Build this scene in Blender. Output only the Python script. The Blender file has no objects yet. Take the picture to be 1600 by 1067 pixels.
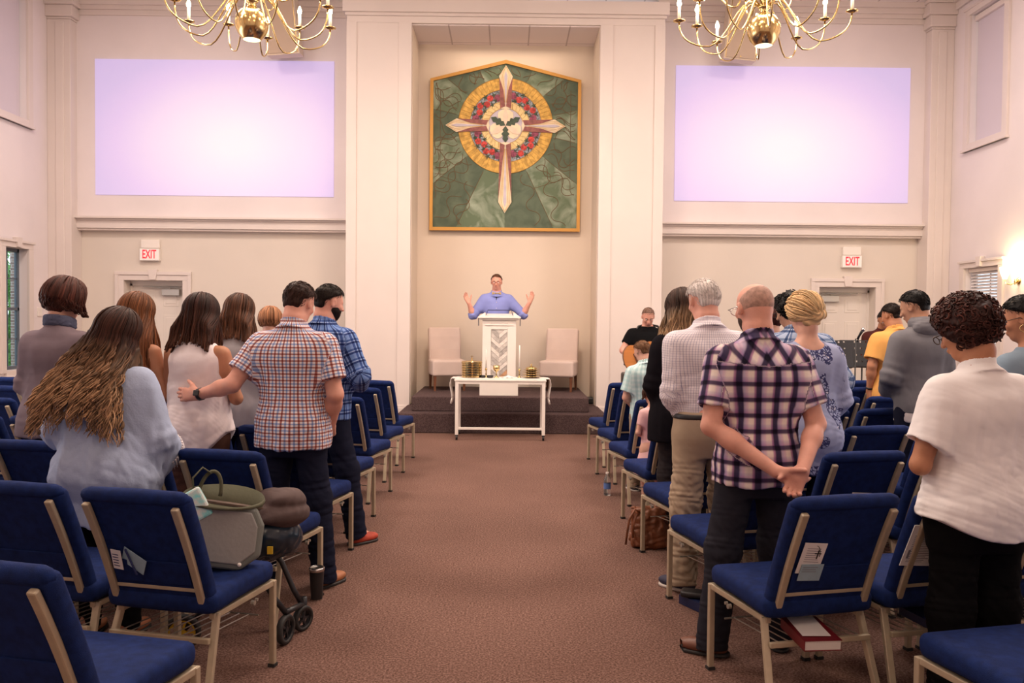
import bpy, bmesh, math, random
import numpy as np
from mathutils import Vector, Matrix, Euler
R = math.radians
random.seed(7)
sc = bpy.context.scene
C = sc.collection
# ---------------------------------------------------------------- camera
F_PX, CAM_H = 1290.0, 1.55
cam_d = bpy.data.cameras.new('camera'); cam = bpy.data.objects.new('camera', cam_d); C.objects.link(cam)
cam_d.sensor_width = 36.0; cam_d.lens = F_PX / 1600 * 36.0
cam_d.clip_start = 0.05; cam_d.clip_end = 100
YAW, PITCH, ROLL = -R(0.37), R(90 - 1.57), 0.0095
cam.matrix_world = Matrix.Translation((0, 0, CAM_H)) @ (Matrix.Rotation(YAW, 4, 'Z') @ Matrix.Rotation(PITCH, 4, 'X') @ Matrix.Rotation(ROLL, 4, 'Z'))
sc.camera = cam
CM = (Matrix.Rotation(YAW, 3, 'Z') @ Matrix.Rotation(PITCH, 3, 'X') @ Matrix.Rotation(ROLL, 3, 'Z'))
def at(x, y, Y):
    """world point that a measured photo position (x, y) has at distance Y into the room"""
    d = CM @ Vector(((x - 800) / F_PX, (533.5 - y) / F_PX, -1.0))
    t = Y / d.y
    return Vector((d.x * t, Y, CAM_H + d.z * t))
# ---------------------------------------------------------------- world, light, exposure
w = bpy.data.worlds.new('world'); sc.world = w; w.use_nodes = True
bg = w.node_tree.nodes['Background']; bg.inputs[0].default_value = (0.75, 0.88, 1.0, 1); bg.inputs[1].default_value = 3.0
sc.view_settings.view_transform = 'Standard'; sc.view_settings.look = 'None'
sc.view_settings.gamma = 1.0; sc.view_settings.use_curve_mapping = False
sc.view_settings.exposure = 0.0
sc.cycles.max_bounces = 7; sc.cycles.diffuse_bounces = 4; sc.cycles.glossy_bounces = 3
sc.cycles.sample_clamp_indirect = 6.0; sc.cycles.caustics_reflective = False; sc.cycles.caustics_refractive = False
def area(name, loc, rot, sx, sy, power, col, spread=180):
    l = bpy.data.lights.new(name, 'AREA'); l.shape = 'RECTANGLE'; l.size = sx; l.size_y = sy
    l.energy = power; l.color = col; l.spread = R(spread)
    o = bpy.data.objects.new(name, l); o.location = loc; o.rotation_euler = rot; C.objects.link(o); return o
for i, (x, y, e) in enumerate(((-4.2, 5.0, 120), (4.2, 5.0, 120), (-4.2, 8.8, 170), (4.2, 8.8, 170), (0, 7.4, 130), (0, 3.4, 60))):
    area('overhead_fill_light', (x, y, 6.40), (0, 0, 0), 1.2, 1.2, e, (1.0, 0.84, 0.73))  # added overhead fill standing in for unseen ceiling fixtures
area('stage_front_fill', (-0.05, 8.6, 6.30), (R(40), 0, 0), 0.5, 0.5, 25, (1.0, 0.74, 0.56), 80)  # added front fill to brighten the lower alcove, no fixture modelled
area('alcove_top_fill', (-0.05, 12.75, 5.82), (R(-6), 0, 0), 1.8, 0.2, 9, (1.0, 0.76, 0.55))  # added fill that lifts the dim top of the alcove
area('left_side_fill', (-6.95, 6.5, 1.7), (0, -R(90), 0), 1.5, 5.0, 70, (0.88, 0.94, 1.0))  # added cool side fill before solid wall, no window here
area('right_side_fill', (6.75, 6.5, 1.7), (0, R(90), 0), 1.5, 5.0, 50, (0.88, 0.94, 1.0))  # matching added side fill, the right wall is solid here too

# ---------------------------------------------------------------- materials
MATS = {}
def nodes(m):
    return m.node_tree.nodes, m.node_tree.links
def mat(name, col, rough=0.6, metal=0.0, var=0.0, scale=8.0, bump=0.0, bscale=60.0, coord='Object', sheen=0.0, spec=0.5, emit=None, estr=0.0, stretch=(1, 1, 1), col2=None, sss=0.0):
    """principled material with noise colour variation and noise bump"""
    if name in MATS: return MATS[name]
    m = bpy.data.materials.new(name); m.use_nodes = True; MATS[name] = m
    N, L = nodes(m); b = N['Principled BSDF']
    c = (*col, 1)
    b.inputs['Base Color'].default_value = c; b.inputs['Roughness'].default_value = rough; b.inputs['Metallic'].default_value = metal
    b.inputs['Specular IOR Level'].default_value = spec
    if sheen: b.inputs['Sheen Weight'].default_value = sheen
    if sss:
        b.inputs['Subsurface Weight'].default_value = sss; b.inputs['Subsurface Radius'].default_value = (1.0, 0.35, 0.2); b.inputs['Subsurface Scale'].default_value = 0.01
    if emit: b.inputs['Emission Color'].default_value = (*emit, 1); b.inputs['Emission Strength'].default_value = estr
    tc = N.new('ShaderNodeTexCoord'); mp = N.new('ShaderNodeMapping'); L.new(tc.outputs[coord], mp.inputs[0]); mp.inputs['Scale'].default_value = stretch
    if var > 0:
        n = N.new('ShaderNodeTexNoise'); n.inputs['Scale'].default_value = scale; n.inputs['Detail'].default_value = 4; L.new(mp.outputs[0], n.inputs[0])
        r = N.new('ShaderNodeValToRGB'); e = r.color_ramp.elements
        k = col2 or tuple(x * (1 - var) for x in col)
        e[0].position = 0.35; e[1].position = 0.65
        e[0].color = (*k, 1); e[1].color = (*tuple(min(1, x * (1 + var * 0.5)) for x in col), 1)
        L.new(n.outputs[0], r.inputs[0]); L.new(r.outputs[0], b.inputs['Base Color'])
    if bump > 0:
        n2 = N.new('ShaderNodeTexNoise'); n2.inputs['Scale'].default_value = bscale; n2.inputs['Detail'].default_value = 3; L.new(mp.outputs[0], n2.inputs[0])
        bp = N.new('ShaderNodeBump'); bp.inputs['Strength'].default_value = bump; bp.inputs['Distance'].default_value = 0.004
        L.new(n2.outputs[0], bp.inputs['Height']); L.new(bp.outputs[0], b.inputs['Normal'])
    return m
# ---------------------------------------------------------------- mesh helpers
def link_obj(name, me, m=None, parent=None, smooth=False):
    o = bpy.data.objects.new(name, me); C.objects.link(o)
    if m is not None: me.materials.append(m)
    if parent is not None: o.parent = parent
    if smooth and len(me.polygons): me.polygons.foreach_set('use_smooth', [True] * len(me.polygons))
    return o
def fin(bm, name, m, parent=None, smooth=False, bevel=0.0, seg=2):
    me = bpy.data.meshes.new(name)
    bmesh.ops.recalc_face_normals(bm, faces=bm.faces)
    bm.to_mesh(me); bm.free()
    o = link_obj(name, me, m, parent, smooth)
    if bevel > 0:
        md = o.modifiers.new('bevel', 'BEVEL'); md.width = bevel; md.segments = seg; md.limit_method = 'ANGLE'; md.angle_limit = R(40)
        if smooth is False: me.polygons.foreach_set('use_smooth', [False] * len(me.polygons))
    return o
def box(bm, x0, x1, y0, y1, z0, z1, mt=None):
    vs = [Vector((x, y, z)) for z in (z0, z1) for y in (y0, y1) for x in (x0, x1)]
    if mt is not None: vs = [mt @ v for v in vs]
    v = [bm.verts.new(p) for p in vs]
    for f in ((0, 2, 3, 1), (4, 5, 7, 6), (0, 1, 5, 4), (2, 6, 7, 3), (0, 4, 6, 2), (1, 3, 7, 5)): bm.faces.new([v[i] for i in f])
def boxo(name, m, x0, x1, y0, y1, z0, z1, parent=None, bevel=0.0, mt=None):
    bm = bmesh.new(); box(bm, x0, x1, y0, y1, z0, z1, mt); return fin(bm, name, m, parent, bevel=bevel)
def bar(bm, p, q, wx, wy, up=Vector((0, 0, 1))):
    """rectangular bar from p to q"""
    p, q = Vector(p), Vector(q); d = (q - p).normalized()
    if abs(d.dot(up)) > 0.99: up = Vector((0, 1, 0))
    a = d.cross(up).normalized(); b = a.cross(d).normalized()
    v = [bm.verts.new(e + a * sx * wx / 2 + b * sy * wy / 2) for e in (p, q) for sx, sy in ((-1, -1), (1, -1), (1, 1), (-1, 1))]
    for f in ((0, 1, 2, 3), (7, 6, 5, 4), (0, 4, 5, 1), (1, 5, 6, 2), (2, 6, 7, 3), (3, 7, 4, 0)): bm.faces.new([v[i] for i in f])
def tube(bm, pts, rad, n=8, cap=True):
    """tube along points; rad a number or list"""
    pts = [Vector(p) for p in pts]; k = len(pts)
    rr = rad if isinstance(rad, (list, tuple)) else [rad] * k
    up = None; rings = []
    for i, p in enumerate(pts):
        d = (pts[min(i + 1, k - 1)] - pts[max(i - 1, 0)])
        d = d.normalized() if d.length > 1e-9 else Vector((0, 0, 1))
        if up is None: up = Vector((0, 0, 1)) if abs(d.z) < 0.9 else Vector((1, 0, 0))
        a = d.cross(up)
        if a.length < 1e-6: a = d.cross(Vector((0, 1, 0.1)))
        a.normalize(); b = a.cross(d).normalized(); up = b
        rings.append([bm.verts.new(p + (a * math.cos(2 * math.pi * j / n) + b * math.sin(2 * math.pi * j / n)) * rr[i]) for j in range(n)])
    for i in range(k - 1):
        for j in range(n): bm.faces.new((rings[i][j], rings[i][(j + 1) % n], rings[i + 1][(j + 1) % n], rings[i + 1][j]))
    if cap:
        bm.faces.new(rings[0][::-1]); bm.faces.new(rings[-1])
def sweep_rect(bm, pts, wx, wy, side=Vector((1, 0, 0))):
    """rectangular section swept along a planar path, wx wide along side"""
    pts = [Vector(p) for p in pts]; k = len(pts); rings = []
    for i, p in enumerate(pts):
        d = (pts[min(i + 1, k - 1)] - pts[max(i - 1, 0)]).normalized()
        b = side.cross(d).normalized()
        rings.append([bm.verts.new(p + side * sx * wx / 2 + b * sy * wy / 2) for sx, sy in ((-1, -1), (1, -1), (1, 1), (-1, 1))])
    for i in range(k - 1):
        for j in range(4): bm.faces.new((rings[i][j], rings[i][(j + 1) % 4], rings[i + 1][(j + 1) % 4], rings[i + 1][j]))
    bm.faces.new(rings[0][::-1]); bm.faces.new(rings[-1])
def lathe(bm, prof, c=(0, 0, 0), n=24, mt=None, close=True):
    """profile [(r, z)] turned about the vertical through c"""
    rings = []
    for r, z in prof:
        ring = []
        for j in range(n):
            p = Vector((r * math.cos(2 * math.pi * j / n), r * math.sin(2 * math.pi * j / n), z))
            if mt is not None: p = mt @ p
            ring.append(bm.verts.new(p + Vector(c)))
        rings.append(ring)
    for i in range(len(rings) - 1):
        for j in range(n): bm.faces.new((rings[i][j], rings[i][(j + 1) % n], rings[i + 1][(j + 1) % n], rings[i + 1][j]))
    if close:
        if prof[0][0] > 1e-5: bm.faces.new(rings[0][::-1])
        if prof[-1][0] > 1e-5: bm.faces.new(rings[-1])
def prism(bm, poly, y0, y1, mt=None):
    """polygon [(x, z)] extruded from y0 to y1"""
    a = [Vector((x, y0, z)) for x, z in poly]; b = [Vector((x, y1, z)) for x, z in poly]
    if mt is not None: a = [mt @ v for v in a]; b = [mt @ v for v in b]
    a = [bm.verts.new(v) for v in a]; b = [bm.verts.new(v) for v in b]; n = len(poly)
    bm.faces.new(a); bm.faces.new(b[::-1])
    for i in range(n): bm.faces.new((a[i], b[i], b[(i + 1) % n], a[(i + 1) % n]))
def tag(o, label=None, cat=None, group=None, kind=None):
    if label: o['label'] = label
    if cat: o['category'] = cat
    if group: o['group'] = group
    if kind: o['kind'] = kind
    return o
def struct(o, label=None):
    o['kind'] = 'structure'
    if label: o['label'] = label
    return o
def empty(name, loc, rz=0.0):
    o = bpy.data.objects.new(name, None); C.objects.link(o); o.location = loc; o.rotation_euler = (0, 0, rz); o.empty_display_size = 0.1
    return o
def dup(o, parent=None):
    c = o.copy(); C.objects.link(c)
    if parent is not None: c.parent = parent
    for ch in list(o.children): dup(ch, c)
    return c
# ================================================================ room shell
XL, XR, YB, YR, ZC = -7.05, 6.83, 13.1, -3.2, 6.47      # side walls, far wall, rear wall, ceiling
m_wall = mat('painted_wall', (0.80, 0.73, 0.73), 0.85, var=0.04, scale=1.2, bump=0.08, bscale=120)
m_lower = mat('beige_lower_wall', (0.72, 0.65, 0.58), 0.85, var=0.03, scale=1.0, bump=0.08, bscale=120)
m_alcove = mat('alcove_wall_paint', (0.70, 0.60, 0.50), 0.85, var=0.03, scale=1.0, bump=0.08, bscale=120)
m_trim = mat('white_trim', (0.74, 0.66, 0.62), 0.5, var=0.02, scale=2)
def ceiling_mat():
    m = bpy.data.materials.new('ceiling_tiles'); m.use_nodes = True; N, L = nodes(m); b = N['Principled BSDF']
    tc = N.new('ShaderNodeTexCoord'); mp = N.new('ShaderNodeMapping'); L.new(tc.outputs['Object'], mp.inputs[0]); mp.inputs['Location'].default_value = (0.3, 0.1, 0)
    br = N.new('ShaderNodeTexBrick'); br.offset = 0.0; br.inputs['Scale'].default_value = 1.0
    br.inputs['Brick Width'].default_value = 0.595; br.inputs['Row Height'].default_value = 1.19; br.inputs['Mortar Size'].default_value = 0.012; br.inputs['Mortar Smooth'].default_value = 0.2
    br.inputs['Color1'].default_value = (0.80, 0.72, 0.72, 1); br.inputs['Color2'].default_value = (0.78, 0.70, 0.70, 1); br.inputs['Mortar'].default_value = (0.50, 0.43, 0.43, 1)
    L.new(mp.outputs[0], br.inputs[0]); L.new(br.outputs[0], b.inputs['Base Color']); b.inputs['Roughness'].default_value = 0.9
    return m
def carpet_mat(name, c1, c2, c3):
    m = bpy.data.materials.new(name); m.use_nodes = True; N, L = nodes(m); b = N['Principled BSDF']
    tc = N.new('ShaderNodeTexCoord')
    n = N.new('ShaderNodeTexNoise'); n.inputs['Scale'].default_value = 95; n.inputs['Detail'].default_value = 5; n.inputs['Roughness'].default_value = 0.75
    L.new(tc.outputs['Object'], n.inputs[0])
    r = N.new('ShaderNodeValToRGB'); e = r.color_ramp.elements; e[0].position = 0.36; e[0].color = (*c1, 1); e[1].position = 0.64; e[1].color = (*c3, 1)
    k = e.new(0.5); k.color = (*c2, 1)
    L.new(n.outputs[0], r.inputs[0])
    n2 = N.new('ShaderNodeTexNoise'); n2.inputs['Scale'].default_value = 0.9; n2.inputs['Detail'].default_value = 3; L.new(tc.outputs['Object'], n2.inputs[0])
    mr = N.new('ShaderNodeMapRange'); mr.inputs[1].default_value = 0.3; mr.inputs[2].default_value = 0.7; mr.inputs[3].default_value = 0.88; mr.inputs[4].default_value = 1.08; L.new(n2.outputs[0], mr.inputs[0])
    mx = N.new('ShaderNodeVectorMath'); mx.operation = 'SCALE'; L.new(r.outputs[0], mx.inputs[0]); L.new(mr.outputs[0], mx.inputs['Scale'])
    L.new(mx.outputs[0], b.inputs['Base Color']); b.inputs['Roughness'].default_value = 0.95; b.inputs['Specular IOR Level'].default_value = 0.1
    bp = N.new('ShaderNodeBump'); bp.inputs['Strength'].default_value = 0.6; bp.inputs['Distance'].default_value = 0.006
    L.new(n.outputs[0], bp.inputs['Height']); L.new(bp.outputs[0], b.inputs['Normal'])
    return m
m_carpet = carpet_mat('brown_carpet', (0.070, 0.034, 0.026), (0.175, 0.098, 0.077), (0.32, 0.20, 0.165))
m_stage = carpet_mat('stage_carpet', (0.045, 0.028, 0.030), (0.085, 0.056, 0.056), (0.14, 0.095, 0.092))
struct(boxo('floor', m_carpet, XL - 0.4, XR + 0.4, YR, YB + 0.5, -0.1, 0.0), 'brown speckled carpet floor')
struct(boxo('ceiling', ceiling_mat(), XL - 0.4, XR + 0.4, YR, YB + 0.5, ZC, ZC + 0.1), 'pale tiled ceiling')
struct(boxo('wall_rear', m_wall, XL - 0.3, XR + 0.3, YR - 0.2, YR, 0, ZC))
def wall_with_holes(name, m, a0, a1, b0, b1, holes, axis, p0, p1):
    """a slab in (a, z) with rectangular holes; axis 'x' means the slab runs along x and is thick in y"""
    As = sorted({a0, a1, *[h[0] for h in holes], *[h[1] for h in holes]}); Bs = sorted({b0, b1, *[h[2] for h in holes], *[h[3] for h in holes]})
    bm = bmesh.new()
    for i in range(len(As) - 1):
        for j in range(len(Bs) - 1):
            ca, cb = (As[i] + As[i + 1]) / 2, (Bs[j] + Bs[j + 1]) / 2
            if any(h[0] < ca < h[1] and h[2] < cb < h[3] for h in holes): continue
            if axis == 'x': box(bm, As[i], As[i + 1], p0, p1, Bs[j], Bs[j + 1])
            else: box(bm, p0, p1, As[i], As[i + 1], Bs[j], Bs[j + 1])
    bmesh.ops.remove_doubles(bm, verts=bm.verts, dist=1e-5)
    seen = {}
    for f in list(bm.faces):
        k = tuple(round(c, 4) for c in f.calc_center_median())
        if k in seen:
            bm.faces.remove(f)
            if seen[k].is_valid: bm.faces.remove(seen[k])
        else: seen[k] = f
    return struct(fin(bm, name, m))
WL = [(11.62, 12.18, 0.75, 2.50), (11.50, 12.20, 4.38, 6.22)]           # openings in the left wall: (y0, y1, z0, z1)
WRt = [(11.42, 12.28, 0.75, 2.36), (11.42, 12.28, 4.20, 6.10)]
wall_with_holes('wall_left', m_wall, YR, YB + 0.4, 0, ZC, WL, 'y', XL - 0.18, XL)
wall_with_holes('wall_right', m_wall, YR, YB + 0.4, 0, ZC, WRt, 'y', XR, XR + 0.18)
# far wall: lower beige field with two door recesses, upper white field
DL, DR = (-6.02, -5.10), (4.93, 5.82)
wall_with_holes('wall_far', m_lower, XL, XR, 0, 2.9, [(DL[0], DL[1], 0, 2.10), (DR[0], DR[1], 0, 2.10), (-1.62, 1.52, 0, 2.9)], 'x', 13.05, 13.4)
bm = bmesh.new(); box(bm, XL, -2.3, 12.92, 13.4, 3.0, ZC); box(bm, 2.2, XR, 12.92, 13.4, 3.0, ZC); box(bm, XL, -2.3, 12.97, 13.4, 2.9, 3.0); box(bm, 2.2, XR, 12.97, 13.4, 2.9, 3.0)
struct(fin(bm, 'wall_far_upper', m_wall))
# cornice ledges over the lower field
for i, (a, b) in enumerate(((XL, -2.38), (2.28, XR))):
    bm = bmesh.new(); box(bm, a, b, 12.82, 12.99, 3.045, 3.075); box(bm, a, b, 12.90, 13.05, 2.90, 3.045); box(bm, a, b, 12.87, 12.95, 3.02, 3.045); box(bm, a, b, 12.93, 13.06, 2.87, 2.90)
    struct(fin(bm, 'trim_%d' % (i + 1), m_trim, bevel=0.004))
    # crown at the ceiling
    bm = bmesh.new()
    for e_, z0, z1 in ((0.03, 0.30, 0.22), (0.06, 0.22, 0.16), (0.10, 0.16, 0.08), (0.15, 0.08, 0.0)): box(bm, a, b, 12.92 - e_, 12.93, ZC - z0, ZC - z1)
    struct(fin(bm, 'trim_%d' % (i + 3), m_trim))
# crown along side walls
bm = bmesh.new(); box(bm, XL, XL + 0.05, YR, 12.9, ZC - 0.16, ZC); box(bm, XL, XL + 0.10, YR, 12.9, ZC - 0.06, ZC); struct(fin(bm, 'trim_5', m_trim, bevel=0.01))
bm = bmesh.new(); box(bm, XR - 0.05, XR, YR, 12.9, ZC - 0.16, ZC); box(bm, XR - 0.10, XR, YR, 12.9, ZC - 0.06, ZC); struct(fin(bm, 'trim_6', m_trim, bevel=0.01))
# corner pilasters with capitals
for i, (x0, x1) in enumerate(((XL, -6.69), (6.48, XR))):
    bm = bmesh.new(); box(bm, x0, x1, 12.74, 13.05, 0, ZC - 0.42)
    inner = x1 if i == 0 else x0; sg = 1 if i == 0 else -1
    box(bm, min(inner - sg * 0.10, inner - sg * 0.23), max(inner - sg * 0.10, inner - sg * 0.23), 12.725, 12.75, 0.2, ZC - 0.46)
    for k, (dz0, dz1, e) in enumerate(((0.42, 0.39, 0.015), (0.39, 0.22, 0.05), (0.22, 0.05, 0.09), (0.05, 0.0, 0.12))):
        if i == 0: box(bm, x0, x1 + e, 12.74 - e, 12.94, ZC - dz0, ZC - dz1 - 0.001)
        else: box(bm, x0 - e, x1, 12.74 - e, 12.94, ZC - dz0, ZC - dz1 - 0.001)
    box(bm, x0 - (0.03 if i else 0), x1 + (0 if i else 0.03), 12.71, 13.0, 0, 0.2)
    struct(fin(bm, 'trim_%d' % (i + 7), m_trim, bevel=0.008))
# portal around the alcove: two broad piers and the head beam
for i, (x0, x1) in enumerate(((-2.38, -1.43), (1.33, 2.28))):
    bm = bmesh.new(); box(bm, x0, x1, 12.2, 13.3, 0, 5.86)
    inn = x1 if i == 0 else x0; sg = -1 if i == 0 else 1
    for a, b in ((0.0, 0.19), (0.80, 0.95)):
        u0, u1 = inn + sg * a, inn + sg * b; box(bm, min(u0, u1), max(u0, u1), 12.18, 12.201, 0.0, 5.86)
    u0, u1 = inn + sg * 0.19, inn + sg * 0.80
    box(bm, min(u0, u1), max(u0, u1), 12.186, 12.201, 0.0, 0.35)
    box(bm, x0 - 0.02, x1 + 0.02, 12.155, 12.21, 0, 0.22); box(bm, x0 - 0.01, x1 + 0.01, 12.165, 12.21, 0.22, 0.26)
    struct(fin(bm, 'trim_%d' % (i + 9), m_trim, bevel=0.005))
bm = bmesh.new(); box(bm, -2.38, 2.28, 12.2, 13.3, 5.86, 5.99); box(bm, -2.40, 2.30, 12.165, 13.2, 5.955, 6.0); box(bm, -2.43, 2.33, 12.12, 13.3, 5.995, 6.18)
struct(fin(bm, 'trim_11', m_trim, bevel=0.006))
bm = bmesh.new(); box(bm, -1.6, 1.5, 13.1, 13.4, 0, 5.9); box(bm, -1.44, -1.424, 12.30, 13.101, 0, 5.86); box(bm, 1.324, 1.34, 12.30, 13.101, 0, 5.86); struct(fin(bm, 'wall_alcove', m_alcove), 'beige alcove wall behind the lectern')
mc = ceiling_mat(); bm = bmesh.new(); box(bm, -1.43, 1.33, 12.25, 13.12, 5.845, 5.86); struct(fin(bm, 'ceiling_alcove', mc))
# baseboards
for nm, a in (('left', (XL, XL + 0.02, YR, 12.74)), ('right', (XR - 0.02, XR, YR, 12.74)), ('far_left', (-6.69, -6.16, 13.03, 13.06)), ('far_centre', (-4.96, -2.38, 13.03, 13.06)), ('far_right', (2.28, 4.79, 13.03, 13.06))):
    struct(boxo('baseboard_' + nm, m_trim, a[0], a[1], a[2], a[3], 0, 0.13, bevel=0.004))
# stage platforms
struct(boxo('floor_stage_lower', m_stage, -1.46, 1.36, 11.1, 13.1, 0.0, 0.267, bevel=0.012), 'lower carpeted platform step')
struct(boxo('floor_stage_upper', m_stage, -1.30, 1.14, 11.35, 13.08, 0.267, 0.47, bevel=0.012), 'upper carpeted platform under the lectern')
# ---- doors
m_door = mat('door_paint', (0.80, 0.74, 0.68), 0.45, var=0.02, scale=1)
m_grey = mat('door_closer_metal', (0.45, 0.43, 0.40), 0.4, metal=0.7)
def door(i, x0, x1, side):
    e = empty('door_%d' % i, ((x0 + x1) / 2, 13.05, 0)); struct(e, ('left' if i == 1 else 'right') + ' white panelled exit door'); w2 = (x1 - x0) / 2
    bm = bmesh.new(); box(bm, -w2 + 0.03, w2 - 0.03, 0.22, 0.26, 0.01, 2.02)
    pw = (2 * w2 - 0.06 - 0.36) / 2
    for s in (-1, 1):
        cx = s * (pw / 2 + 0.06)
        for z0, z1 in ((0.22, 0.86), (1.04, 1.56), (1.70, 1.92)):
            box(bm, cx - pw / 2, cx + pw / 2, 0.213, 0.221, z0, z1); box(bm, cx - pw / 2 + 0.04, cx + pw / 2 - 0.04, 0.206, 0.214, z0 + 0.04, z1 - 0.04)
    fin(bm, 'door_leaf', m_door, e, bevel=0.003)
    bm = bmesh.new(); box(bm, -w2, -w2 + 0.035, 0.19, 0.3, 0, 2.06); box(bm, w2 - 0.035, w2, 0.19, 0.3, 0, 2.06); box(bm, -w2, w2, 0.19, 0.3, 2.02, 2.10); box(bm, -w2 - .05, w2 + .05, 0.3, 0.34, 0, 2.15)
    fin(bm, 'jamb', m_door, e, bevel=0.002)
    bm = bmesh.new()
    for s in (-1, 1):
        box(bm, s * w2 if s > 0 else -w2 - 0.13, w2 + 0.13 if s > 0 else -w2, -0.035, 0.0, 0, 2.10)
        box(bm, (w2 + 0.085) if s > 0 else -w2 - 0.135, (w2 + 0.135) if s > 0 else -w2 - 0.085, -0.05, 0.0, 0, 2.23)
    box(bm, -w2 - 0.128, w2 + 0.128, -0.034, 0, 2.10, 2.228); box(bm, -w2 - 0.137, w2 + 0.137, -0.053, 0, 2.185, 2.237)
    prism(bm, [(-0.05, 2.11), (0.05, 2.11), (0.075, 2.27), (-0.075, 2.27)], -0.065, 0.0)
    fin(bm, 'casing', m_trim, e, bevel=0.004)
    bm = bmesh.new(); s = side; box(bm, min(s * 0.06, s * 0.34), max(s * 0.06, s * 0.34), 0.14, 0.21, 1.87, 1.97); bar(bm, (s * 0.2, 0.16, 1.98), (-s * 0.24, 0.15, 2.01), 0.02, 0.012); bar(bm, (-s * 0.24, 0.15, 2.01), (s * 0.34, 0.18, 2.005), 0.02, 0.012)
    fin(bm, 'door_closer', m_grey, e, bevel=0.004)
    bm = bmesh.new(); tube(bm, [(-s * (w2 - 0.11), 0.205, 1.0), (-s * (w2 - 0.11), 0.15, 1.0)], 0.025, 12); fin(bm, 'door_handle', m_grey, e, smooth=True)
door(1, DL[0], DL[1], 1); door(2, DR[0], DR[1], -1)
# ---- windows on the side walls
m_glass = bpy.data.materials.new('window_glass'); m_glass.use_nodes = True
_b = m_glass.node_tree.nodes['Principled BSDF']; _b.inputs['Transmission Weight'].default_value = 1.0; _b.inputs['Roughness'].default_value = 0.0; _b.inputs['IOR'].default_value = 1.02; _b.inputs['Specular IOR Level'].default_value = 0.3
m_blind = mat('roller_blind', (0.66, 0.60, 0.66), 0.8, bump=0.2, bscale=80)
m_frame_dk = mat('dark_window_bar', (0.10, 0.12, 0.15), 0.5)
def window(i, sgn, x, y0, y1, z0, z1, blind, sill):
    e = empty('window_%d' % i, (x, (y0 + y1) / 2, z0)); struct(e); h = z1 - z0; w2 = (y1 - y0) / 2; s = sgn   # s=+1: room lies toward +x
    bm = bmesh.new(); t = 0.11
    a, b = sorted((0, s * 0.04))
    box(bm, a, b, -w2 - t, -w2, -t * (0.3 if sill else 1), h); box(bm, a, b, w2, w2 + t, -t * (0.3 if sill else 1), h); box(bm, a, b, -w2 - t, w2 + t, h, h + t)
    a2, b2 = sorted((0, s * 0.065)); box(bm, a2, b2, -w2 - t - 0.02, w2 + t + 0.02, h + t - 0.035, h + t); box(bm, a2, b2, -w2 - t - 0.02, w2 + t + 0.02, -t, -t + 0.035)
    box(bm, a, b, -w2, w2, -t, 0)
    if sill:
        m3 = Matrix.Rotation(R(90), 4, 'Z'); prism(bm, [(-0.045, h + 0.01), (0.045, h + 0.01), (0.065, h + t + 0.04), (-0.065, h + t + 0.04)], *sorted((0, -s * 0.075)), mt=m3)
    fin(bm, 'casing', m_trim, e, bevel=0.004)
    bm = bmesh.new(); r0, r1 = sorted((-s * 0.0, -s * 0.349)); u0, u1 = sorted((-s * 0.10, -s * 0.15))
    for c in (-w2 + 0.02, w2 - 0.06): box(bm, u0, u1, c, c + 0.04, 0.0, h)
    box(bm, u0, u1, -w2 + .02, w2 - .02, 0, 0.05); box(bm, u0, u1, -w2 + .02, w2 - .02, h - 0.05, h); box(bm, u0, u1, -w2 + .02, w2 - .02, h / 2 - 0.02, h / 2 + 0.02)
    v0, v1 = sorted((-s * 0.115, -s * 0.130)); box(bm, v0, v1, -0.008, 0.008, 0, h)
    for k in (0.25, 0.75): box(bm, v0, v1, -w2 + .02, w2 - .02, h * k - 0.008, h * k + 0.008)
    fin(bm, 'sash', m_frame_dk if not blind else m_trim, e)
    g0, g1 = sorted((-s * 0.121, -s * 0.125)); boxo('pane', m_glass, g0, g1, -w2 + .03, w2 - .03, 0.02, h - 0.02, e)
    if blind == 'roller':
        boxo('roller_blind', m_blind, *sorted((-s * 0.085, -s * 0.095)), -w2 + 0.02, w2 - 0.02, 0.01, h - 0.05, e)
        boxo('headrail', m_trim, *sorted((-s * 0.035, -s * 0.098)), -w2 + 0.01, w2 - 0.01, h - 0.10, h - 0.02, e, bevel=0.01)
    if blind == 'slats':
        bm = bmesh.new(); k = 0
        while k * 0.045 < h - 0.1:
            z = h - 0.08 - k * 0.045; c = -s * 0.07
            mt = Matrix.Translation((c, 0, z)) @ Matrix.Rotation(R(55) * s, 4, 'Y'); box(bm, -0.024, 0.024, -w2 + 0.03, w2 - 0.03, -0.0015, 0.0015, mt); k += 1
        fin(bm, 'venetian_blind', mat('blind_slats', (0.70, 0.66, 0.66), 0.5), e)
        boxo('headrail', m_trim, *sorted((-s * 0.035, -s * 0.098)), -w2 + 0.01, w2 - 0.01, h - 0.06, h - 0.005, e, bevel=0.004)
window(1, 1, XL, 11.62, 12.18, 0.75, 2.50, None, True)
window(2, 1, XL, 11.50, 12.20, 4.38, 6.22, 'roller', False)
window(3, -1, XR, 11.42, 12.28, 0.75, 2.36, 'slats', True)
window(4, -1, XR, 11.42, 12.28, 4.20, 6.10, 'roller', False)
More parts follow.
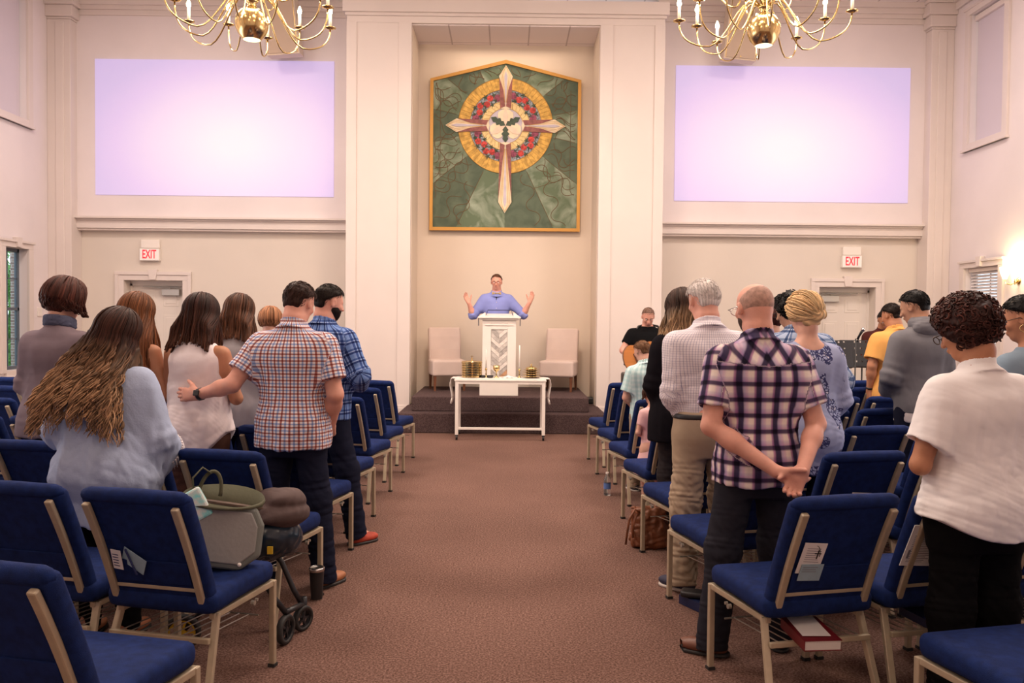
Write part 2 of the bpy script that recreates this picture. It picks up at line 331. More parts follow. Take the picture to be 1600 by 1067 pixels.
# what the left window looks out on: a brick pier and foliage
def brick():
    m = bpy.data.materials.new('outside_brick'); m.use_nodes = True; N, L = nodes(m); b = N['Principled BSDF']
    tc = N.new('ShaderNodeTexCoord'); mp = N.new('ShaderNodeMapping'); mp.inputs['Rotation'].default_value = (R(90), 0, 0); L.new(tc.outputs['Object'], mp.inputs[0])
    br = N.new('ShaderNodeTexBrick'); br.inputs['Scale'].default_value = 4.5; br.inputs['Color1'].default_value = (0.16, 0.10, 0.09, 1); br.inputs['Color2'].default_value = (0.24, 0.16, 0.14, 1); br.inputs['Mortar'].default_value = (0.42, 0.40, 0.38, 1); br.inputs['Mortar Size'].default_value = 0.02
    L.new(mp.outputs[0], br.inputs[0]); L.new(br.outputs[0], b.inputs['Base Color']); b.inputs['Roughness'].default_value = 0.9; return m
tag(boxo('brick_pier', brick(), -9.58, -9.36, 16.0, 16.3, -0.1, 4.5), 'outdoor brick pier seen through the left window', 'wall')
m_leaf = mat('foliage', (0.12, 0.30, 0.07), 0.6, var=0.6, scale=9, bump=0.5, bscale=20)
bm = bmesh.new(); rr = random.Random(3)
for k in range(2200):
    p = Vector((-10.5 + rr.gauss(0, 0.6), 17.4 + rr.gauss(0, .7), abs(rr.gauss(1.7, 1.0))))
    e_ = Euler((rr.uniform(0, 6), rr.uniform(0, 6), rr.uniform(0, 6))).to_matrix(); s = 0.09
    q = [p + e_ @ Vector(v) for v in ((-s, 0, 0), (0, -s * .5, 0.01), (s, 0, 0), (0, s * .5, 0.01))]
    bm.faces.new([bm.verts.new(v) for v in q])
tube(bm, [(-10.5, 17.4, -0.1), (-10.45, 17.5, 1.6), (-10.6, 17.6, 2.6)], [0.09, 0.06, 0.02])
tag(fin(bm, 'shrub', m_leaf), 'green shrub outside beyond the left window', 'shrub')
struct(boxo('ground_outside', mat('outside_grass', (0.16, 0.26, 0.08), 0.9, var=0.4, scale=3), XL - 9, XL - 0.4, 6, 22, -0.12, -0.1))
# ================================================================ stacking church chairs
m_navy = mat('navy_fabric', (0.006, 0.020, 0.105), 0.85, var=0.25, scale=30, bump=0.5, bscale=500, sheen=0.0, spec=0.2)
m_beige = mat('champagne_metal', (0.50, 0.42, 0.30), 0.38, metal=0.25, var=0.08, scale=20)
m_rub = mat('black_rubber', (0.02, 0.02, 0.02), 0.6)
m_wire = mat('rack_wire', (0.40, 0.37, 0.32), 0.35, metal=0.6)
def cushion(name, w2, prof, thick, root, bev, seg=12, crown=0.0, taper=0.0):
    """padded slab along the profile points (y, z), 2*w2 wide, soft rounded edges"""
    bm = bmesh.new(); k = len(prof); P = [Vector((0, y, z)) for y, z in prof]; rings = []
    for i, p in enumerate(P):
        d = (P[min(i + 1, k - 1)] - P[max(i - 1, 0)]).normalized(); n = Vector((1, 0, 0)).cross(d).normalized(); v = i / (k - 1); wv = w2 * (1 - taper * abs(2 * v - 1) ** 6)
        top, bot = [], []
        for j in range(seg + 1):
            x = -1 + 2 * j / seg; c = crown * (1 - x * x) * (1 - abs(2 * v - 1) ** 4)
            q = Vector((x * wv, p.y, p.z)); top.append(bm.verts.new(q - n * (thick / 2 + c))); bot.append(bm.verts.new(q + n * thick / 2))
        rings.append(top + bot[::-1])
    m = len(rings[0])
    for i in range(k - 1):
        for j in range(m): bm.faces.new((rings[i][j], rings[i][(j + 1) % m], rings[i + 1][(j + 1) % m], rings[i + 1][j]))
    h = seg + 1
    for r in (rings[0], rings[-1]):
        for j in range(seg): bm.faces.new((r[j], r[j + 1], r[2 * h - 2 - j], r[2 * h - 1 - j]))
    o = fin(bm, name, m_navy, root, bevel=bev, seg=4); o.data.polygons.foreach_set('use_smooth', [True] * len(o.data.polygons)); o.modifiers['bevel'].angle_limit = R(50); return o
CW = 0.215       # half distance between the posts' centres
def build_chair():
    root = empty('church_chair', (0, 0, 0))
    # origin on the floor midway between the front feet; the chair faces +y
    n = 14; sp = [( -0.47 + 0.49 * i / n, 0.425 + 0.012 * math.sin(math.pi * i / n)) for i in range(n + 1)]
    cushion('seat', 0.25, sp, 0.085, root, 0.032, crown=0.012, taper=0.06)
    bp = [(-0.415 - 0.15 * t - 0.035 * t * t, 0.40 + 0.475 * t) for t in [i / 16 for i in range(17)]]
    cushion('backrest', 0.230, bp, 0.060, root, 0.024, crown=-0.004)
    bm = bmesh.new(); tube(bm, [(-0.228, -0.594, 0.866), (-0.215, -0.602, 0.868), (-0.19, -0.604, 0.869), (0, -0.605, 0.870), (0.19, -0.604, 0.869), (0.215, -0.602, 0.868), (0.228, -0.594, 0.866)], [0.008, 0.022, 0.029, 0.031, 0.029, 0.022, 0.008], 12); fin(bm, 'headroll', m_navy, root, smooth=True)
    for s in (-1, 1):
        bm = bmesh.new()   # back post: curls out of the seat rail and leans back
        pts = [(s * 0.19, -0.36, 0.392), (s * 0.19, -0.415, 0.385), (s * 0.19, -0.448, 0.40), (s * 0.19, -0.462, 0.44)] + [(s * 0.19, -0.462 - 0.142 * t - 0.03 * t * t, 0.44 + 0.40 * t) for t in (0.2, 0.4, 0.6, 0.8, 0.95, 1.0)]
        sweep_rect(bm, pts, 0.030, 0.022); fin(bm, 'back_post', m_beige, root, bevel=0.006, seg=2)
        bm = bmesh.new(); bar(bm, (s * 0.238, 0.0, 0.012), (s * 0.238, 0.0, 0.385), 0.026, 0.026); bar(bm, (s * 0.236, 0.006, 0.375), (s * 0.205, -0.42, 0.366), 0.026, 0.026)
        lg = fin(bm, 'front_leg', m_beige, root, bevel=0.004)
        bm = bmesh.new(); box(bm, s * 0.238 - 0.016, s * 0.238 + 0.016, -0.016, 0.016, 0, 0.014); fin(bm, 'rubber_foot', m_rub, lg)
        bm = bmesh.new(); bar(bm, (s * 0.215, -0.40, 0.375), (s * 0.242, -0.52, 0.012), 0.028, 0.024); lg = fin(bm, 'rear_leg', m_beige, root, bevel=0.004)
        bm = bmesh.new(); box(bm, s * 0.242 - 0.016, s * 0.242 + 0.016, -0.536, -0.504, 0, 0.014); fin(bm, 'rubber_foot', m_rub, lg)
        bm = bmesh.new(); sx = s * 0.251; tube(bm, [(sx, -0.20, 0.352), (s * 0.266, -0.20, 0.352)], 0.011, 8); tube(bm, [(sx, -0.17, 0.356), (s * 0.262, -0.17, 0.356)], 0.007, 8); fin(bm, 'ganging_clip', m_wire, root)
    bm = bmesh.new(); bar(bm, (-0.18, -0.468, 0.485), (0.18, -0.468, 0.485), 0.020, 0.016); fin(bm, 'back_rail', m_beige, root, bevel=0.003)
    bm = bmesh.new(); bar(bm, (-0.222, -0.462, 0.285), (0.222, -0.462, 0.285), 0.018, 0.022); rk = fin(bm, 'rack_rail', m_beige, root, bevel=0.003)
    bm = bmesh.new()
    for k in range(9): x = -0.18 + 0.045 * k; tube(bm, [(x, -0.462, 0.292), (x, -0.10, 0.262)], 0.0028, 5)
    tube(bm, [(-0.225, -0.10, 0.262), (0.225, -0.10, 0.262)], 0.004, 6); fin(bm, 'rack_wires', m_wire, rk)
    bm = bmesh.new(); prism(bm, [(-0.165, -0.05), (0.165, -0.05), (0.165, 0.05), (-0.165, 0.05)], -0.003, 0.004, Matrix.Translation((0, -0.5055, 0.555)) @ Matrix.Rotation(R(20), 4, 'X')); fin(bm, 'back_pocket', m_navy, root, bevel=0.002)
    return root
proto_chair = build_chair()
ROWZ = [2.72, 3.63, 4.56, 5.47, 6.40, 7.33, 8.24, 9.12]
LX, RX, PITCHX = -1.025, 0.92, 0.545
RN = ['backmost', 'second from the back', 'third from the back', 'fourth from the back', 'fifth from the back', 'sixth from the back', 'second from the front', 'frontmost']
ON = ['aisle chair', 'second chair from the aisle', 'third chair from the aisle', 'fourth chair from the aisle', 'fifth chair from the aisle', 'sixth chair from the aisle', 'seventh chair from the aisle', 'eighth chair from the aisle', 'ninth chair from the aisle']
CH = {}; first = True
EXTRA = {(-1, 0, 0): 'cropped by the bottom left corner', (-1, 1, 0): 'with blue card in pocket and diaper bag on its seat', (-1, 2, 0): 'behind the folded stroller',
         (1, 0, 1): 'only its seat showing in the bottom right corner', (1, 1, 0): 'with white bulletin in pocket and red book underneath', (1, 2, 0): 'behind the man in purple plaid'}
for s in (-1, 1):
    for r, Y0 in enumerate(ROWZ):
        for k in range(9):
            a = R(13) * s if r > 0 or s > 0 else R(13) * s
            ax = LX if s < 0 else RX
            # centre between the front feet of chair k
            u = 0.238 + PITCHX * k
            cx, cy = ax + s * u * math.cos(R(13)), Y0 + u * math.sin(R(13))
            if abs(cx) - 0.3 > 0.625 * (cy) + 0.05: continue
            if cy > 11.2 or (cy > 9.9 and abs(cx) > 4.4): continue
            if (s, r, k) == (1, 0, 0): continue      # the photo shows open floor there
            c = proto_chair if first else dup(proto_chair); first = False
            c.location = (cx, cy, 0); c.rotation_euler = (0, 0, a)
            lab = 'navy %s, %s row, %s side' % (ON[k], RN[r], 'left' if s < 0 else 'right')
            if (s, r, k) in EXTRA: lab = 'navy padded aisle chair ' + EXTRA[(s, r, k)] if k == 0 else 'navy padded chair ' + EXTRA[(s, r, k)]
            tag(c, lab, 'chair', 'navy church chairs left of the aisle' if s < 0 else 'navy church chairs right of the aisle')
            CH[(s, r, k)] = c
def chair_pt(key, x, y, z):
    o = CH[key]; return Matrix.Translation(o.location) @ Matrix.Rotation(o.rotation_euler.z, 4, 'Z') @ Vector((x, y, z))
# ================================================================ stage furniture, altar table, art panel
m_white = mat('white_paint', (0.86, 0.80, 0.74), 0.4, var=0.02, scale=3)
m_gold = mat('polished_brass', (0.70, 0.52, 0.24), 0.17, metal=1.0)
m_goldd = mat('aged_brass', (0.30, 0.20, 0.09), 0.28, metal=1.0)
m_cloth = mat('white_linen', (0.86, 0.80, 0.75), 0.9, bump=0.2, bscale=200)
m_wood = mat('dark_chair_wood', (0.16, 0.06, 0.03), 0.4, var=0.3, scale=12)
m_black = mat('black_plastic', (0.015, 0.015, 0.017), 0.4)
# ---- lectern
LZ = 0.47
lec = tag(empty('lectern', (-0.105, 11.75, LZ)), 'white wooden lectern with a herringbone wood panel, standing on the upper platform', 'lectern')
bm = bmesh.new(); box(bm, -0.235, 0.235, -0.17, 0.19, 0.0, 1.08); box(bm, -0.27, 0.27, -0.21, 0.22, 0.0, 0.17); box(bm, -0.25, 0.25, -0.19, 0.20, 0.17, 0.20)
fin(bm, 'body', m_white, lec, bevel=0.006)
bm = bmesh.new(); box(bm, -0.235, -0.115, -0.186, -0.165, 0.20, 1.05); box(bm, 0.115, 0.235, -0.186, -0.165, 0.20, 1.05); box(bm, -0.115, 0.115, -0.186, -0.165, 0.93, 1.05); box(bm, -0.115, 0.115, -0.186, -0.165, 0.20, 0.25)
box(bm, -0.20, 0.20, -0.196, -0.18, 0.985, 0.995); fin(bm, 'face_frame', m_white, lec, bevel=0.003)
bm = bmesh.new(); box(bm, -0.30, 0.30, -0.24, 0.25, 1.085, 1.11); box(bm, -0.27, 0.27, -0.21, 0.22, 1.06, 1.086)
mt = Matrix.Translation((0, 0.0, 1.11)) @ Matrix.Rotation(R(8), 4, 'X'); box(bm, -0.22, 0.22, -0.16, 0.18, 0.0, 0.02, mt); prism(bm, [(-0.29, 1.11), (-0.20, 1.11), (-0.20, 1.17)], -0.15, 0.2); prism(bm, [(0.29, 1.11), (0.20, 1.17), (0.20, 1.11)], -0.15, 0.2)
fin(bm, 'top', m_white, lec, bevel=0.005)
for q_ in (-0.30, 0.285): boxo('bracket', mat('bracket_grey', (0.3, 0.28, 0.28), 0.5, metal=0.5), q_, q_ + 0.015, -0.16, -0.1, 0.98, 1.085, lec)
woods = [mat('weathered_plank_white', (0.80, 0.74, 0.68), 0.7, var=0.15, scale=25, stretch=(1, 1, 4)), mat('weathered_plank_grey', (0.48, 0.44, 0.41), 0.7, var=0.25, scale=25), mat('weathered_plank_tan', (0.62, 0.35, 0.19), 0.7, var=0.3, scale=25), mat('weathered_plank_pale', (0.60, 0.56, 0.52), 0.7, var=0.2, scale=25)]
panel = boxo('herringbone_panel', woods[1], -0.115, 0.115, -0.172, -0.168, 0.25, 0.93, lec)
bms = [bmesh.new() for _ in woods]; seq = [0, 1, 0, 3, 1, 3, 0, 1, 0, 3, 1, 3, 1, 0]; seq2 = [3, 2, 1, 0, 3, 0, 1, 3, 0, 1, 0, 3, 1, 3]
def clipbox(poly, zlo, zhi):
    out = poly
    for sgn, lim in ((1, zlo), (-1, zhi)):
        res = []
        for i in range(len(out)):
            a, b = out[i], out[(i + 1) % len(out)]; da, db = sgn * (a[1] - lim), sgn * (b[1] - lim)
            if da >= 0: res.append(a)
            if da * db < 0: t = da / (da - db); res.append((a[0] + (b[0] - a[0]) * t, a[1] + (b[1] - a[1]) * t))
        out = res
        if len(out) < 3: return []
    return out
for k in range(13):
    for h, sq in ((-1, seq), (1, seq2)):
        z = 0.14 + k * 0.066; po = [(0, z), (h * 0.112, z + 0.10), (h * 0.112, z + 0.16), (0, z + 0.06)]
        po = clipbox(po, 0.255, 0.925)
        if po: prism(bms[sq[k % 13] if h < 0 else sq[k % 13]], po if h > 0 else po[::-1], -0.176 - 0.004 * ((k * 7 + h) % 3), -0.170)
for b_, m_ in zip(bms, woods): fin(b_, 'plank_inlay', m_, panel)
# papers / music holder on the lectern
bm = bmesh.new(); mt = Matrix.Translation((0.0, 0.02, 1.135)) @ Matrix.Rotation(R(38), 4, 'X'); tube(bm, [mt @ Vector(v) for v in ((-0.19, -0.02, 0), (-0.17, 0.11, 0), (0.17, 0.11, 0), (0.19, -0.02, 0))], 0.006, 6)
bar(bm, mt @ Vector((-0.19, -0.02, 0)), mt @ Vector((0.19, -0.02, 0)), 0.02, 0.01)
o = fin(bm, 'book_rest', mat('navy_metal', (0.03, 0.04, 0.12), 0.4), None); o.location = (-0.105, 11.75, LZ); tag(o, 'thin dark wire book rest lying on top of the lectern', 'book rest')
# ---- upholstered stage chairs
m_uph = mat('pale_upholstery', (0.62, 0.50, 0.45), 0.9, var=0.06, scale=3, bump=0.3, bscale=300)
def stage_chair(x, y, rz, lab):
    e = tag(empty('side_chair', (x, y, LZ), rz), lab, 'chair', 'upholstered chairs behind the lectern')
    # faces -y (towards the people)
    bm = bmesh.new(); box(bm, -0.26, 0.26, -0.30, 0.26, 0.22, 0.46); fin(bm, 'seat', m_uph, e, bevel=0.035, seg=3)
    bm = bmesh.new(); sweep_rect(bm, [(0, 0.22, 0.22), (0, 0.22, 0.45), (0, 0.24, 0.6), (0, 0.28, 0.78), (0, 0.33, 0.93)], 0.50, 0.10); fin(bm, 'backrest', m_uph, e, bevel=0.03, seg=3)
    for sx in (-1, 1):
        for sy in (-1, 1):
            bm = bmesh.new(); x0, y0 = sx * 0.22, (-0.25 if sy < 0 else 0.22); a = 0.022; b = 0.014
            v = [bm.verts.new((x0 + i * a, y0 + j * a, 0.23)) for i, j in ((-1, -1), (1, -1), (1, 1), (-1, 1))] + [bm.verts.new((x0 + i * b, y0 + j * b + (0.02 if sy > 0 else 0), 0.0)) for i, j in ((-1, -1), (1, -1), (1, 1), (-1, 1))]
            for f in ((0, 1, 2, 3), (7, 6, 5, 4), (0, 4, 5, 1), (1, 5, 6, 2), (2, 6, 7, 3), (3, 7, 4, 0)): bm.faces.new([v[i] for i in f])
            fin(bm, 'leg', m_wood, e)
stage_chair(-0.90, 12.50, R(13), 'pale upholstered armless chair left of the lectern')
stage_chair(0.80, 12.50, -R(13), 'pale upholstered armless chair right of the lectern')
# ---- altar table on castors
TX, TY, TH = -0.075, 10.75, 0.775
tb = tag(empty('communion_table', (TX, TY, 0)), 'narrow white metal framed altar table on castors in front of the steps', 'table')
for nm, (y0, y1) in (('front', (-0.30, -0.26)), ('rear', (0.26, 0.30))): pass
bm = bmesh.new(); box(bm, -0.585, 0.585, -0.30, 0.30, TH - 0.02, TH); fin(bm, 'tabletop', m_white, tb, bevel=0.003)
bm = bmesh.new(); box(bm, -0.54, 0.54, -0.29, -0.265, TH - 0.055, TH - 0.021); box(bm, -0.54, 0.54, 0.265, 0.29, TH - 0.055, TH - 0.021); box(bm, -0.565, -0.54, -0.29, 0.29, TH - 0.055, TH - 0.021); box(bm, 0.54, 0.565, -0.29, 0.29, TH - 0.055, TH - 0.021); fin(bm, 'apron', m_white, tb)
bm = bmesh.new(); box(bm, -0.54, 0.54, -0.285, -0.255, 0.135, 0.165); fin(bm, 'lower_rail', m_white, tb, bevel=0.003)
for sx in (-1, 1):
    for sy in (-1, 1):
        bm = bmesh.new(); cx, cy = sx * 0.552, sy * 0.272; box(bm, cx - 0.021, cx + 0.021, cy - 0.02, cy + 0.02, 0.07, TH - 0.02); lg = fin(bm, 'leg', m_white, tb, bevel=0.003)
        bm = bmesh.new(); mt = Matrix.Translation((cx, cy + 0.01, 0.032)) @ Matrix.Rotation(R(90), 4, 'Y') ; lathe(bm, [(0.02, -0.014), (0.032, -0.011), (0.032, 0.011), (0.02, 0.014)], (0, 0, 0), 18, mt); box(bm, cx - 0.018, cx + 0.018, cy - 0.01, cy + 0.03, 0.055, 0.072)
        fin(bm, 'castor', m_black, lg, smooth=False)
# linen runner with tassels
bm = bmesh.new(); rr = random.Random(1)
box(bm, -0.625, 0.625, -0.14, 0.14, TH + 0.001, TH + 0.007)
o = fin(bm, 'table_runner', m_cloth); o.location = (TX, TY, 0); tag(o, 'white linen runner hanging over both ends of the altar table', 'cloth')
for s in (-1, 1):
    bm = bmesh.new(); pts = []
    for i in range(13):
        t = i / 12; z = TH + 0.004 - 0.25 * t; pts.append((s * (0.625 + 0.012 * math.sin(t * 5) + 0.012), 0, z))
    prev = None; cols = 12; rows = []
    for i, p in enumerate(pts):
        row = [bm.verts.new((p[0] + s * 0.008 * math.sin(j * 1.7 + i * 0.15) * min(1, i / 3), -0.14 + 0.28 * j / cols * 1.0, p[2])) for j in range(cols + 1)]; rows.append(row)
    for i in range(12):
        for j in range(cols): bm.faces.new((rows[i][j], rows[i][j + 1], rows[i + 1][j + 1], rows[i + 1][j]))
    for j in range(0, cols + 1, 2): tube(bm, [(pts[-1][0], -0.14 + 0.28 * j / cols, pts[-1][2]), (pts[-1][0] + s * 0.004, -0.14 + 0.28 * j / cols, pts[-1][2] - 0.03), (pts[-1][0] + s * 0.012, -0.14 + 0.28 * j / cols, pts[-1][2] - 0.075)], [0.003, 0.009, 0.012], 6)
    h = fin(bm, 'hanging_end', m_cloth, o, smooth=True); md = h.modifiers.new('thickness', 'SOLIDIFY'); md.thickness = 0.004
# offering tray stack (left), wafer tray stack (right)
def at_table(o, x, y): o.location = (TX + x, TY + y, TH + 0.0075); return o
t1 = at_table(tag(empty('communion_tray_stack', (0, 0, 0)), 'tall stack of round brass communion trays at the left end of the table', 'tray stack'), -0.375, 0.0)
for k in range(6):
    bm = bmesh.new(); z = k * 0.032; lathe(bm, [(0.0, z), (0.120, z), (0.132, z + 0.004), (0.132, z + 0.024), (0.137, z + 0.028), (0.137, z + 0.031), (0.125, z + 0.031), (0.125, z + 0.006), (0.0, z + 0.006)], n=40); fin(bm, 'tray', m_gold, t1, smooth=False)
bm = bmesh.new(); z = 0.192; lathe(bm, [(0.0, z), (0.136, z), (0.136, z + 0.012), (0.128, z + 0.022), (0.05, z + 0.03), (0.012, z + 0.034), (0.008, z + 0.05), (0.014, z + 0.055), (0.0, z + 0.062)], n=40)
bar(bm, (0, 0, z + 0.05), (0, 0, z + 0.095), 0.008, 0.008); bar(bm, (-0.018, 0, z + 0.078), (0.018, 0, z + 0.078), 0.008, 0.008); fin(bm, 'lid', m_gold, t1)
t2 = at_table(tag(empty('wafer_tray_stack', (0, 0, 0)), 'low stack of brass trays with wide rims at the right end of the table', 'tray stack'), 0.40, 0.0)
for k in range(4):
    bm = bmesh.new(); z = k * 0.030; lathe(bm, [(0.0, z), (0.065, z), (0.080, z + 0.010), (0.122 - 0.006 * k, z + 0.014), (0.122 - 0.006 * k, z + 0.018), (0.078, z + 0.016), (0.06, z + 0.008), (0.0, z + 0.008)], n=36); lathe(bm, [(0.058, z), (0.066, z + 0.015), (0.066, z + 0.029), (0.058, z + 0.029)], n=36); fin(bm, 'tray', m_gold, t2)
bm = bmesh.new(); z = 0.12; lathe(bm, [(0.075, z), (0.078, z + 0.006), (0.06, z + 0.02), (0.02, z + 0.032), (0.008, z + 0.036), (0.008, z + 0.044), (0.016, z + 0.052), (0.0, z + 0.066)], n=36); fin(bm, 'lid', m_gold, t2, smooth=True)
# chalice
bm = bmesh.new(); lathe(bm, [(0.0, 0.0), (0.038, 0.0), (0.038, 0.004), (0.014, 0.016), (0.007, 0.03), (0.012, 0.04), (0.007, 0.052), (0.009, 0.075), (0.030, 0.092), (0.042, 0.115), (0.045, 0.16), (0.043, 0.16), (0.038, 0.115), (0.0, 0.088)], n=28)
tag(at_table(fin(bm, 'chalice', m_gold, smooth=True), -0.055, -0.02), 'brass chalice in front of the lectern, near the table centre', 'chalice')
# candlesticks with candles
m_wax = mat('candle_wax', (0.92, 0.86, 0.78), 0.4, sss=0.2)
for x, hold, tall, lab in ((-0.19, 0.12, 0.24, 'tall white candle in a brass holder left of the chalice'), (0.245, 0.12, 0.30, 'tall white candle in a brass holder beside the low tray stack')):
    e = at_table(tag(empty('candlestick', (0, 0, 0)), lab, 'candlestick'), x, 0.03)
    bm = bmesh.new(); lathe(bm, [(0.0, 0.0), (0.030, 0.0), (0.030, 0.004), (0.012, 0.012), (0.007, 0.03), (0.011, 0.045), (0.007, 0.06), (0.007, hold - 0.03), (0.016, hold - 0.02), (0.012, hold), (0.0, hold)], n=20); fin(bm, 'holder', m_gold, e, smooth=True)
    bm = bmesh.new(); lathe(bm, [(0.0095, hold), (0.0085, hold + tall), (0.003, hold + tall + 0.004), (0.0, hold + tall + 0.004)], n=14); fin(bm, 'candle', m_wax, e, smooth=True)
# napkin with bread, black dish
bm = bmesh.new()
for i in range(15):
    for j in range(11): bm.verts.new((-0.085 + 0.17 * i / 14, -0.07 + 0.14 * j / 10, 0.006 + 0.022 * math.exp(-((i - 7) ** 2 / 14 + (j - 5) ** 2 / 9)) + 0.005 * math.sin(i * 1.3 + j * 0.9)))
bm.verts.ensure_lookup_table()
for i in range(14):
    for j in range(10): a = i * 11 + j; bm.faces.new((bm.verts[a], bm.verts[a + 11], bm.verts[a + 12], bm.verts[a + 1]))
o = at_table(fin(bm, 'napkin', m_cloth, smooth=True), 0.10, 0.0); md = o.modifiers.new('thickness', 'SOLIDIFY'); md.thickness = 0.005; tag(o, 'crumpled white napkin on the table right of the chalice', 'napkin')
for x, rr_, lab in ((-0.135, 0.042, 'small black dish between the tall candle and the chalice'), (-0.225, 0.03, 'small black dish beside the tall brass tray stack')):
    bm = bmesh.new(); lathe(bm, [(0, 0), (rr_ * 0.8, 0), (rr_, 0.01), (rr_, 0.032), (rr_ * 0.85, 0.035), (0, 0.037)], n=20); tag(at_table(fin(bm, 'dish', m_black, smooth=True), x, -0.06), lab, 'dish')
# ---- quilted art panel
PX, PZ, PY = -0.05, 4.28, 13.03       # x centre, z of the cross centre's reference, front
m_green = bpy.data.materials.new('green_quilt'); m_green.use_nodes = True
def green_mat(m):
    N, L = nodes(m); b = N['Principled BSDF']; tc = N.new('ShaderNodeTexCoord'); sx = N.new('ShaderNodeSeparateXYZ'); L.new(tc.outputs['Object'], sx.inputs[0])
    at2 = N.new('ShaderNodeMath'); at2.operation = 'ARCTAN2'; L.new(sx.outputs['X'], at2.inputs[0]); L.new(sx.outputs['Z'], at2.inputs[1])
    mu = N.new('ShaderNodeMath'); mu.operation = 'MULTIPLY'; L.new(at2.outputs[0], mu.inputs[0]); mu.inputs[1].default_value = 14 / (2 * math.pi)
    fl = N.new('ShaderNodeMath'); fl.operation = 'FLOOR'; L.new(mu.outputs[0], fl.inputs[0])
    md = N.new('ShaderNodeMath'); md.operation = 'PINGPONG'; md.inputs[1].default_value = 1.0; L.new(fl.outputs[0], md.inputs[0])
    n = N.new('ShaderNodeTexNoise'); n.inputs['Scale'].default_value = 3.5; n.inputs['Detail'].default_value = 6; n.inputs['Distortion'].default_value = 1.2; L.new(tc.outputs['Object'], n.inputs[0])
    r1 = N.new('ShaderNodeValToRGB'); e = r1.color_ramp.elements; e[0].position = 0.35; e[0].color = (0.075, 0.105, 0.070, 1); e[1].position = 0.7; e[1].color = (0.13, 0.17, 0.115, 1); L.new(n.outputs[0], r1.inputs[0])
    r2 = N.new('ShaderNodeValToRGB'); e = r2.color_ramp.elements; e[0].position = 0.42; e[0].color = (0.12, 0.165, 0.10, 1); e[1].position = 0.72; e[1].color = (0.32, 0.38, 0.29, 1); L.new(n.outputs[0], r2.inputs[0])
    mx = N.new('ShaderNodeMix'); mx.data_type = 'RGBA'; L.new(md.outputs[0], mx.inputs[0]); L.new(r1.outputs[0], mx.inputs[6]); L.new(r2.outputs[0], mx.inputs[7])
    L.new(mx.outputs[2], b.inputs['Base Color']); b.inputs['Roughness'].default_value = 0.85
green_mat(m_green)
Q = lambda n_, c_, **k: mat(n_, c_, 0.75, **k)
m_gy = Q('gold_quilt', (0.66, 0.40, 0.09), var=0.35, scale=14); m_crm = Q('cream_quilt', (0.78, 0.60, 0.28), var=0.15, scale=20); m_iv = Q('ivory_quilt', (0.83, 0.70, 0.50), var=0.1, scale=9)
m_blu = Q('slate_quilt', (0.30, 0.34, 0.38), var=0.7, scale=40); m_red = Q('red_quilt', (0.55, 0.06, 0.05), var=0.5, scale=30); m_mau = Q('maroon_quilt', (0.28, 0.10, 0.09), var=0.3, scale=20); m_lil = Q('lilac_quilt', (0.55, 0.50, 0.58), var=0.1, scale=9); m_ln = Q('stitch_thread', (0.16, 0.10, 0.05)); m_pk = Q('pale_petal', (0.82, 0.62, 0.48), var=0.12, scale=10); m_dg = Q('dark_leaf_quilt', (0.06, 0.09, 0.06), var=0.3, scale=20); m_pur = Q('berry_quilt', (0.30, 0.07, 0.12), var=0.5, scale=30)
m_gf = mat('gilt_frame', (0.50, 0.26, 0.06), 0.4, metal=0.45, bump=0.5, bscale=90)
hw = 1.18; zb, zs, zp = -1.35, 1.01, 1.31
art = tag(empty('quilted_cross_panel', (PX, PY, PZ)), 'large green pentagonal quilted panel with a radiant gold cross on the alcove wall', 'wall art')
outl = [(-hw, zb), (hw, zb), (hw, zs), (0, zp), (-hw, zs)]
inn_ = [(-hw + .05, zb + .05), (hw - .05, zb + .05), (hw - .05, zs - .035), (0, zp - .055), (-hw + .05, zs - .035)]
bm = bmesh.new(); prism(bm, inn_, 0.0, 0.065); fin(bm, 'quilt_field', m_green, art)
bm = bmesh.new()
for y0 in (-0.03,):
    a = [bm.verts.new((x, -0.03, z)) for x, z in outl]; b = [bm.verts.new((x, -0.03, z)) for x, z in inn_]; c = [bm.verts.new((x, 0.065, z)) for x, z in outl]; d = [bm.verts.new((x, 0.0, z)) for x, z in inn_]
    for i in range(5): j = (i + 1) % 5; bm.faces.new((a[i], a[j], b[j], b[i])); bm.faces.new((a[j], a[i], c[i], c[j])); bm.faces.new((b[i], b[j], d[j], d[i]))
fin(bm, 'frame', m_gf, art)
CX0, CZ0 = 0.0, 0.29      # centre of the rings in panel coordinates
# wheel of rays is centred on the rings: shift field texture by using its own origin
def ring(name, m, r0, r1, y, seg=96, dy=0.006, parent=None):
    bm = bmesh.new()
    vi = [[bm.verts.new((CX0 + r * math.cos(2 * math.pi * i / seg), yy, CZ0 + r * math.sin(2 * math.pi * i / seg))) for i in range(seg)] for r, yy in ((r1, y + dy), (r1, y), (max(r0, 1e-3), y), (max(r0, 1e-3), y + dy))]
    for k in range(3):
        for i in range(seg): bm.faces.new((vi[k][i], vi[k][(i + 1) % seg], vi[k + 1][(i + 1) % seg], vi[k + 1][i]))
    return fin(bm, name, m, art)
ring('outer_gold_ring', m_gy, 0.56, 0.745, -0.008, dy=0.009); ring('slate_ring', m_blu, 0.37, 0.56, -0.004, dy=0.005); ring('cream_ring', m_crm, 0.27, 0.385, -0.010, dy=0.011); ring('centre_disc', m_lil, 0.0, 0.27, -0.006, dy=0.007)
bm = bmesh.new()
for i in range(64):
    a = 2 * math.pi * (i + .5) / 64; c, s_ = math.cos(a), math.sin(a); z = Vector((CX0, 0, CZ0)); p = z + Vector((c * .575, -.009, s_ * .575)); q = z + Vector((c * .735, -.009, s_ * .735)); bar(bm, p, q, 0.006, 0.003)
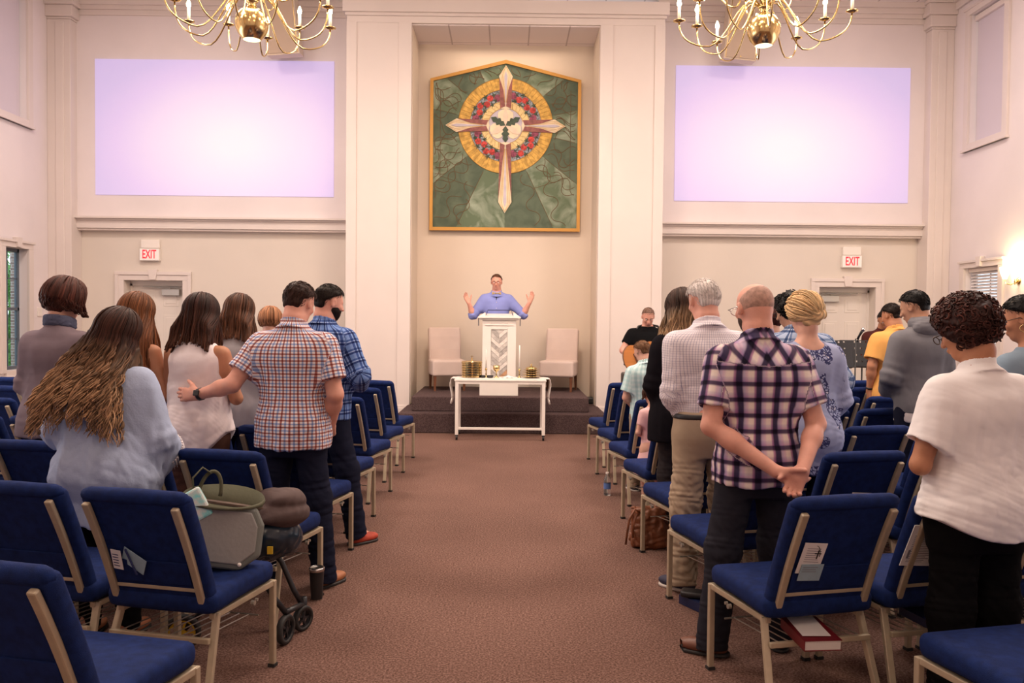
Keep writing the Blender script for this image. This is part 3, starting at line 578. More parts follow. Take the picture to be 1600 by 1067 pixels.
for i in range(32):
    a = 2 * math.pi * i / 32; c, s_ = math.cos(a), math.sin(a); z = Vector((CX0, 0, CZ0)); p = z + Vector((c * .28, -.011, s_ * .28)); q = z + Vector((math.cos(a + .09) * .36, -.011, math.sin(a + .09) * .36)); bar(bm, p, q, 0.008, 0.003)
for r in (0.565, 0.742, 0.378, 0.275):
    tube(bm, [(CX0 + r * math.cos(2 * math.pi * i / 72), -.010, CZ0 + r * math.sin(2 * math.pi * i / 72)) for i in range(73)], 0.004, 5, cap=False)
fin(bm, 'ring_stitching', Q('amber_thread', (0.38, 0.19, 0.04)), art)
# roses
def flower(bm, cx, cz, r, y, n=9, ph=0.0, am=0.18):
    vs = [bm.verts.new((cx + r * (1 - am * (k % 2)) * math.cos(ph + math.pi * k / n), y, cz + r * (1 - am * (k % 2)) * math.sin(ph + math.pi * k / n))) for k in range(2 * n)]
    c = bm.verts.new((cx, y - 0.012, cz))
    for k in range(2 * n): bm.faces.new((vs[k], vs[(k + 1) % (2 * n)], c))
gb = bmesh.new()
for qd in range(4):
    a0 = qd * 90 + 45
    for d, rad, which in ((-30, 0.45, 1), (-16, 0.49, 0), (-4, 0.44, 0), (8, 0.50, 0), (19, 0.455, 0), (32, 0.48, 1)):
        a = R(a0 + d * 0.95); fb = bmesh.new(); flower(fb, CX0 + rad * math.cos(a), CZ0 + rad * math.sin(a), 0.055 if not which else 0.062, -0.010, ph=d); fin(fb, 'berry_rose' if which else 'red_rose', m_pur if which else m_red, art)
        for e in (-8, 7):
            a = R(a0 + d + e); flower(gb, CX0 + (rad + e * .008) * math.cos(a), CZ0 + (rad + e * .008) * math.sin(a), 0.062, -0.006, n=5, ph=e, am=0.65)
fin(gb, 'rose_leaves', m_dg, art)
# cross arms
def arm(ang, L, wd, w0):
    rm = Matrix.Translation((CX0, 0, CZ0)) @ Matrix.Rotation(ang, 4, 'Y')
    def poly(name_bm, pts, y): prism(name_bm, pts, y, y + 0.012, rm)
    w_end = L - 0.17
    poly(A, [(-w0, 0.27), (0, 0.25), (w0, 0.27), (wd, w_end), (0, L), (-wd, w_end)], -0.022)
    poly(B, [(-w0 * 1.0, 0.27), (-w0 * .1, 0.30), (-w0 * .45, 0.55), (-wd * .98, w_end - 0.02)], -0.030); poly(B, [(w0 * 1.0, 0.27), (wd * .98, w_end - 0.02), (w0 * .45, 0.55), (w0 * .1, 0.30)], -0.030)
    Cc = bmesh.new(); D = bmesh.new()
    poly(Cc, [(0, 0.30), (wd * .22, w_end), (0, L - 0.09), (-wd * .22, w_end)], -0.034)
    for f in (-.75, -.5, .5, .75): bar(D, rm @ Vector((f * w0 * .2, -.024, 0.36)), rm @ Vector((f * wd, -.024, w_end + .02)), 0.006, 0.004); bar(D, rm @ Vector((f * wd, -.024, w_end + .02)), rm @ Vector((0, -.024, L - .02)), 0.004, 0.004)
    fin(Cc, 'silver_ray', m_lil, art); fin(D, 'cross_stitching', Q('orange_thread', (0.55, 0.33, 0.08)), art)
A, B = bmesh.new(), bmesh.new()
arm(0, 0.94, 0.105, 0.085); arm(R(90), 0.94, 0.105, 0.085); arm(R(-90), 0.94, 0.105, 0.085); arm(R(180), 1.36, 0.105, 0.085)
fin(A, 'cross_points', m_iv, art); fin(B, 'maroon_rays', m_mau, art)
# central lily: three petals and dark leaves between
pa, la, st = bmesh.new(), bmesh.new(), bmesh.new()
for k in range(3):
    rm = Matrix.Translation((CX0, 0, CZ0)) @ Matrix.Rotation(R(120 * k), 4, 'Y')
    prism(pa, [(0.0, 0.0), (0.07, 0.06), (0.125, 0.14), (0.115, 0.21), (0.05, 0.255), (-0.05, 0.255), (-0.115, 0.21), (-0.125, 0.14), (-0.07, 0.06)], -0.018, -0.006, rm)
    prism(st, [(0.0, 0.0), (0.035, 0.08), (0.045, 0.16), (0.0, 0.275), (-0.045, 0.16), (-0.035, 0.08)], -0.026, -0.018, rm)
    rm = Matrix.Translation((CX0, 0, CZ0)) @ Matrix.Rotation(R(120 * k + 60), 4, 'Y')
    prism(la, [(0, 0.0), (0.05, 0.06), (0.03, 0.09), (0.065, 0.13), (0.03, 0.16), (0.045, 0.20), (0, 0.262), (-0.045, 0.20), (-0.03, 0.16), (-0.065, 0.13), (-0.03, 0.09), (-0.05, 0.06)], -0.024, -0.006, rm)
fin(pa, 'lily_petals', m_iv, art, bevel=0.003); fin(st, 'lily_centre', m_pk, art); fin(la, 'lily_leaves', m_dg, art)
# wandering quilting lines and ray seams
bm = bmesh.new(); rr = random.Random(11)
def inside(x, z): return abs(x) < hw - .07 and zb + .07 < z < zs - .07 + (zp - zs) * (1 - abs(x) / hw) and math.hypot(x - CX0, z - CZ0) > 0.77 and not (abs(x) < 0.13 and z < 0)
for k in range(84):
    a = rr.uniform(0, 6.283); r0_ = rr.choice((.8, .8, 1.05, 1.3)); x, z = r0_ * math.cos(a), CZ0 + r0_ * math.sin(a); ph_ = rr.uniform(0, 6); pts = []; h = a; cv = rr.uniform(-1, 1)
    for i in range(60):
        if not inside(x, z):
            if len(pts) > 3: break
            x += 0.03 * math.cos(a); z += 0.03 * math.sin(a); pts = []; continue
        pts.append((x, -0.002, z)); h = a + 1.1 * math.sin(i * 0.33 + ph_) + cv * .5; x += 0.03 * math.cos(h); z += 0.03 * math.sin(h)
    if len(pts) > 4: tube(bm, pts, 0.0045, 4)
for i in range(14):
    a = 2 * math.pi * i / 14; pts = []
    for k in range(80):
        r = 0.76 + k * 0.03; x, z = r * math.sin(a), CZ0 + r * math.cos(a)
        if inside(x, z): pts.append((x, -0.001, z))
    if len(pts) > 2: tube(bm, [pts[0], pts[-1]], 0.004, 4)
for pl in ([(-1.02, .85), (-1.02, -.5), (-.45, -.68)], [(1.02, .85), (1.02, -.5), (.45, -.68)]): tube(bm, [(x, -.001, z) for x, z in pl], 0.004, 4)
fin(bm, 'quilting_lines', m_ln, art)
# move the ray shader's centre to the ring centre
mp = m_green.node_tree.nodes.new('ShaderNodeMapping'); mp.inputs['Location'].default_value = (-CX0, 0, -CZ0); nt = m_green.node_tree
tcn = [n_ for n_ in nt.nodes if n_.type == 'TEX_COORD'][0]
for l in list(nt.links):
    if l.from_node == tcn and l.to_node.type == 'SEPXYZ': nt.links.new(tcn.outputs['Object'], mp.inputs[0]); nt.links.new(mp.outputs[0], l.to_socket)
# ---- projected pictures on the upper wall (screens that give off light)
def screen_mat(i):
    m = bpy.data.materials.new('projected_picture_%d' % i); m.use_nodes = True; N, L = nodes(m); b = N['Principled BSDF']; tc = N.new('ShaderNodeTexCoord')
    mp = N.new('ShaderNodeMapping'); mp.inputs['Scale'].default_value = (1 / 2.25, 1, 1 / 1.45); mp.inputs['Location'].default_value = (-0.12 if i == 0 else 0.05, 0, 0.15); L.new(tc.outputs['Object'], mp.inputs[0])
    ln = N.new('ShaderNodeVectorMath'); ln.operation = 'LENGTH'; L.new(mp.outputs[0], ln.inputs[0])
    r = N.new('ShaderNodeValToRGB'); e = r.color_ramp.elements; e[0].position = 0.12; e[0].color = (0.98, 0.93, 1.0, 1); e[1].position = 1.0; e[1].color = (0.52, 0.44, 0.92, 1); k = e.new(0.55); k.color = (0.84, 0.68, 1.0, 1); k = e.new(0.8); k.color = (0.66, 0.50, 0.98, 1)
    L.new(ln.outputs['Value'], r.inputs[0]); L.new(r.outputs[0], b.inputs['Emission Color']); b.inputs['Emission Strength'].default_value = 0.55
    b.inputs['Base Color'].default_value = (0.5, 0.45, 0.5, 1); b.inputs['Roughness'].default_value = 0.9
    return m
for i, (x0, x1, lab) in enumerate(((-6.40, -2.71, 'left'), (2.59, 6.24, 'right'))):
    o = boxo('projection_screen', screen_mat(i), -(x1 - x0) / 2, (x1 - x0) / 2, 0, 0.012, -1.045, 1.045); o.location = ((x0 + x1) / 2, 12.905, 4.46)
    tag(o, 'glowing lilac and white projected picture high on the %s of the far wall' % lab, 'screen', 'projected pictures')
# ---- exit signs
def text_mesh(name, s, size, m, loc, rot, parent=None, ext=0.002, width=None):
    cu = bpy.data.curves.new(name, 'FONT'); cu.body = s; cu.size = size; cu.extrude = ext; cu.align_x = 'CENTER'; cu.align_y = 'CENTER'; cu.offset = size * 0.012
    o = bpy.data.objects.new(name, cu); C.objects.link(o); dg = bpy.context.evaluated_depsgraph_get(); dg.update()
    me = bpy.data.meshes.new_from_object(o.evaluated_get(dg)); bpy.data.objects.remove(o)
    o = bpy.data.objects.new(name, me); C.objects.link(o); me.materials.clear(); me.materials.append(m)
    if width:
        xs = [v.co.x for v in me.vertices]; k = width / (max(xs) - min(xs))
        for v in me.vertices: v.co.x *= k
    o.location = loc; o.rotation_euler = rot
    if parent: o.parent = parent
    return o
m_exit = mat('exit_face', (0.85, 0.80, 0.76), 0.5, emit=(1, .92, .88), estr=0.12); m_exr = mat('exit_red', (0.75, 0.02, 0.04), 0.5, emit=(1, .03, .06), estr=0.35)
for x, lab in ((-5.60, 'left'), (5.42, 'right')):
    e = tag(empty('exit_sign', (x, 13.05, 2.50)), 'white exit sign with red letters above the %s door' % lab, 'exit sign')
    boxo('housing', m_white, -0.155, 0.155, -0.075, 0, -0.095, 0.095, e, bevel=0.006); boxo('sign_face', m_exit, -0.145, 0.145, -0.08, -0.074, -0.085, 0.085, e)
    boxo('battery_box', m_white, -0.14, 0.15, -0.06, 0, 0.10, 0.235, e, bevel=0.012)
    text_mesh('lettering', 'EXIT', 0.19, m_exr, (0, -0.082, 0.0), (R(90), 0, 0), e, width=0.215)
# ---- suspended loudspeakers
m_spk = mat('tan_speaker_cloth', (0.52, 0.40, 0.31), 0.9, bump=0.3, bscale=400); m_spc = mat('cream_cabinet', (0.66, 0.54, 0.42), 0.6)
for x, rl, yw, lab in ((-3.36, 5, 12, 'left'), (3.44, -5, -12, 'right')):
    e = tag(empty('loudspeaker', (x, 12.55, 5.46)), 'tall tan loudspeaker cabinet hanging above the %s projected picture' % lab, 'loudspeaker', 'hanging loudspeakers')
    e.rotation_euler = (R(6), -R(rl) , 0)
    boxo('cabinet', m_spc, -0.245, 0.245, -0.15, 0.12, 0, 0.88, e, bevel=0.006); boxo('grille', m_spk, -0.215, 0.215, -0.165, -0.149, 0.02, 0.86, e, bevel=0.008)
    bm = bmesh.new(); box(bm, -0.225, -0.215, -0.158, -0.149, 0.02, 0.86); box(bm, 0.215, 0.225, -0.158, -0.149, 0.02, 0.86); fin(bm, 'seam', m_goldd, e)
    bm = bmesh.new(); lathe(bm, [(0, 0), (0.012, 0), (0.012, 0.003), (0, 0.003)], (0, -0.168, 0.045), 10, Matrix.Rotation(R(90), 4, 'X')); fin(bm, 'badge', m_goldd, e)
# ---- small ceiling mounted unit at the top of the picture
bm = bmesh.new(); box(bm, -0.07, 0.07, -0.05, 0.05, 0.0, 0.3); box(bm, -0.085, 0.085, -0.06, 0.06, 0.29, 0.42)
o = fin(bm, 'ceiling_fixture', m_white, bevel=0.01); o.location = (-0.02, 10.6, ZC - 0.44 + 0.02); tag(o, 'small white fixture hanging from the ceiling above the alcove', 'fixture')
# ---- chandeliers
m_bulb = mat('candle_bulb', (1, 0.9, 0.7), 0.3, emit=(1.0, 0.72, 0.38), estr=60); m_sleeve = mat('candle_sleeve', (0.90, 0.82, 0.70), 0.4, emit=(1, 0.75, 0.45), estr=0.35)
m_disc = mat('chandelier_bottom_light', (1, .95, .8), 0.5, emit=(1, 0.84, 0.48), estr=2.2)
def chandelier(x, y, z, lab, ph):
    e = tag(empty('chandelier', (x, y, z)), lab, 'chandelier', 'brass chandeliers')
    bm = bmesh.new(); lathe(bm, [(0.066, 0.0), (0.075, 0.008), (0.105, 0.045), (0.124, 0.09), (0.128, 0.13), (0.120, 0.175), (0.095, 0.215), (0.06, 0.238), (0.034, 0.255), (0.028, 0.275), (0.045, 0.29), (0.048, 0.30), (0.03, 0.32), (0.028, 0.36), (0.055, 0.39), (0.085, 0.41), (0.085, 0.425), (0.04, 0.45), (0.03, 0.50), (0.05, 0.55), (0.035, 0.60), (0.014, 0.63), (0.012, 0.72)], n=36, close=False)
    fin(bm, 'body', m_gold, e, smooth=True)
    bm = bmesh.new(); lathe(bm, [(0.0, 0.004), (0.066, 0.002), (0.066, 0.012), (0, 0.014)], n=30); fin(bm, 'bottom_light', m_disc, e)
    top = ZC - z; bm = bmesh.new(); zz = 0.70; i = 0
    while zz < top - 0.1:
        a = (i % 2) * R(90); tube(bm, [(0.016 * math.cos(t) * math.cos(a), 0.016 * math.cos(t) * math.sin(a), zz + 0.03 + 0.03 * math.sin(t)) for t in [k * math.pi / 5 for k in range(11)]], 0.004, 5, cap=False); zz += 0.05; i += 1
    fin(bm, 'chain', m_goldd, e); bm = bmesh.new(); lathe(bm, [(0.0, top - 0.001), (0.08, top - 0.001), (0.075, top - 0.03), (0.03, top - 0.06), (0.0, top - 0.07)], n=24); fin(bm, 'canopy', m_gold, e, smooth=True)
    for tier, (n, rad, z0, lo, cz, p) in enumerate(((12, 0.63, 0.41, 0.02, 0.22, 0), (6, 0.40, 0.56, 0.34, 0.52, 15))):
        for k in range(n):
            a = R(360 * k / n + p) + ph; c, s_ = math.cos(a), math.sin(a); P = lambda r, zz: (r * c, r * s_, zz)
            rr_ = rad + (0.02 if k % 2 else -0.05); czk = cz + (0.0 if k % 2 else 0.05)
            pts = []
            B0, B1, B2, B3 = (0.04, z0 - 0.10), (0.19, z0 + 0.08), (rr_ * 0.42, lo - 0.07), (rr_ * 0.72, lo)
            for (q0, q1, q2, q3), m_ in (((B0, B1, B2, B3), 10), ((B3, (rr_ * 0.92, lo + 0.03), (rr_, lo + 0.10), (rr_, czk)), 8)):
                for t in [i / m_ for i in range(m_ + (0 if q3 == B3 else 1))]:
                    u = 1 - t; pts.append(P(u**3 * q0[0] + 3 * u * u * t * q1[0] + 3 * u * t * t * q2[0] + t**3 * q3[0], u**3 * q0[1] + 3 * u * u * t * q1[1] + 3 * u * t * t * q2[1] + t**3 * q3[1]))
            bm = bmesh.new(); tube(bm, pts, 0.0065, 7)
            lathe(bm, [(0.0, -0.004), (0.012, -0.004), (0.045, 0.006), (0.048, 0.012), (0.02, 0.008), (0.014, 0.014), (0.014, 0.026), (0, 0.026)], P(rr_, czk), 16)
            ar = fin(bm, 'arm', m_gold, e, smooth=True)
            bm = bmesh.new(); lathe(bm, [(0.0125, 0.022), (0.0125, 0.12), (0.0, 0.122)], P(rr_, czk), 12); fin(bm, 'candle_sleeve', m_sleeve, ar, smooth=True)
            bm = bmesh.new(); lathe(bm, [(0.006, 0.12), (0.016, 0.135), (0.018, 0.15), (0.012, 0.168), (0.003, 0.19), (0.0, 0.19)], P(rr_, czk), 10); fin(bm, 'bulb', m_bulb, ar, smooth=True)
    l = bpy.data.lights.new('chandelier_glow', 'POINT'); l.energy = 165; l.color = (1.0, 0.76, 0.56); l.shadow_soft_size = 0.35
    lo_ = bpy.data.objects.new('chandelier_glow', l); C.objects.link(lo_); lo_.location = (0, 0, 0.95); lo_.parent = e
chandelier(-2.005, 6.5, 3.70, 'brass candle chandelier at the upper left of the hall', 0.1)
chandelier(1.985, 6.5, 3.70, 'brass candle chandelier at the upper right of the hall', 0.33)
for x in (-2.0, 2.0):   # lamps of the matching pair of chandeliers behind the camera
    l = bpy.data.lights.new('rear_chandelier_glow', 'POINT'); l.energy = 70; l.color = (1.0, 0.76, 0.56); l.shadow_soft_size = 0.35; lo_ = bpy.data.objects.new('rear_chandelier_glow', l); C.objects.link(lo_); lo_.location = (x, 0.2, 4.7)
# ---- wall sconce on the right wall
e = tag(empty('wall_sconce', (XR, 11.0, 2.12)), 'glowing brass wall sconce on the right wall', 'wall lamp')
bm = bmesh.new(); lathe(bm, [(0, 0), (0.05, 0), (0.05, 0.01), (0.02, 0.02), (0, 0.02)], (0, 0, 0), 16, Matrix.Rotation(-R(90), 4, 'Y')); 
for s in (-1, 1): tube(bm, [(-0.02, 0, 0), (-0.08, s * 0.04, -0.05), (-0.12, s * 0.10, -0.03), (-0.12, s * 0.11, 0.03)], 0.007, 7)
fin(bm, 'bracket', m_gold, e, smooth=True)
m_shade = mat('sconce_shade_glass', (1, 0.9, 0.7), 0.4, emit=(1.0, 0.80, 0.42), estr=7)
for s in (-1, 1):
    bm = bmesh.new(); lathe(bm, [(0.025, 0.03), (0.035, 0.06), (0.06, 0.12), (0.065, 0.19), (0.058, 0.19), (0.03, 0.07), (0, 0.05)], (-0.12, s * 0.11, 0), 20); fin(bm, 'shade', m_shade, e, smooth=True)
l = bpy.data.lights.new('sconce_glow', 'POINT'); l.energy = 14; l.color = (1.0, 0.75, 0.4); l.shadow_soft_size = 0.08; lo_ = bpy.data.objects.new('sconce_glow', l); C.objects.link(lo_); lo_.parent = e; lo_.location = (-0.14, 0, 0.24)
# ================================================================ people: implicit surfaces turned into one continuous mesh per body or garment
V = lambda *a: np.array(a, dtype=np.float32)
def smin(a, b, k):
    h = np.maximum(k - np.abs(a - b), 0) / k
    return np.minimum(a, b) - h * h * k * 0.25
def smax(a, b, k): return -smin(-a, -b, k)
def rcone(P, a, b, ra, rb):
    a = np.asarray(a, np.float32); b = np.asarray(b, np.float32); ba = b - a; L = float(ba @ ba) + 1e-9
    h = np.clip((P - a) @ ba / L, 0, 1)
    q = P - a - h[:, None] * ba
    return np.sqrt((q * q).sum(1)) - (ra + (rb - ra) * h)
def ell(P, c, r, M=None):
    q = P - np.asarray(c, np.float32)
    if M is not None: q = q @ np.asarray(M, np.float32)
    r = np.asarray(r, np.float32); a = q / r; k0 = np.sqrt((a * a).sum(1)) + 1e-6; b = a / r; k1 = np.sqrt((b * b).sum(1)) + 1e-6
    return k0 * (k0 - 1) / k1
def catmull(rows, n=80):
    rows = np.array(rows, float); z = np.linspace(rows[0, 0], rows[-1, 0], n); out = [z]
    for c in range(1, rows.shape[1]):
        zs, v = rows[:, 0], rows[:, c]; m = np.gradient(v, zs); i = np.clip(np.searchsorted(zs, z) - 1, 0, len(zs) - 2); h = zs[i + 1] - zs[i]; t = (z - zs[i]) / h
        out.append((2 * t**3 - 3 * t**2 + 1) * v[i] + (t**3 - 2 * t**2 + t) * h * m[i] + (-2 * t**3 + 3 * t**2) * v[i + 1] + (t**3 - t**2) * h * m[i + 1])
    return np.array(out, np.float32)
def loft(P, prof, n=2.3, cap0=0.0, cap1=0.0):
    """prof rows (z, cx, cy, rx, ry), already smoothed"""
    z = P[:, 2]; cx = np.interp(z, prof[0], prof[1]); cy = np.interp(z, prof[0], prof[2]); rx = np.interp(z, prof[0], prof[3]); ry = np.interp(z, prof[0], prof[4])
    x = np.abs((P[:, 0] - cx) / rx); y = np.abs((P[:, 1] - cy) / ry)
    d = ((x**n + y**n + 1e-9)**(1 / n) - 1) * np.minimum(rx, ry) * 0.92
    d = smax(d, prof[0][0] - z, 0.012); d = smax(d, z - prof[0][-1], 0.012)
    return d
def wob(P, f, seed, sharp=False):
    r = np.random.RandomState(seed); o = np.zeros(len(P), np.float32)
    for i in range(4):
        k = r.normal(size=3) * f * (0.7 + 0.5 * i); k2 = r.normal(size=3) * f * 0.6
        w_ = np.sin(P @ k.astype(np.float32) + r.uniform(0, 6) + 1.7 * np.sin(P @ k2.astype(np.float32) + r.uniform(0, 6)))
        o += (1 - 2 * np.abs(w_) if sharp else w_) / (1 + 0.6 * i)
    return o / 2.3
def poly_mesh(fn, lo, hi, h):
    """surface nets with a coarse pass so that only points near the surface are evaluated"""
    lo = np.array(lo, float); hi = np.array(hi, float); S = 4
    nc = np.ceil((hi - lo) / (h * S)).astype(int) + 1
    g = [lo[i] + np.arange(nc[i] + 1) * h * S for i in range(3)]
    X = np.stack(np.meshgrid(*g, indexing='ij'), -1).reshape(-1, 3).astype(np.float32)
    Dc = fn(X).reshape(nc + 1)
    thr = h * S * 1.15
    act = np.zeros(nc, bool); mn = np.full(nc, 1e9); mx = np.full(nc, -1e9)
    for a in (0, 1):
        for b in (0, 1):
            for c in (0, 1):
                v = Dc[a:a + nc[0], b:b + nc[1], c:c + nc[2]]; mn = np.minimum(mn, v); mx = np.maximum(mx, v)
    act = (mn < thr) & (mx > -thr)
    nf = nc * S + 1
    D = np.repeat(np.repeat(np.repeat(Dc[:-1, :-1, :-1], S, 0), S, 1), S, 2); D = np.pad(D, ((0, 1),) * 3, mode='edge').astype(np.float32)
    M = np.repeat(np.repeat(np.repeat(act, S, 0), S, 1), S, 2); M = np.pad(M, ((0, 1),) * 3)
    M2 = M.copy(); M2[1:] |= M[:-1]; M = M2; M2 = M.copy(); M2[:, 1:] |= M[:, :-1]; M = M2; M2 = M.copy(); M2[:, :, 1:] |= M[:, :, :-1]; M = M2
    idx = np.argwhere(M); P = (lo + idx * h).astype(np.float32); out = np.empty(len(P), np.float32)
    for s in range(0, len(P), 400000): out[s:s + 400000] = fn(P[s:s + 400000])
    D[M] = out
    B = D < 0; n = np.array(D.shape) - 1
    cnt = np.zeros(n, np.int8)
    for a in (0, 1):
        for b in (0, 1):
            for c in (0, 1): cnt += B[a:a + n[0], b:b + n[1], c:c + n[2]]
    cells = np.argwhere((cnt > 0) & (cnt < 8)); vid = -np.ones(n, np.int32); vid[tuple(cells.T)] = np.arange(len(cells))
    acc = np.zeros((len(cells), 3)); num = np.zeros(len(cells)); off = [(a, b, c) for a in (0, 1) for b in (0, 1) for c in (0, 1)]
    val = {o: D[cells[:, 0] + o[0], cells[:, 1] + o[1], cells[:, 2] + o[2]] for o in off}
    for o in off:
        for ax in range(3):
            if o[ax] == 0:
                o2 = list(o); o2[ax] = 1; o2 = tuple(o2); va, vb = val[o], val[o2]; m = (va < 0) != (vb < 0)
                t = np.where(m, va / np.where(m, va - vb, 1), 0); p = np.array(o, float)[None, :].repeat(len(cells), 0); p[:, ax] += t
                acc[m] += p[m]; num[m] += 1
    verts = lo + (cells + acc / np.maximum(num, 1)[:, None]) * h
    faces = []
    for ax in range(3):
        u, v = (ax + 1) % 3, (ax + 2) % 3
        sl0 = [slice(None)] * 3; sl1 = [slice(None)] * 3; sl0[ax] = slice(0, -1); sl1[ax] = slice(1, None)
        A, Bb = B[tuple(sl0)], B[tuple(sl1)]; ch = np.argwhere(A != Bb)
        ch = ch[(ch[:, u] > 0) & (ch[:, v] > 0) & (ch[:, u] < n[u]) & (ch[:, v] < n[v])]
        fl = A[tuple(ch.T)]
        q = []
        for du, dv in ((-1, -1), (0, -1), (0, 0), (-1, 0)):
            c = ch.copy(); c[:, u] += du; c[:, v] += dv; q.append(vid[tuple(c.T)])
        q = np.stack(q, 1); q[~fl] = q[~fl][:, ::-1]; faces.append(q)
    faces = np.concatenate(faces); faces = faces[(faces >= 0).all(1)]
    return verts.astype(np.float32), faces
def np_mesh(name, verts, faces, m, parent=None, attr=None):
    me = bpy.data.meshes.new(name); me.vertices.add(len(verts)); me.vertices.foreach_set('co', np.asarray(verts, np.float32).ravel())
    k = faces.shape[1]; me.loops.add(faces.size); me.loops.foreach_set('vertex_index', faces.astype(np.int32).ravel())
    me.polygons.add(len(faces)); me.polygons.foreach_set('loop_start', np.arange(0, faces.size, k, dtype=np.int32)); me.polygons.foreach_set('use_smooth', np.ones(len(faces), bool))
    if attr is not None:
        a = me.attributes.new('cloth', 'FLOAT_VECTOR', 'POINT'); a.data.foreach_set('vector', np.asarray(attr, np.float32).ravel())
    me.update(calc_edges=True); me.validate()
    return link_obj(name, me, m, parent)
def tubes_np(pts, rad, n=5):
    """pts (N,K,3), rad (N,K) -> verts, quads, index of strand, t along"""
    N_, K, _ = pts.shape; T = np.gradient(pts, axis=1); T /= np.linalg.norm(T, axis=2, keepdims=True) + 1e-9
    ref = np.array([0.83, 0.17, 0.31]); A = np.cross(T, ref); A /= np.linalg.norm(A, axis=2, keepdims=True) + 1e-9; B = np.cross(T, A)
    th = np.arange(n) * 2 * np.pi / n
    v = pts[:, :, None, :] + rad[:, :, None, None] * (A[:, :, None, :] * np.cos(th)[None, None, :, None] + B[:, :, None, :] * np.sin(th)[None, None, :, None])
    i = np.arange(N_)[:, None, None] * K * n; k = np.arange(K - 1)[None, :, None] * n; j = np.arange(n)[None, None, :]; j2 = (j + 1) % n
    f = np.stack([i + k + j, i + k + j2, i + k + n + j2, i + k + n + j], -1).reshape(-1, 4)
    si = np.broadcast_to(np.arange(N_)[:, None, None], (N_, K, n)).ravel(); tt = np.broadcast_to(np.linspace(0, 1, K)[None, :, None], (N_, K, n)).ravel()
    return v.reshape(-1, 3), f, si, tt
# ---------------------------------------------------------------- cloth, hair and skin materials
def attr_uv(N, L):
    a = N.new('ShaderNodeAttribute'); a.attribute_name = 'cloth'; s = N.new('ShaderNodeSeparateXYZ'); L.new(a.outputs['Vector'], s.inputs[0]); return a, s
def plaid(name, bands_u, bands_v, period, base_bump=0.3, soft=False, period_v=None):
    """bands: [(start fraction, colour)], multiplied crosswise like a weave"""
    m = bpy.data.materials.new(name); m.use_nodes = True; N, L = nodes(m); b = N['Principled BSDF']; a, s = attr_uv(N, L); outs = []
    for ax, bands, per in (('X', bands_u, period), ('Y', bands_v, period_v or period)):
        d = N.new('ShaderNodeMath'); d.operation = 'DIVIDE'; L.new(s.outputs[ax], d.inputs[0]); d.inputs[1].default_value = per
        f = N.new('ShaderNodeMath'); f.operation = 'FRACT'; L.new(d.outputs[0], f.inputs[0])
        r = N.new('ShaderNodeValToRGB'); r.color_ramp.interpolation = 'EASE' if soft else 'CONSTANT'; e = r.color_ramp.elements
        e[0].position = bands[0][0]; e[0].color = (*bands[0][1], 1); e[1].position = bands[1][0]; e[1].color = (*bands[1][1], 1)
        for p, c in bands[2:]: k = e.new(p); k.color = (*c, 1)
        L.new(f.outputs[0], r.inputs[0]); outs.append(r)
    mx = N.new('ShaderNodeMix'); mx.data_type = 'RGBA'; mx.blend_type = 'MULTIPLY'; mx.inputs[0].default_value = 1.0
    L.new(outs[0].outputs[0], mx.inputs[6]); L.new(outs[1].outputs[0], mx.inputs[7]); L.new(mx.outputs[2], b.inputs['Base Color'])
    b.inputs['Roughness'].default_value = 0.85; b.inputs['Specular IOR Level'].default_value = 0.2
    n2 = N.new('ShaderNodeTexNoise'); n2.inputs['Scale'].default_value = 28; n2.inputs['Detail'].default_value = 4; L.new(a.outputs['Vector'], n2.inputs[0])
    bp = N.new('ShaderNodeBump'); bp.inputs['Strength'].default_value = base_bump; bp.inputs['Distance'].default_value = 0.006; L.new(n2.outputs[0], bp.inputs['Height']); L.new(bp.outputs[0], b.inputs['Normal'])
    return m
def cloth(name, col, var=0.06, bump=0.35, bscale=26, rough=0.9, sheen=0.0):
    return mat(name, col, rough, var=var, scale=6, bump=bump, bscale=bscale, sheen=sheen, spec=0.08)
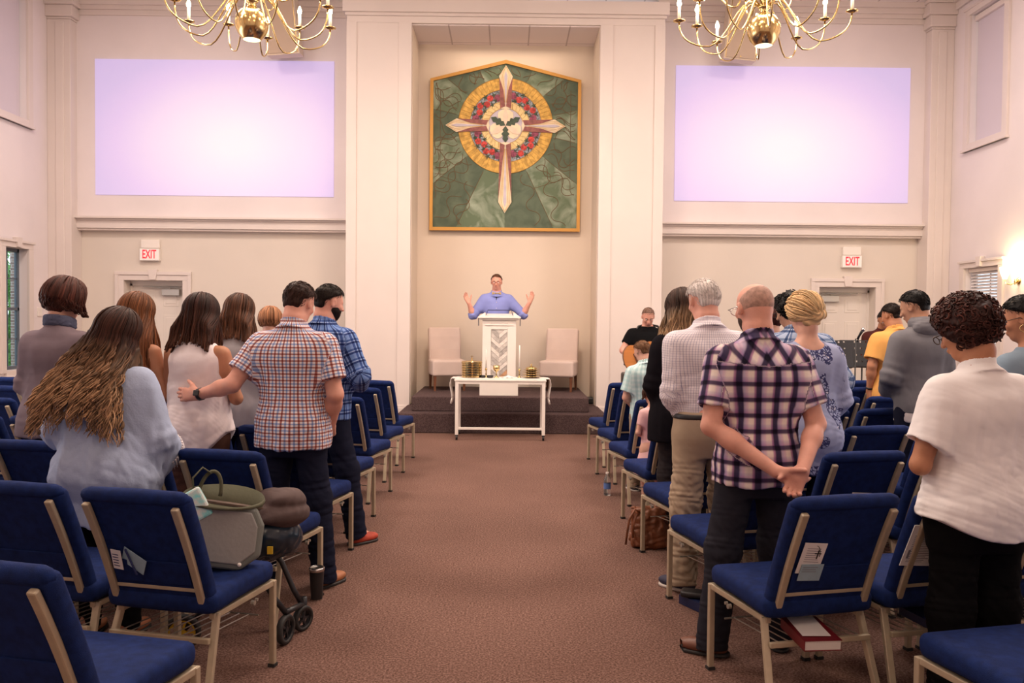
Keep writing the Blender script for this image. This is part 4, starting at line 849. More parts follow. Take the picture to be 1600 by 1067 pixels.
def floral(name, basec, flc, scale=16, thr=0.52):
    m = bpy.data.materials.new(name); m.use_nodes = True; N, L = nodes(m); b = N['Principled BSDF']; a, s = attr_uv(N, L)
    mk = N.new('ShaderNodeTexNoise'); mk.inputs['Scale'].default_value = 5.5; mk.inputs['Detail'].default_value = 1; L.new(a.outputs['Vector'], mk.inputs[0])
    v = N.new('ShaderNodeTexVoronoi'); v.feature = 'DISTANCE_TO_EDGE'; v.inputs['Scale'].default_value = scale * 3.2
    nz = N.new('ShaderNodeTexNoise'); nz.inputs['Scale'].default_value = 30; L.new(a.outputs['Vector'], nz.inputs[0])
    ad = N.new('ShaderNodeVectorMath'); ad.operation = 'MULTIPLY_ADD'; L.new(nz.outputs['Color'], ad.inputs[0]); ad.inputs[1].default_value = (0.03, 0.03, 0.03); L.new(a.outputs['Vector'], ad.inputs[2]); L.new(ad.outputs[0], v.inputs[0])
    st = N.new('ShaderNodeMath'); st.operation = 'LESS_THAN'; L.new(v.outputs[0], st.inputs[0]); st.inputs[1].default_value = 0.14
    v2 = N.new('ShaderNodeTexVoronoi'); v2.inputs['Scale'].default_value = scale * 1.4; L.new(ad.outputs[0], v2.inputs[0]); s2 = N.new('ShaderNodeMath'); s2.operation = 'LESS_THAN'; L.new(v2.outputs[0], s2.inputs[0]); s2.inputs[1].default_value = 0.33
    g = N.new('ShaderNodeMath'); g.operation = 'GREATER_THAN'; L.new(mk.outputs[0], g.inputs[0]); g.inputs[1].default_value = thr
    c1 = N.new('ShaderNodeMix'); c1.data_type = 'RGBA'; L.new(s2.outputs[0], c1.inputs[0]); c1.inputs[6].default_value = (*basec, 1); c1.inputs[7].default_value = (0.72, 0.70, 0.78, 1)
    c2 = N.new('ShaderNodeMix'); c2.data_type = 'RGBA'; L.new(st.outputs[0], c2.inputs[0]); L.new(c1.outputs[2], c2.inputs[6]); c2.inputs[7].default_value = (*flc, 1)
    c3 = N.new('ShaderNodeMix'); c3.data_type = 'RGBA'; L.new(g.outputs[0], c3.inputs[0]); c3.inputs[6].default_value = (*basec, 1); L.new(c2.outputs[2], c3.inputs[7])
    L.new(c3.outputs[2], b.inputs['Base Color']); b.inputs['Roughness'].default_value = 0.8
    return m
def skin(name, col):
    m = mat(name, col, 0.5, var=0.10, scale=14, bump=0.12, bscale=220, sss=0.12, spec=0.35); return m
def hairmat(name, root, tip, t0=0.3, t1=0.9, hi=1.9, rough=0.42):
    """colour runs root to tip along the strand (attribute Y); attribute X varies per strand"""
    if name in MATS: return MATS[name]
    m = bpy.data.materials.new(name); m.use_nodes = True; MATS[name] = m; N, L = nodes(m); b = N['Principled BSDF']; a, s = attr_uv(N, L)
    mr = N.new('ShaderNodeMapRange'); L.new(s.outputs['Y'], mr.inputs[0]); mr.inputs[1].default_value = t0; mr.inputs[2].default_value = t1
    c = N.new('ShaderNodeMix'); c.data_type = 'RGBA'; L.new(mr.outputs[0], c.inputs[0]); c.inputs[6].default_value = (*root, 1); c.inputs[7].default_value = (*tip, 1)
    m2 = N.new('ShaderNodeMapRange'); L.new(s.outputs['X'], m2.inputs[0]); m2.inputs[3].default_value = 0.55; m2.inputs[4].default_value = hi
    v = N.new('ShaderNodeVectorMath'); v.operation = 'SCALE'; L.new(c.outputs[2], v.inputs[0]); L.new(m2.outputs[0], v.inputs['Scale']); L.new(v.outputs[0], b.inputs['Base Color'])
    b.inputs['Roughness'].default_value = rough + .08; b.inputs['Specular IOR Level'].default_value = 0.18
    return m
# ---------------------------------------------------------------- anatomy
def rotm(pitch, yaw, roll):
    """head frame: pitch bows forward, yaw turns to the person's left, roll tips towards the person's right"""
    return np.array(Matrix.Rotation(R(yaw), 3, 'Z') @ Matrix.Rotation(R(roll), 3, 'Y') @ Matrix.Rotation(-R(pitch), 3, 'X'), np.float32)
def unit(v): v = np.asarray(v, np.float32); return v / (np.linalg.norm(v) + 1e-9)
def hand_chains(w, d, nrm, thumb, curl, sc_=1.0, spread=0.08, tcurl=0.3):
    """list of capsules (a, b, ra, rb, group) for a hand at wrist w pointing along d, palm facing nrm, thumb on the side 'thumb'"""
    d = unit(d); nrm = unit(np.asarray(nrm) - np.dot(nrm, d) * d); t = unit(thumb - np.dot(thumb, d) * d - np.dot(thumb, nrm) * nrm); out = []; s = sc_
    for i, (o, L_, kn) in enumerate(((0.030, 0.072, 0.088), (0.010, 0.082, 0.092), (-0.010, 0.075, 0.088), (-0.029, 0.058, 0.080))):
        k = w + d * kn * s + t * o * s
        out.append((w + t * o * 0.55 * s + d * 0.012 * s, k, 0.0155 * s, 0.0115 * s, 0))
        c = curl[i] if isinstance(curl, (list, tuple)) else curl; fd = unit(d + t * o / 0.03 * spread); p = k; ang = 0
        for sg, r0, r1 in ((0.46, 0.0098, 0.0090), (0.31, 0.0090, 0.0083), (0.24, 0.0083, 0.0072)):
            ang += c; dd = fd * math.cos(ang) + nrm * math.sin(ang); q = p + dd * L_ * sg * s; out.append((p, q, r0 * s, r1 * s, i + 1)); p = q
    b = w + d * 0.022 * s + t * 0.024 * s; td = unit(d * 0.62 + t * 0.75 + nrm * 0.25)
    p = b + td * 0.042 * s; out.append((b, p, 0.0165 * s, 0.0125 * s, 0)); td2 = unit(td + d * 0.5 + nrm * tcurl); q = p + td2 * 0.032 * s; out.append((p, q, 0.0118 * s, 0.0105 * s, 6)); td3 = unit(td2 + d * .3 + nrm * tcurl); out.append((q, q + td3 * 0.026 * s, 0.0105 * s, 0.0085 * s, 6))
    return out
def hand_sdf(P, ch):
    d = None; groups = {}
    for a, b, ra, rb, g in ch:
        e = rcone(P, a, b, ra, rb); groups[g] = e if g not in groups else smin(groups[g], e, 0.006 if g else 0.022)
    d = groups.pop(0)
    fs = None
    for g, e in groups.items(): fs = e if fs is None else np.minimum(fs, e)
    return smin(d, fs, 0.007)
TORSO_M = [(0.74, 0, 0, .150, .100), (0.86, 0, -.01, .172, .120), (0.94, 0, -.01, .168, .118), (1.06, 0, .01, .158, .112), (1.20, 0, .01, .165, .115), (1.30, 0, .0, .178, .118), (1.37, 0, -.005, .174, .106), (1.41, 0, -.008, .158, .094), (1.44, 0, -.008, .130, .084), (1.465, 0, -.006, .094, .074), (1.495, 0, -.002, .064, .062), (1.54, 0, .004, .056, .058)]
TORSO_W = [(0.74, 0, 0, .160, .100), (0.86, 0, -.015, .185, .128), (0.94, 0, -.015, .178, .122), (1.07, 0, .0, .142, .100), (1.20, 0, .01, .148, .108), (1.29, 0, .0, .158, .110), (1.36, 0, -.005, .154, .098), (1.40, 0, -.008, .138, .086), (1.43, 0, -.008, .112, .076), (1.455, 0, -.006, .080, .066), (1.485, 0, -.002, .054, .054), (1.54, 0, .004, .047, .050)]
class Person:
    def __init__(s, X, Y, yaw, H, label, sex='m', wx=1.0, wy=1.0, head=(25, 0, 0), L=None, Rr=None, skinm=None, vox=0.007, z0=0.0, feet=None, group=None, hw=1.0):
        s.s = H / 1.75; s.wx, s.wy, s.vox = wx, wy, vox; s.sex = sex; s.headp = head; s.skinm = skinm
        s.root = tag(empty('person', (X, Y, z0), R(yaw)), label, 'person', group)
        s.root.scale = (s.s,) * 3; s.hw = hw
        T = TORSO_M if sex == 'm' else TORSO_W
        k = lambda z: 1 + (wx - 1) * min(1, max(0, (1.50 - z) / 0.12)); ky = lambda z: 1 + (wy - 1) * min(1, max(0, (1.46 - z) / 0.2))
        s.T = [(z, cx, cy, rx * k(z), ry * ky(z)) for z, cx, cy, rx, ry in T]
        shx = (0.178 if sex == 'm' else 0.155) * wx ** 0.8; s.sh = [V(-shx, -0.008, 1.375), V(shx, -0.008, 1.375)]
        ex = 0.225 * (0.5 + 0.5 * wx); dl = ((-ex, 0.0, 1.11), (-0.06, 0.20, 1.04)); dr = ((ex, 0.0, 1.11), (0.06, 0.20, 1.04))
        s.arms = []
        for side, a, dfl in ((-1, L, dl), (1, Rr, dr)):
            a = dict(a or {}); el = V(*a.get('el', dfl[0])); wr = V(*a.get('wr', dfl[1])); s.arms.append(dict(side=side, el=el, wr=wr, dir=a.get('dir'), nrm=a.get('nrm', (0, 0, 1)), thumb=a.get('thumb', (-side, 0, 0.3)), curl=a.get('curl', 0.45), hs=a.get('hs', 1.0 if sex == 'm' else 0.9), tcurl=a.get('tcurl', 0.3)))
        f = feet or ((-0.12, 0.0, 8), (0.12, 0.0, -8)); s.feet = f
        hip = [V(-0.088, -0.005, 0.86), V(0.088, -0.005, 0.86)]; s.legs = []
        for i in (0, 1):
            an = V(f[i][0], f[i][1] - 0.04, 0.085); kn = (hip[i] + an) / 2 + V(0, 0.02, 0.02); s.legs.append((hip[i], kn, an))
        s.M = rotm(*head); pv = V(0, 0.0, 1.515); s.hc = pv + s.M @ V(0, 0.012, 0.122); s.pv = pv
        s.hands = [hand_chains(a['wr'], a['dir'] if a['dir'] is not None else a['wr'] - a['el'], np.array(a['nrm'], np.float32), np.array(a['thumb'], np.float32), a['curl'], a['hs'], tcurl=a['tcurl']) for a in s.arms]
        s.prof = catmull(s.T)
    def headsdf(s, P, detail=True):
        q = (P - s.hc) @ s.M; q[:, 0] /= s.hw
        ax = q.copy(); ax[:, 0] = np.abs(ax[:, 0])
        d = ell(q, (0, -.012, .018), (.075, .094, .088)); d = smin(d, ell(q, (0, .022, -.040), (.058, .066, .078)), .03); d = smin(d, ell(q, (0, .050, -.090), (.030, .030, .024)), .03)
        d = smin(d, rcone(q, (0, -.035, -.05), (0, -.03, -.10), .052, .05), .03)
        d = smin(d, rcone(ax, (.008, .083, .012), (.040, .072, .014), .007, .006), .012)
        d = smin(d, rcone(q, (0, .086, .002), (0, .104, -.030), .007, .0115), .012); d = smin(d, ell(ax, (.012, .094, -.032), (.009, .009, .007)), .006)
        d = smin(d, ell(ax, (.040, .062, -.028), (.018, .015, .015)), .02)
        d = smax(d, -ell(ax, (.031, .090, -.003), (.015, .012, .009)), .010)
        d = smin(d, ell(q, (0, .087, -.058), (.022, .011, .006)), .007); d = smin(d, ell(q, (0, .085, -.067), (.018, .011, .006)), .005)
        e = ell(ax, (.077, -.004, -.012), (.011, .020, .031)); e = smax(e, -ell(ax, (.085, .004, -.012), (.006, .011, .019)), .004); d = smin(d, e, .006)
        return d
    def body(s):
        sh = s.sh; fem = s.sex != 'm'; ar = 0.046 if fem else 0.054
        ra = ar * (0.55 + 0.45 * s.wx)
        def fn(P):
            d = loft(P, s.prof)
            d = smin(d, rcone(P, (0, .0, 1.46), s.pv + s.M @ V(0, -.012, .06), .056 if not fem else .047, .053 if not fem else .045), .04)
            for a, shp in zip(s.arms, sh):
                u = rcone(P, shp, a['el'], ra * 1.12, ra * .80); u = smin(u, rcone(P, a['el'], a['el'] + (a['wr'] - a['el']) * .35, ra * .80, ra * .78), .02); u = smin(u, rcone(P, a['el'] + (a['wr'] - a['el']) * .3, a['wr'], ra * .78, .026 if fem else .029), .025)
                d = smin(d, u, .045)
            for hp, kn, an in s.legs:
                u = smin(rcone(P, hp, kn, .085, .056), rcone(P, kn, an, .055, .036), .03); u = smin(u, rcone(P, an, an + V(0, .13, -.045), .036, .022), .03); d = smin(d, u, .05)
            for a, ch in zip(s.arms, s.hands):
                m = ((P - a['wr'])**2).sum(1) < 0.26**2
                if m.any(): d[m] = smin(d[m], hand_sdf(P[m], ch), .012)
            m = ((P - s.hc)**2).sum(1) < 0.19**2
            if m.any(): d[m] = smin(d[m], s.headsdf(P[m]), .02)
            return d
        pts = np.array([a['wr'] for a in s.arms] + [a['el'] for a in s.arms] + [s.hc, V(-.25, -.2, 0), V(.25, .25, 1.78)]); lo = pts.min(0) - .2; hi = pts.max(0) + .2; lo[2] = 0.005; hi[2] = 1.80
        v, f = poly_mesh(fn, lo, hi, s.vox); o = np_mesh('body', v, f, s.skinm, s.root); return o
    yoke = False
    def cloth_attr(s, v, arms=True):
        """pattern coordinates: around and along, separate for trunk and sleeves"""
        u = np.arctan2(v[:, 0] / 0.19, -(v[:, 1]) / 0.13); out = np.stack([u * 0.175, v[:, 2], v[:, 1] * 0], 1)
        if s.yoke:   # back yoke cut on the bias
            m = (v[:, 2] > 1.375 - .02 * (1 - np.abs(v[:, 0]) / .2)) & (v[:, 1] < .03); x, z = v[:, 0], v[:, 2] + v[:, 1] * -.6; out[m] = np.stack([.82 * np.abs(x) + .57 * z, -.57 * np.abs(x) + .82 * z, x * 0], 1)[m]
        if arms:
            dt = loft(v, s.prof)
            for a, shp in zip(s.arms, s.sh):
                for p, q, off in ((shp, a['el'], 0), (a['el'], a['wr'], np.linalg.norm(a['el'] - shp))):
                    ax = unit(q - p); dd = rcone(v, p, q, .05, .04); m = dd < dt - 0.008; dt = np.where(m, dd + 0.0, dt)
                    r_ = v - p; al = r_ @ ax; e1 = unit(np.cross(ax, V(0, 1, 0))); e2 = np.cross(ax, e1); ang = np.arctan2(r_ @ e1, r_ @ e2 * -1)
                    out[m] = np.stack([ang * 0.055, -(al + off) + 0.013, al * 0 + 1 + a['side']], 1)[m]
        return out
    def top(s, m, hem=0.84, loose=0.018, flare=0.0, sleeve='short', sl=0.62, srad=0.0, collar=True, neck=1.480, fold=0.004, seed=1, sidevent=0.0, rows=None, straps=False, backlow=0.0, name='shirt', armk=0.07, forearm=0.012):
        fem = s.sex != 'm'; ra = (0.046 if fem else 0.054) * (0.55 + 0.45 * s.wx); T = []
        for z, cx, cy, rx, ry in s.T:
            if z < hem - 0.001 or z > neck: continue
            t = max(0, (1.25 - z) / (1.25 - hem)) if z < 1.25 else 0
            e = loose * (1 if z < 1.38 else 0.55); wmin = max(r[3] for r in s.T if r[0] <= 1.25) if not fem else 0
            T.append((z, cx, cy, max(rx, (0.155 * s.wx)) * (1 if z < 1.4 else rx / max(rx, 0.155 * s.wx)) + e + flare * t, ry + e * 0.9 + flare * 0.7 * t))
        T = [r for r in T if r[0] > hem + 0.03]; first_ = T[0]
        T = [(hem, first_[1], first_[2], first_[3] + flare * .12, first_[4] + flare * .1)] + T
        last = [r for r in s.T if r[0] <= neck][-1]
        T.append((neck + 0.004, 0, last[2], np.interp(neck, [r[0] for r in s.T], [r[3] for r in s.T]) + .010, np.interp(neck, [r[0] for r in s.T], [r[4] for r in s.T]) + .010)) if T[-1][0] < neck - 0.004 else None
        if rows: T = rows
        prof = catmull(T)
        def fn(P):
            d = loft(P, prof)
            if backlow > 0:  # scooped neckline
                d = smax(d, -ell(P, (0, -.06, neck + 0.02), (.10, .16, backlow)), .01)
            if sleeve is None:   # armholes
                d = smax(d, np.abs(P[:, 0]) - (0.158 * s.wx) - 0.0 + 0.0 * P[:, 2] - np.maximum(0, 1.26 - P[:, 2]) * 0.6, .02)
            else:
                for a, shp in zip(s.arms, s.sh):
                    frac = {'short': sl, 'long': 1.0, 'half': 1.0}.get(sleeve, 1.0); r0 = ra * 1.10 + loose * .6; ax = a['el'] - shp
                    if sleeve == 'short':
                        e = shp + ax * frac; u = rcone(P, shp, shp + ax * 1.2, r0, ra * .95 + loose + srad); u = smax(u, (P - e) @ unit(ax), .006)
                        inner = rcone(P, shp + ax * (frac + .02), shp + ax * 1.3, ra * .85 + (loose + srad) * .30, ra * .85 + (loose + srad) * .50); u = smax(u, -inner, .006)
                    else:
                        rr2 = ra * .80 + loose * .55 + srad * .6; fa = a['wr'] - a['el']; ex = sl if sleeve == 'long' else 1
                        fr_ = smax(rcone(P, a['el'], a['el'] + fa * 1.05, rr2, .030 + forearm + srad), (P - (a['el'] + fa * min(1, ex))) @ unit(fa), .006); u = smin(rcone(P, shp, a['el'], r0, rr2), fr_, .03)
                        cr = np.linalg.norm(P - a['el'], axis=1); u = u + 0.006 * np.sin(((P - shp) @ unit(ax)) * 95) * np.exp(-(cr / .09)**2)
                    d = smin(d, u, armk)
            if collar:
                cz = 1.484 if not fem else 1.468; q = P - V(0, 0.012, cz); r_ = np.sqrt((q[:, 0] / 1.0)**2 + (q[:, 1] / 1.06)**2); tilt = q[:, 2] + 0.35 * q[:, 1]
                rad = (.056 if fem else .066) + .012 + np.minimum(0, tilt) * -0.8 + tilt * -.08; c = np.maximum(r_ - rad, np.abs(tilt + .006) - .032); c = smax(c, -(r_ - rad + .011), .003); d = smin(d, c, .012)
            body_z = np.clip((1.42 - P[:, 2]) / .2, 0, 1)
            Pn = P * V(1.0, 1.0, 0.35); d = d + fold * body_z * wob(Pn, 26, seed) + fold * 0.55 * wob(P * V(.8, .8, .75), 30, seed + 5, True) * np.clip((1.3 - P[:, 2]) / .25, 0.25, 1)
            if sidevent: d = smax(d, (hem + sidevent * np.clip(np.abs(P[:, 0]) / (.17 * s.wx), 0, 1.2)**2) - P[:, 2], .006)
            return d
        pts = np.array([a['wr'] for a in s.arms] + [a['el'] for a in s.arms] + s.sh + [V(-.3 * s.wx, -.25 * s.wy, 1.1), V(.3 * s.wx, .25 * s.wy, 1.1)]); lo = pts.min(0) - .12; hi = pts.max(0) + .12; lo[2] = hem - .05 if sleeve in (None, 'short') else min(hem - .05, lo[2]); hi[2] = 1.58
        v, f = poly_mesh(fn, lo, hi, s.vox); return np_mesh(name, v, f, m, s.root, s.cloth_attr(v, sleeve is not None))
    def trousers(s, m, wide=0.0, fold=0.004, seed=3, waist=0.98, ankle=0.05, belt=None, name='trousers', seat=0.012):
        prof = catmull([(z, cx, cy, rx + seat, ry + seat) for z, cx, cy, rx, ry in s.T if z < 1.1][:4]); prof = prof[:, prof[0] <= waist]
        def fn(P):
            d = loft(P, prof)
            for i, (hp, kn, an) in enumerate(s.legs):
                k = .5 + .5 * s.wx
                u = smin(rcone(P, hp, kn, .094 * k, .070 + wide * .6), rcone(P, kn, V(an[0], an[1] + .015, .0), .070 + wide * .6, .058 + wide), .05)
                u = u + fold * (1.3 * wob(P * V(.6, .6, 1.3), 30, seed + i, True) + .5 * wob(P, 60, seed + 9)) * np.clip((.80 - P[:, 2]) / .2, .2, 1)
                u = smax(u, ankle - P[:, 2] + 0.02 * np.sin(P[:, 1] * 20), .006); d = smin(d, u, .03)
            return d
        v, f = poly_mesh(fn, (-.40 * s.wx, -.32 * s.wy, 0.0), (.40 * s.wx, .32 * s.wy, waist + .03), s.vox); return np_mesh(name, v, f, m, s.root, s.cloth_attr(v, False))
    def skirt(s, m, hem, zt=1.0, flare=.06, name='skirt', seed=5, fold=.008):
        prof = catmull([(hem, 0, -.01, .19 * s.wx + flare, .14 * s.wy + flare), (.7, 0, -.01, .195 * s.wx + flare * .4, .14 * s.wy + flare * .4), (.9, 0, -.01, .185 * s.wx, .13 * s.wy), (zt, 0, 0, .165 * s.wx, .12 * s.wy)])
        def fn(P): return loft(P, prof) + fold * wob(P * V(1, 1, .12), 36, seed) * np.clip((.95 - P[:, 2]) * 3, 0, 1)
        v, f = poly_mesh(fn, (-.4 * s.wx, -.35, hem - .03), (.4 * s.wx, .35, zt + .03), s.vox); return np_mesh(name, v, f, m, s.root, s.cloth_attr(v, False))
    def shoes(s, m, sole, sandal=False):
        for (x, y, a) in s.feet:
            rm = np.array(Matrix.Rotation(R(a if a else 0), 3, 'Z'), np.float32)
            def fu(P):
                q = (P - V(x, y, 0)) @ rm
                d = ell(q, (0, -.03, .045), (.040, .06, .055)); d = smin(d, ell(q, (0, .06, .033), (.046, .085, .032)), .04); d = smin(d, rcone(q, (0, -.04, .05), (0, -.035, .095), .036, .040), .02)
                if sandal: d = smax(d, np.abs(((q[:, 1] + .1) % .075) - .0375) - .014, .004) if False else d
                return smax(d, .014 - q[:, 2], .004)
            v, f = poly_mesh(fu, (x - .12, y - .16, -.01), (x + .12, y + .20, .14), 0.006); o = np_mesh('shoe', v, f, m, s.root)
            def fs(P):
                q = (P - V(x, y, 0)) @ rm; yy = q[:, 1]; wv = .040 + .010 * np.sin(np.clip((yy + .09) / .24, 0, 1) * np.pi) ; d = np.sqrt((q[:, 0] / wv * .045)**2 + (np.maximum(np.abs(yy - .022) - .075, 0))**2) - .045
                return smax(smax(d, q[:, 2] - .018, .004), .001 - q[:, 2], .003)
            v, f = poly_mesh(fs, (x - .12, y - .18, -.015), (x + .12, y + .22, .04), 0.006); np_mesh('sole', v, f, sole, o)
    # ------------------------------------------------------------ hair
    def hair(s, m, kind='short', length=.3, vol=0.014, n=160, wave=0.004, curl=0, drift=(0, 0), spread=.15, seed=1, rad=.0042, fringe=False, recede=0.0, hw=1.0, taper=.35, back=0.03, strand_gap=0.0):
        r = np.random.RandomState(seed); hx, hy, hz = .080 + vol * hw, .098 + vol, .094 + vol; VV, FF, AA = [], [], []; base = 0
        def hl(P): q = (P - s.hc) @ s.M; q[:, 0] /= s.hw; return q
        def add(v, f, a):
            nonlocal base
            VV.append(v); FF.append(f + base); AA.append(a); base += len(v)
        def cap(P):
            q = hl(P); d = ell(q, (0, -.012, .018), (hx, hy, hz * .97))
            face = q[:, 1] - (.035 + recede * -.03) - np.clip(q[:, 2] - .045 + recede * .0, -.05, .1) * 1.6   # in front of this the face stays free
            if kind == 'short':
                d = smin(d, ell(q, (0, -.050, -.045), (.060 + vol * .6, .046 + vol * .6, .052)), .02); d = smax(d, face, .015); d = smax(d, -(q[:, 2] + .080 - np.clip(q[:, 1] + .02, 0, .2) * 1.4), .02); ear = ell(np.abs(q) * V(1, 0, 0) + q * V(0, 1, 1), (.083, .0, -.015), (.03, .026, .036)); d = smax(d, -ear, .008)
                d = d + .0025 * wob(q, 75, seed) + .003 + .009 * np.clip(1 + np.maximum(face, -(q[:, 2] + .080 - np.clip(q[:, 1] + .02, 0, .2) * 1.4)) / .035, 0, 1)
            elif kind == 'stubble':
                d = ell(q, (0, -.012, .018), (.0762, .0955, .0895)); d = smax(d, q[:, 2] + .9 * q[:, 1] - .025, .006); d = smax(d, -(q[:, 2] + .066 - np.clip(q[:, 1] + .02, 0, .2) * 1.4), .006); d = smax(d, q[:, 1] - .03, .004)
            elif kind == 'afro':
                d = smax(d, q[:, 1] - .05 - np.clip(q[:, 2], -.1, .1) * .6, .02); d = smax(d, -(q[:, 2] + .10), .03); d = d + .008 * wob(q, 55, seed) + .005 * wob(q, 130, seed + 1, True)
            else:
                d = smax(d, face - .005, .012); d = d + .0022 * np.sin(np.arctan2(q[:, 0], -q[:, 1]) * 42 + 3 * wob(q, 20, seed))
            return d
        c = s.hc; b = .26
        v, f = poly_mesh(cap, c - b, c + b, s.vox * .8 if kind != 'afro' else s.vox)
        q = hl(v); ang = np.arctan2(q[:, 0], -q[:, 1]); ax = .32 + .22 * np.sin(ang * 37 + 2 * wob(q, 25, seed)) + .15 * wob(q, 60, seed); add(v, f, np.stack([np.clip(ax, 0, 1), np.clip((.12 - q[:, 2]) * .9, 0, .4), ax * 0], 1))
        if kind in ('long', 'bob', 'curly'):
            K = 74 if curl else 22; a = np.sort(r.uniform(-2.35, 2.35, n)); ph0 = r.uniform(.0, 1.0, n)**1.5 * 1.1; lay = r.uniform(0, 1, n); ph1 = 1.75; kk = 8
            pts = np.zeros((n, K, 3)); Ln = length * r.uniform(.78, 1.0, n)
            if curl: nc = max(8, n // 8); ci = r.randint(0, nc, n); ac = np.linspace(-2.3, 2.3, nc) + r.normal(0, .03, nc); r.shuffle(ac); a = ac[ci] + r.normal(0, .05, n); Ln = (length * r.uniform(.70, 1.02, nc))[ci] * r.uniform(.92, 1.0, n); lay = (r.uniform(0, 2.2, nc))[ci]
            for k in range(K):
                if k < kk:
                    p = ph0 + (ph1 - ph0) * k / (kk - 1); off = .004 + .006 * lay
                    loc = np.stack([np.sin(a) * np.sin(p) * (hx + off) * s.hw, -.012 - np.cos(a) * np.sin(p) * (hy + off), .018 + np.cos(p) * (hz + off)], 1)
                    if (np.abs(a) > 2).any(): loc[:, 1] = np.minimum(loc[:, 1], .055)
                    pts[:, k] = s.hc + loc @ s.M.T
                else:
                    t = (k - kk + 1) / (K - kk); p0 = pts[:, kk - 1]; z = p0[:, 2] - t * Ln; x = p0[:, 0] + (p0[:, 0] - s.hc[0]) * spread * t * 2 + drift[0] * t * (1 if not curl else (1.15 - .35 * a))
                    yt = -(np.interp(z, s.prof[0], s.prof[4]) + back + .016 * lay); tt = min(1, t * 2.2); sm = tt * tt * (3 - 2 * tt); frontness = np.clip((np.abs(a) - 1.75) / .5, 0, 1)
                    y = p0[:, 1] * (1 - sm) + (yt * (1 - frontness) + (p0[:, 1] + .03) * frontness) * sm + drift[1] * t
                    if kind == 'bob': y = p0[:, 1] + .02 * t; x = p0[:, 0] * (1 - .10 * t) + s.hc[0] * .1 * t
                    pts[:, k] = np.stack([x, y, z], 1)
            tv = np.linspace(0, 1, K)[None, :]; phs = r.uniform(0, 6.28, n)[:, None]; fr = r.uniform(.8, 1.25, n)[:, None]
            if curl: phs = (r.uniform(0, 6.28, nc)[ci] + r.normal(0, .5, n))[:, None]; fr = (r.uniform(.7, 1.3, nc)[ci] + r.normal(0, .04, n))[:, None]; am = curl * np.clip(tv * 2.2 - .35, 0, 1); w_ = 27 * fr * tv * length / .5; am = am * (.6 + .7 * r.uniform(0, 1, nc)[ci][:, None]) * (1 + r.normal(0, .12, (n, 1))); pts[:, :, 0] += am * np.sin(w_ + phs); pts[:, :, 1] += am * np.cos(w_ + phs) * .8; pts[:, :, 2] += 0
            else: am = wave * np.clip(tv * 2 - .3, 0, 1); pts[:, :, 0] += am * np.sin(9 * fr * tv + phs); pts[:, :, 1] += am * .5 * np.cos(7 * fr * tv + phs)
            rr_ = rad * np.clip(1.25 - (1 - taper) * tv**3 * 1.2, .2, 1.25) * r.uniform(.7, 1.25, n)[:, None] * np.clip(.45 + tv * 6, 0, 1)
            v, f, si, tt = tubes_np(pts, rr_ * np.ones_like(tv), 5); ax = r.uniform(0, 1, n)**1.6; add(v, f, np.stack([ax[si], tt, tt * 0], 1))
            # soft mass beneath the strands
            mid = pts.reshape(n, K, 3)[:, ::3]; cc = mid[::max(1, n // 26)]
            def mass(P):
                d = None
                for st in cc:
                    for j in range(2, len(st) - 1):
                        ra_, rb_ = [.019 * (1.0 - .35 * jj / len(st)) * min(1, max(.2, (jj - 1.5) / 4)) for jj in (j, j + 1)]; e = rcone(P, st[j] + np.array([0, ra_ * .8, 0]), st[j + 1] + np.array([0, rb_ * .8, 0]), ra_, rb_); d = e if d is None else np.minimum(d, e)
                return d + .003 * np.sin(P[:, 0] * 300 + 4 * np.sin(P[:, 2] * 22)) + .003
            allp = cc.reshape(-1, 3); v, f = poly_mesh(mass, allp.min(0) - .05, allp.max(0) + .05, max(s.vox, .007)); ax = np.clip(.22 + .2 * np.sin(v[:, 0] * 300 + 4 * np.sin(v[:, 2] * 22)), 0, 1)
            zt, zb_ = pts[:, 0, 2].max(), pts[:, -1, 2].min(); add(v, f, np.stack([ax, np.clip((zt - v[:, 2]) / (zt - zb_), 0, 1), ax * 0], 1))
        if kind == 'short':
            n3 = int(n * 7); K = 6; th = r.uniform(0, 2 * np.pi, n3); u = r.uniform(-.80, 1, n3); sp = np.sqrt(1 - u * u); nm = np.stack([np.cos(th) * sp, np.sin(th) * sp, u], 1); c0 = nm * np.array([hx, hy, hz * .97]) + np.array([0, -.012, .018])
            fc = c0[:, 1] - (.035 - recede * .03) - np.clip(c0[:, 2] - .045, -.05, .1) * 1.6; ok = (fc < 0) & (c0[:, 2] + .058 - np.clip(c0[:, 1] + .02, 0, .2) * 1.4 > 0) & ~((np.abs(c0[:, 1]) < .022) & (c0[:, 2] < .012) & (np.abs(c0[:, 0]) > .05)); nm, c0 = nm[ok], c0[ok]; n3 = len(c0)
            flow = np.array([0, -.35, -1.0]) + .25 * r.normal(size=(n3, 3)) + np.where(c0[:, 2:3] > .07, np.array([[.2, .9, .6]]), 0); flow -= (flow * nm).sum(1, keepdims=True) * nm; flow /= np.linalg.norm(flow, axis=1, keepdims=True) + 1e-9
            t = np.linspace(0, 1, K)[None, :, None]; Ls = r.uniform(.012, .026, n3)[:, None, None]; loc = c0[:, None] - nm[:, None] * .002 + flow[:, None] * Ls * t + nm[:, None] * (.0025 * np.sin(t * 2.4) - .004 * t * t + r.uniform(-.001, .0025, n3)[:, None, None])
            loc[..., 0] *= s.hw; pts = s.hc + loc @ s.M.T; v, f, si, tt = tubes_np(pts, .0016 * (1.1 - .8 * np.linspace(0, 1, K))[None, :] * r.uniform(.7, 1.3, n3)[:, None], 3); ax = r.uniform(0, 1, n3)**1.4; add(v, f, np.stack([ax[si], tt * .4, tt * 0], 1))
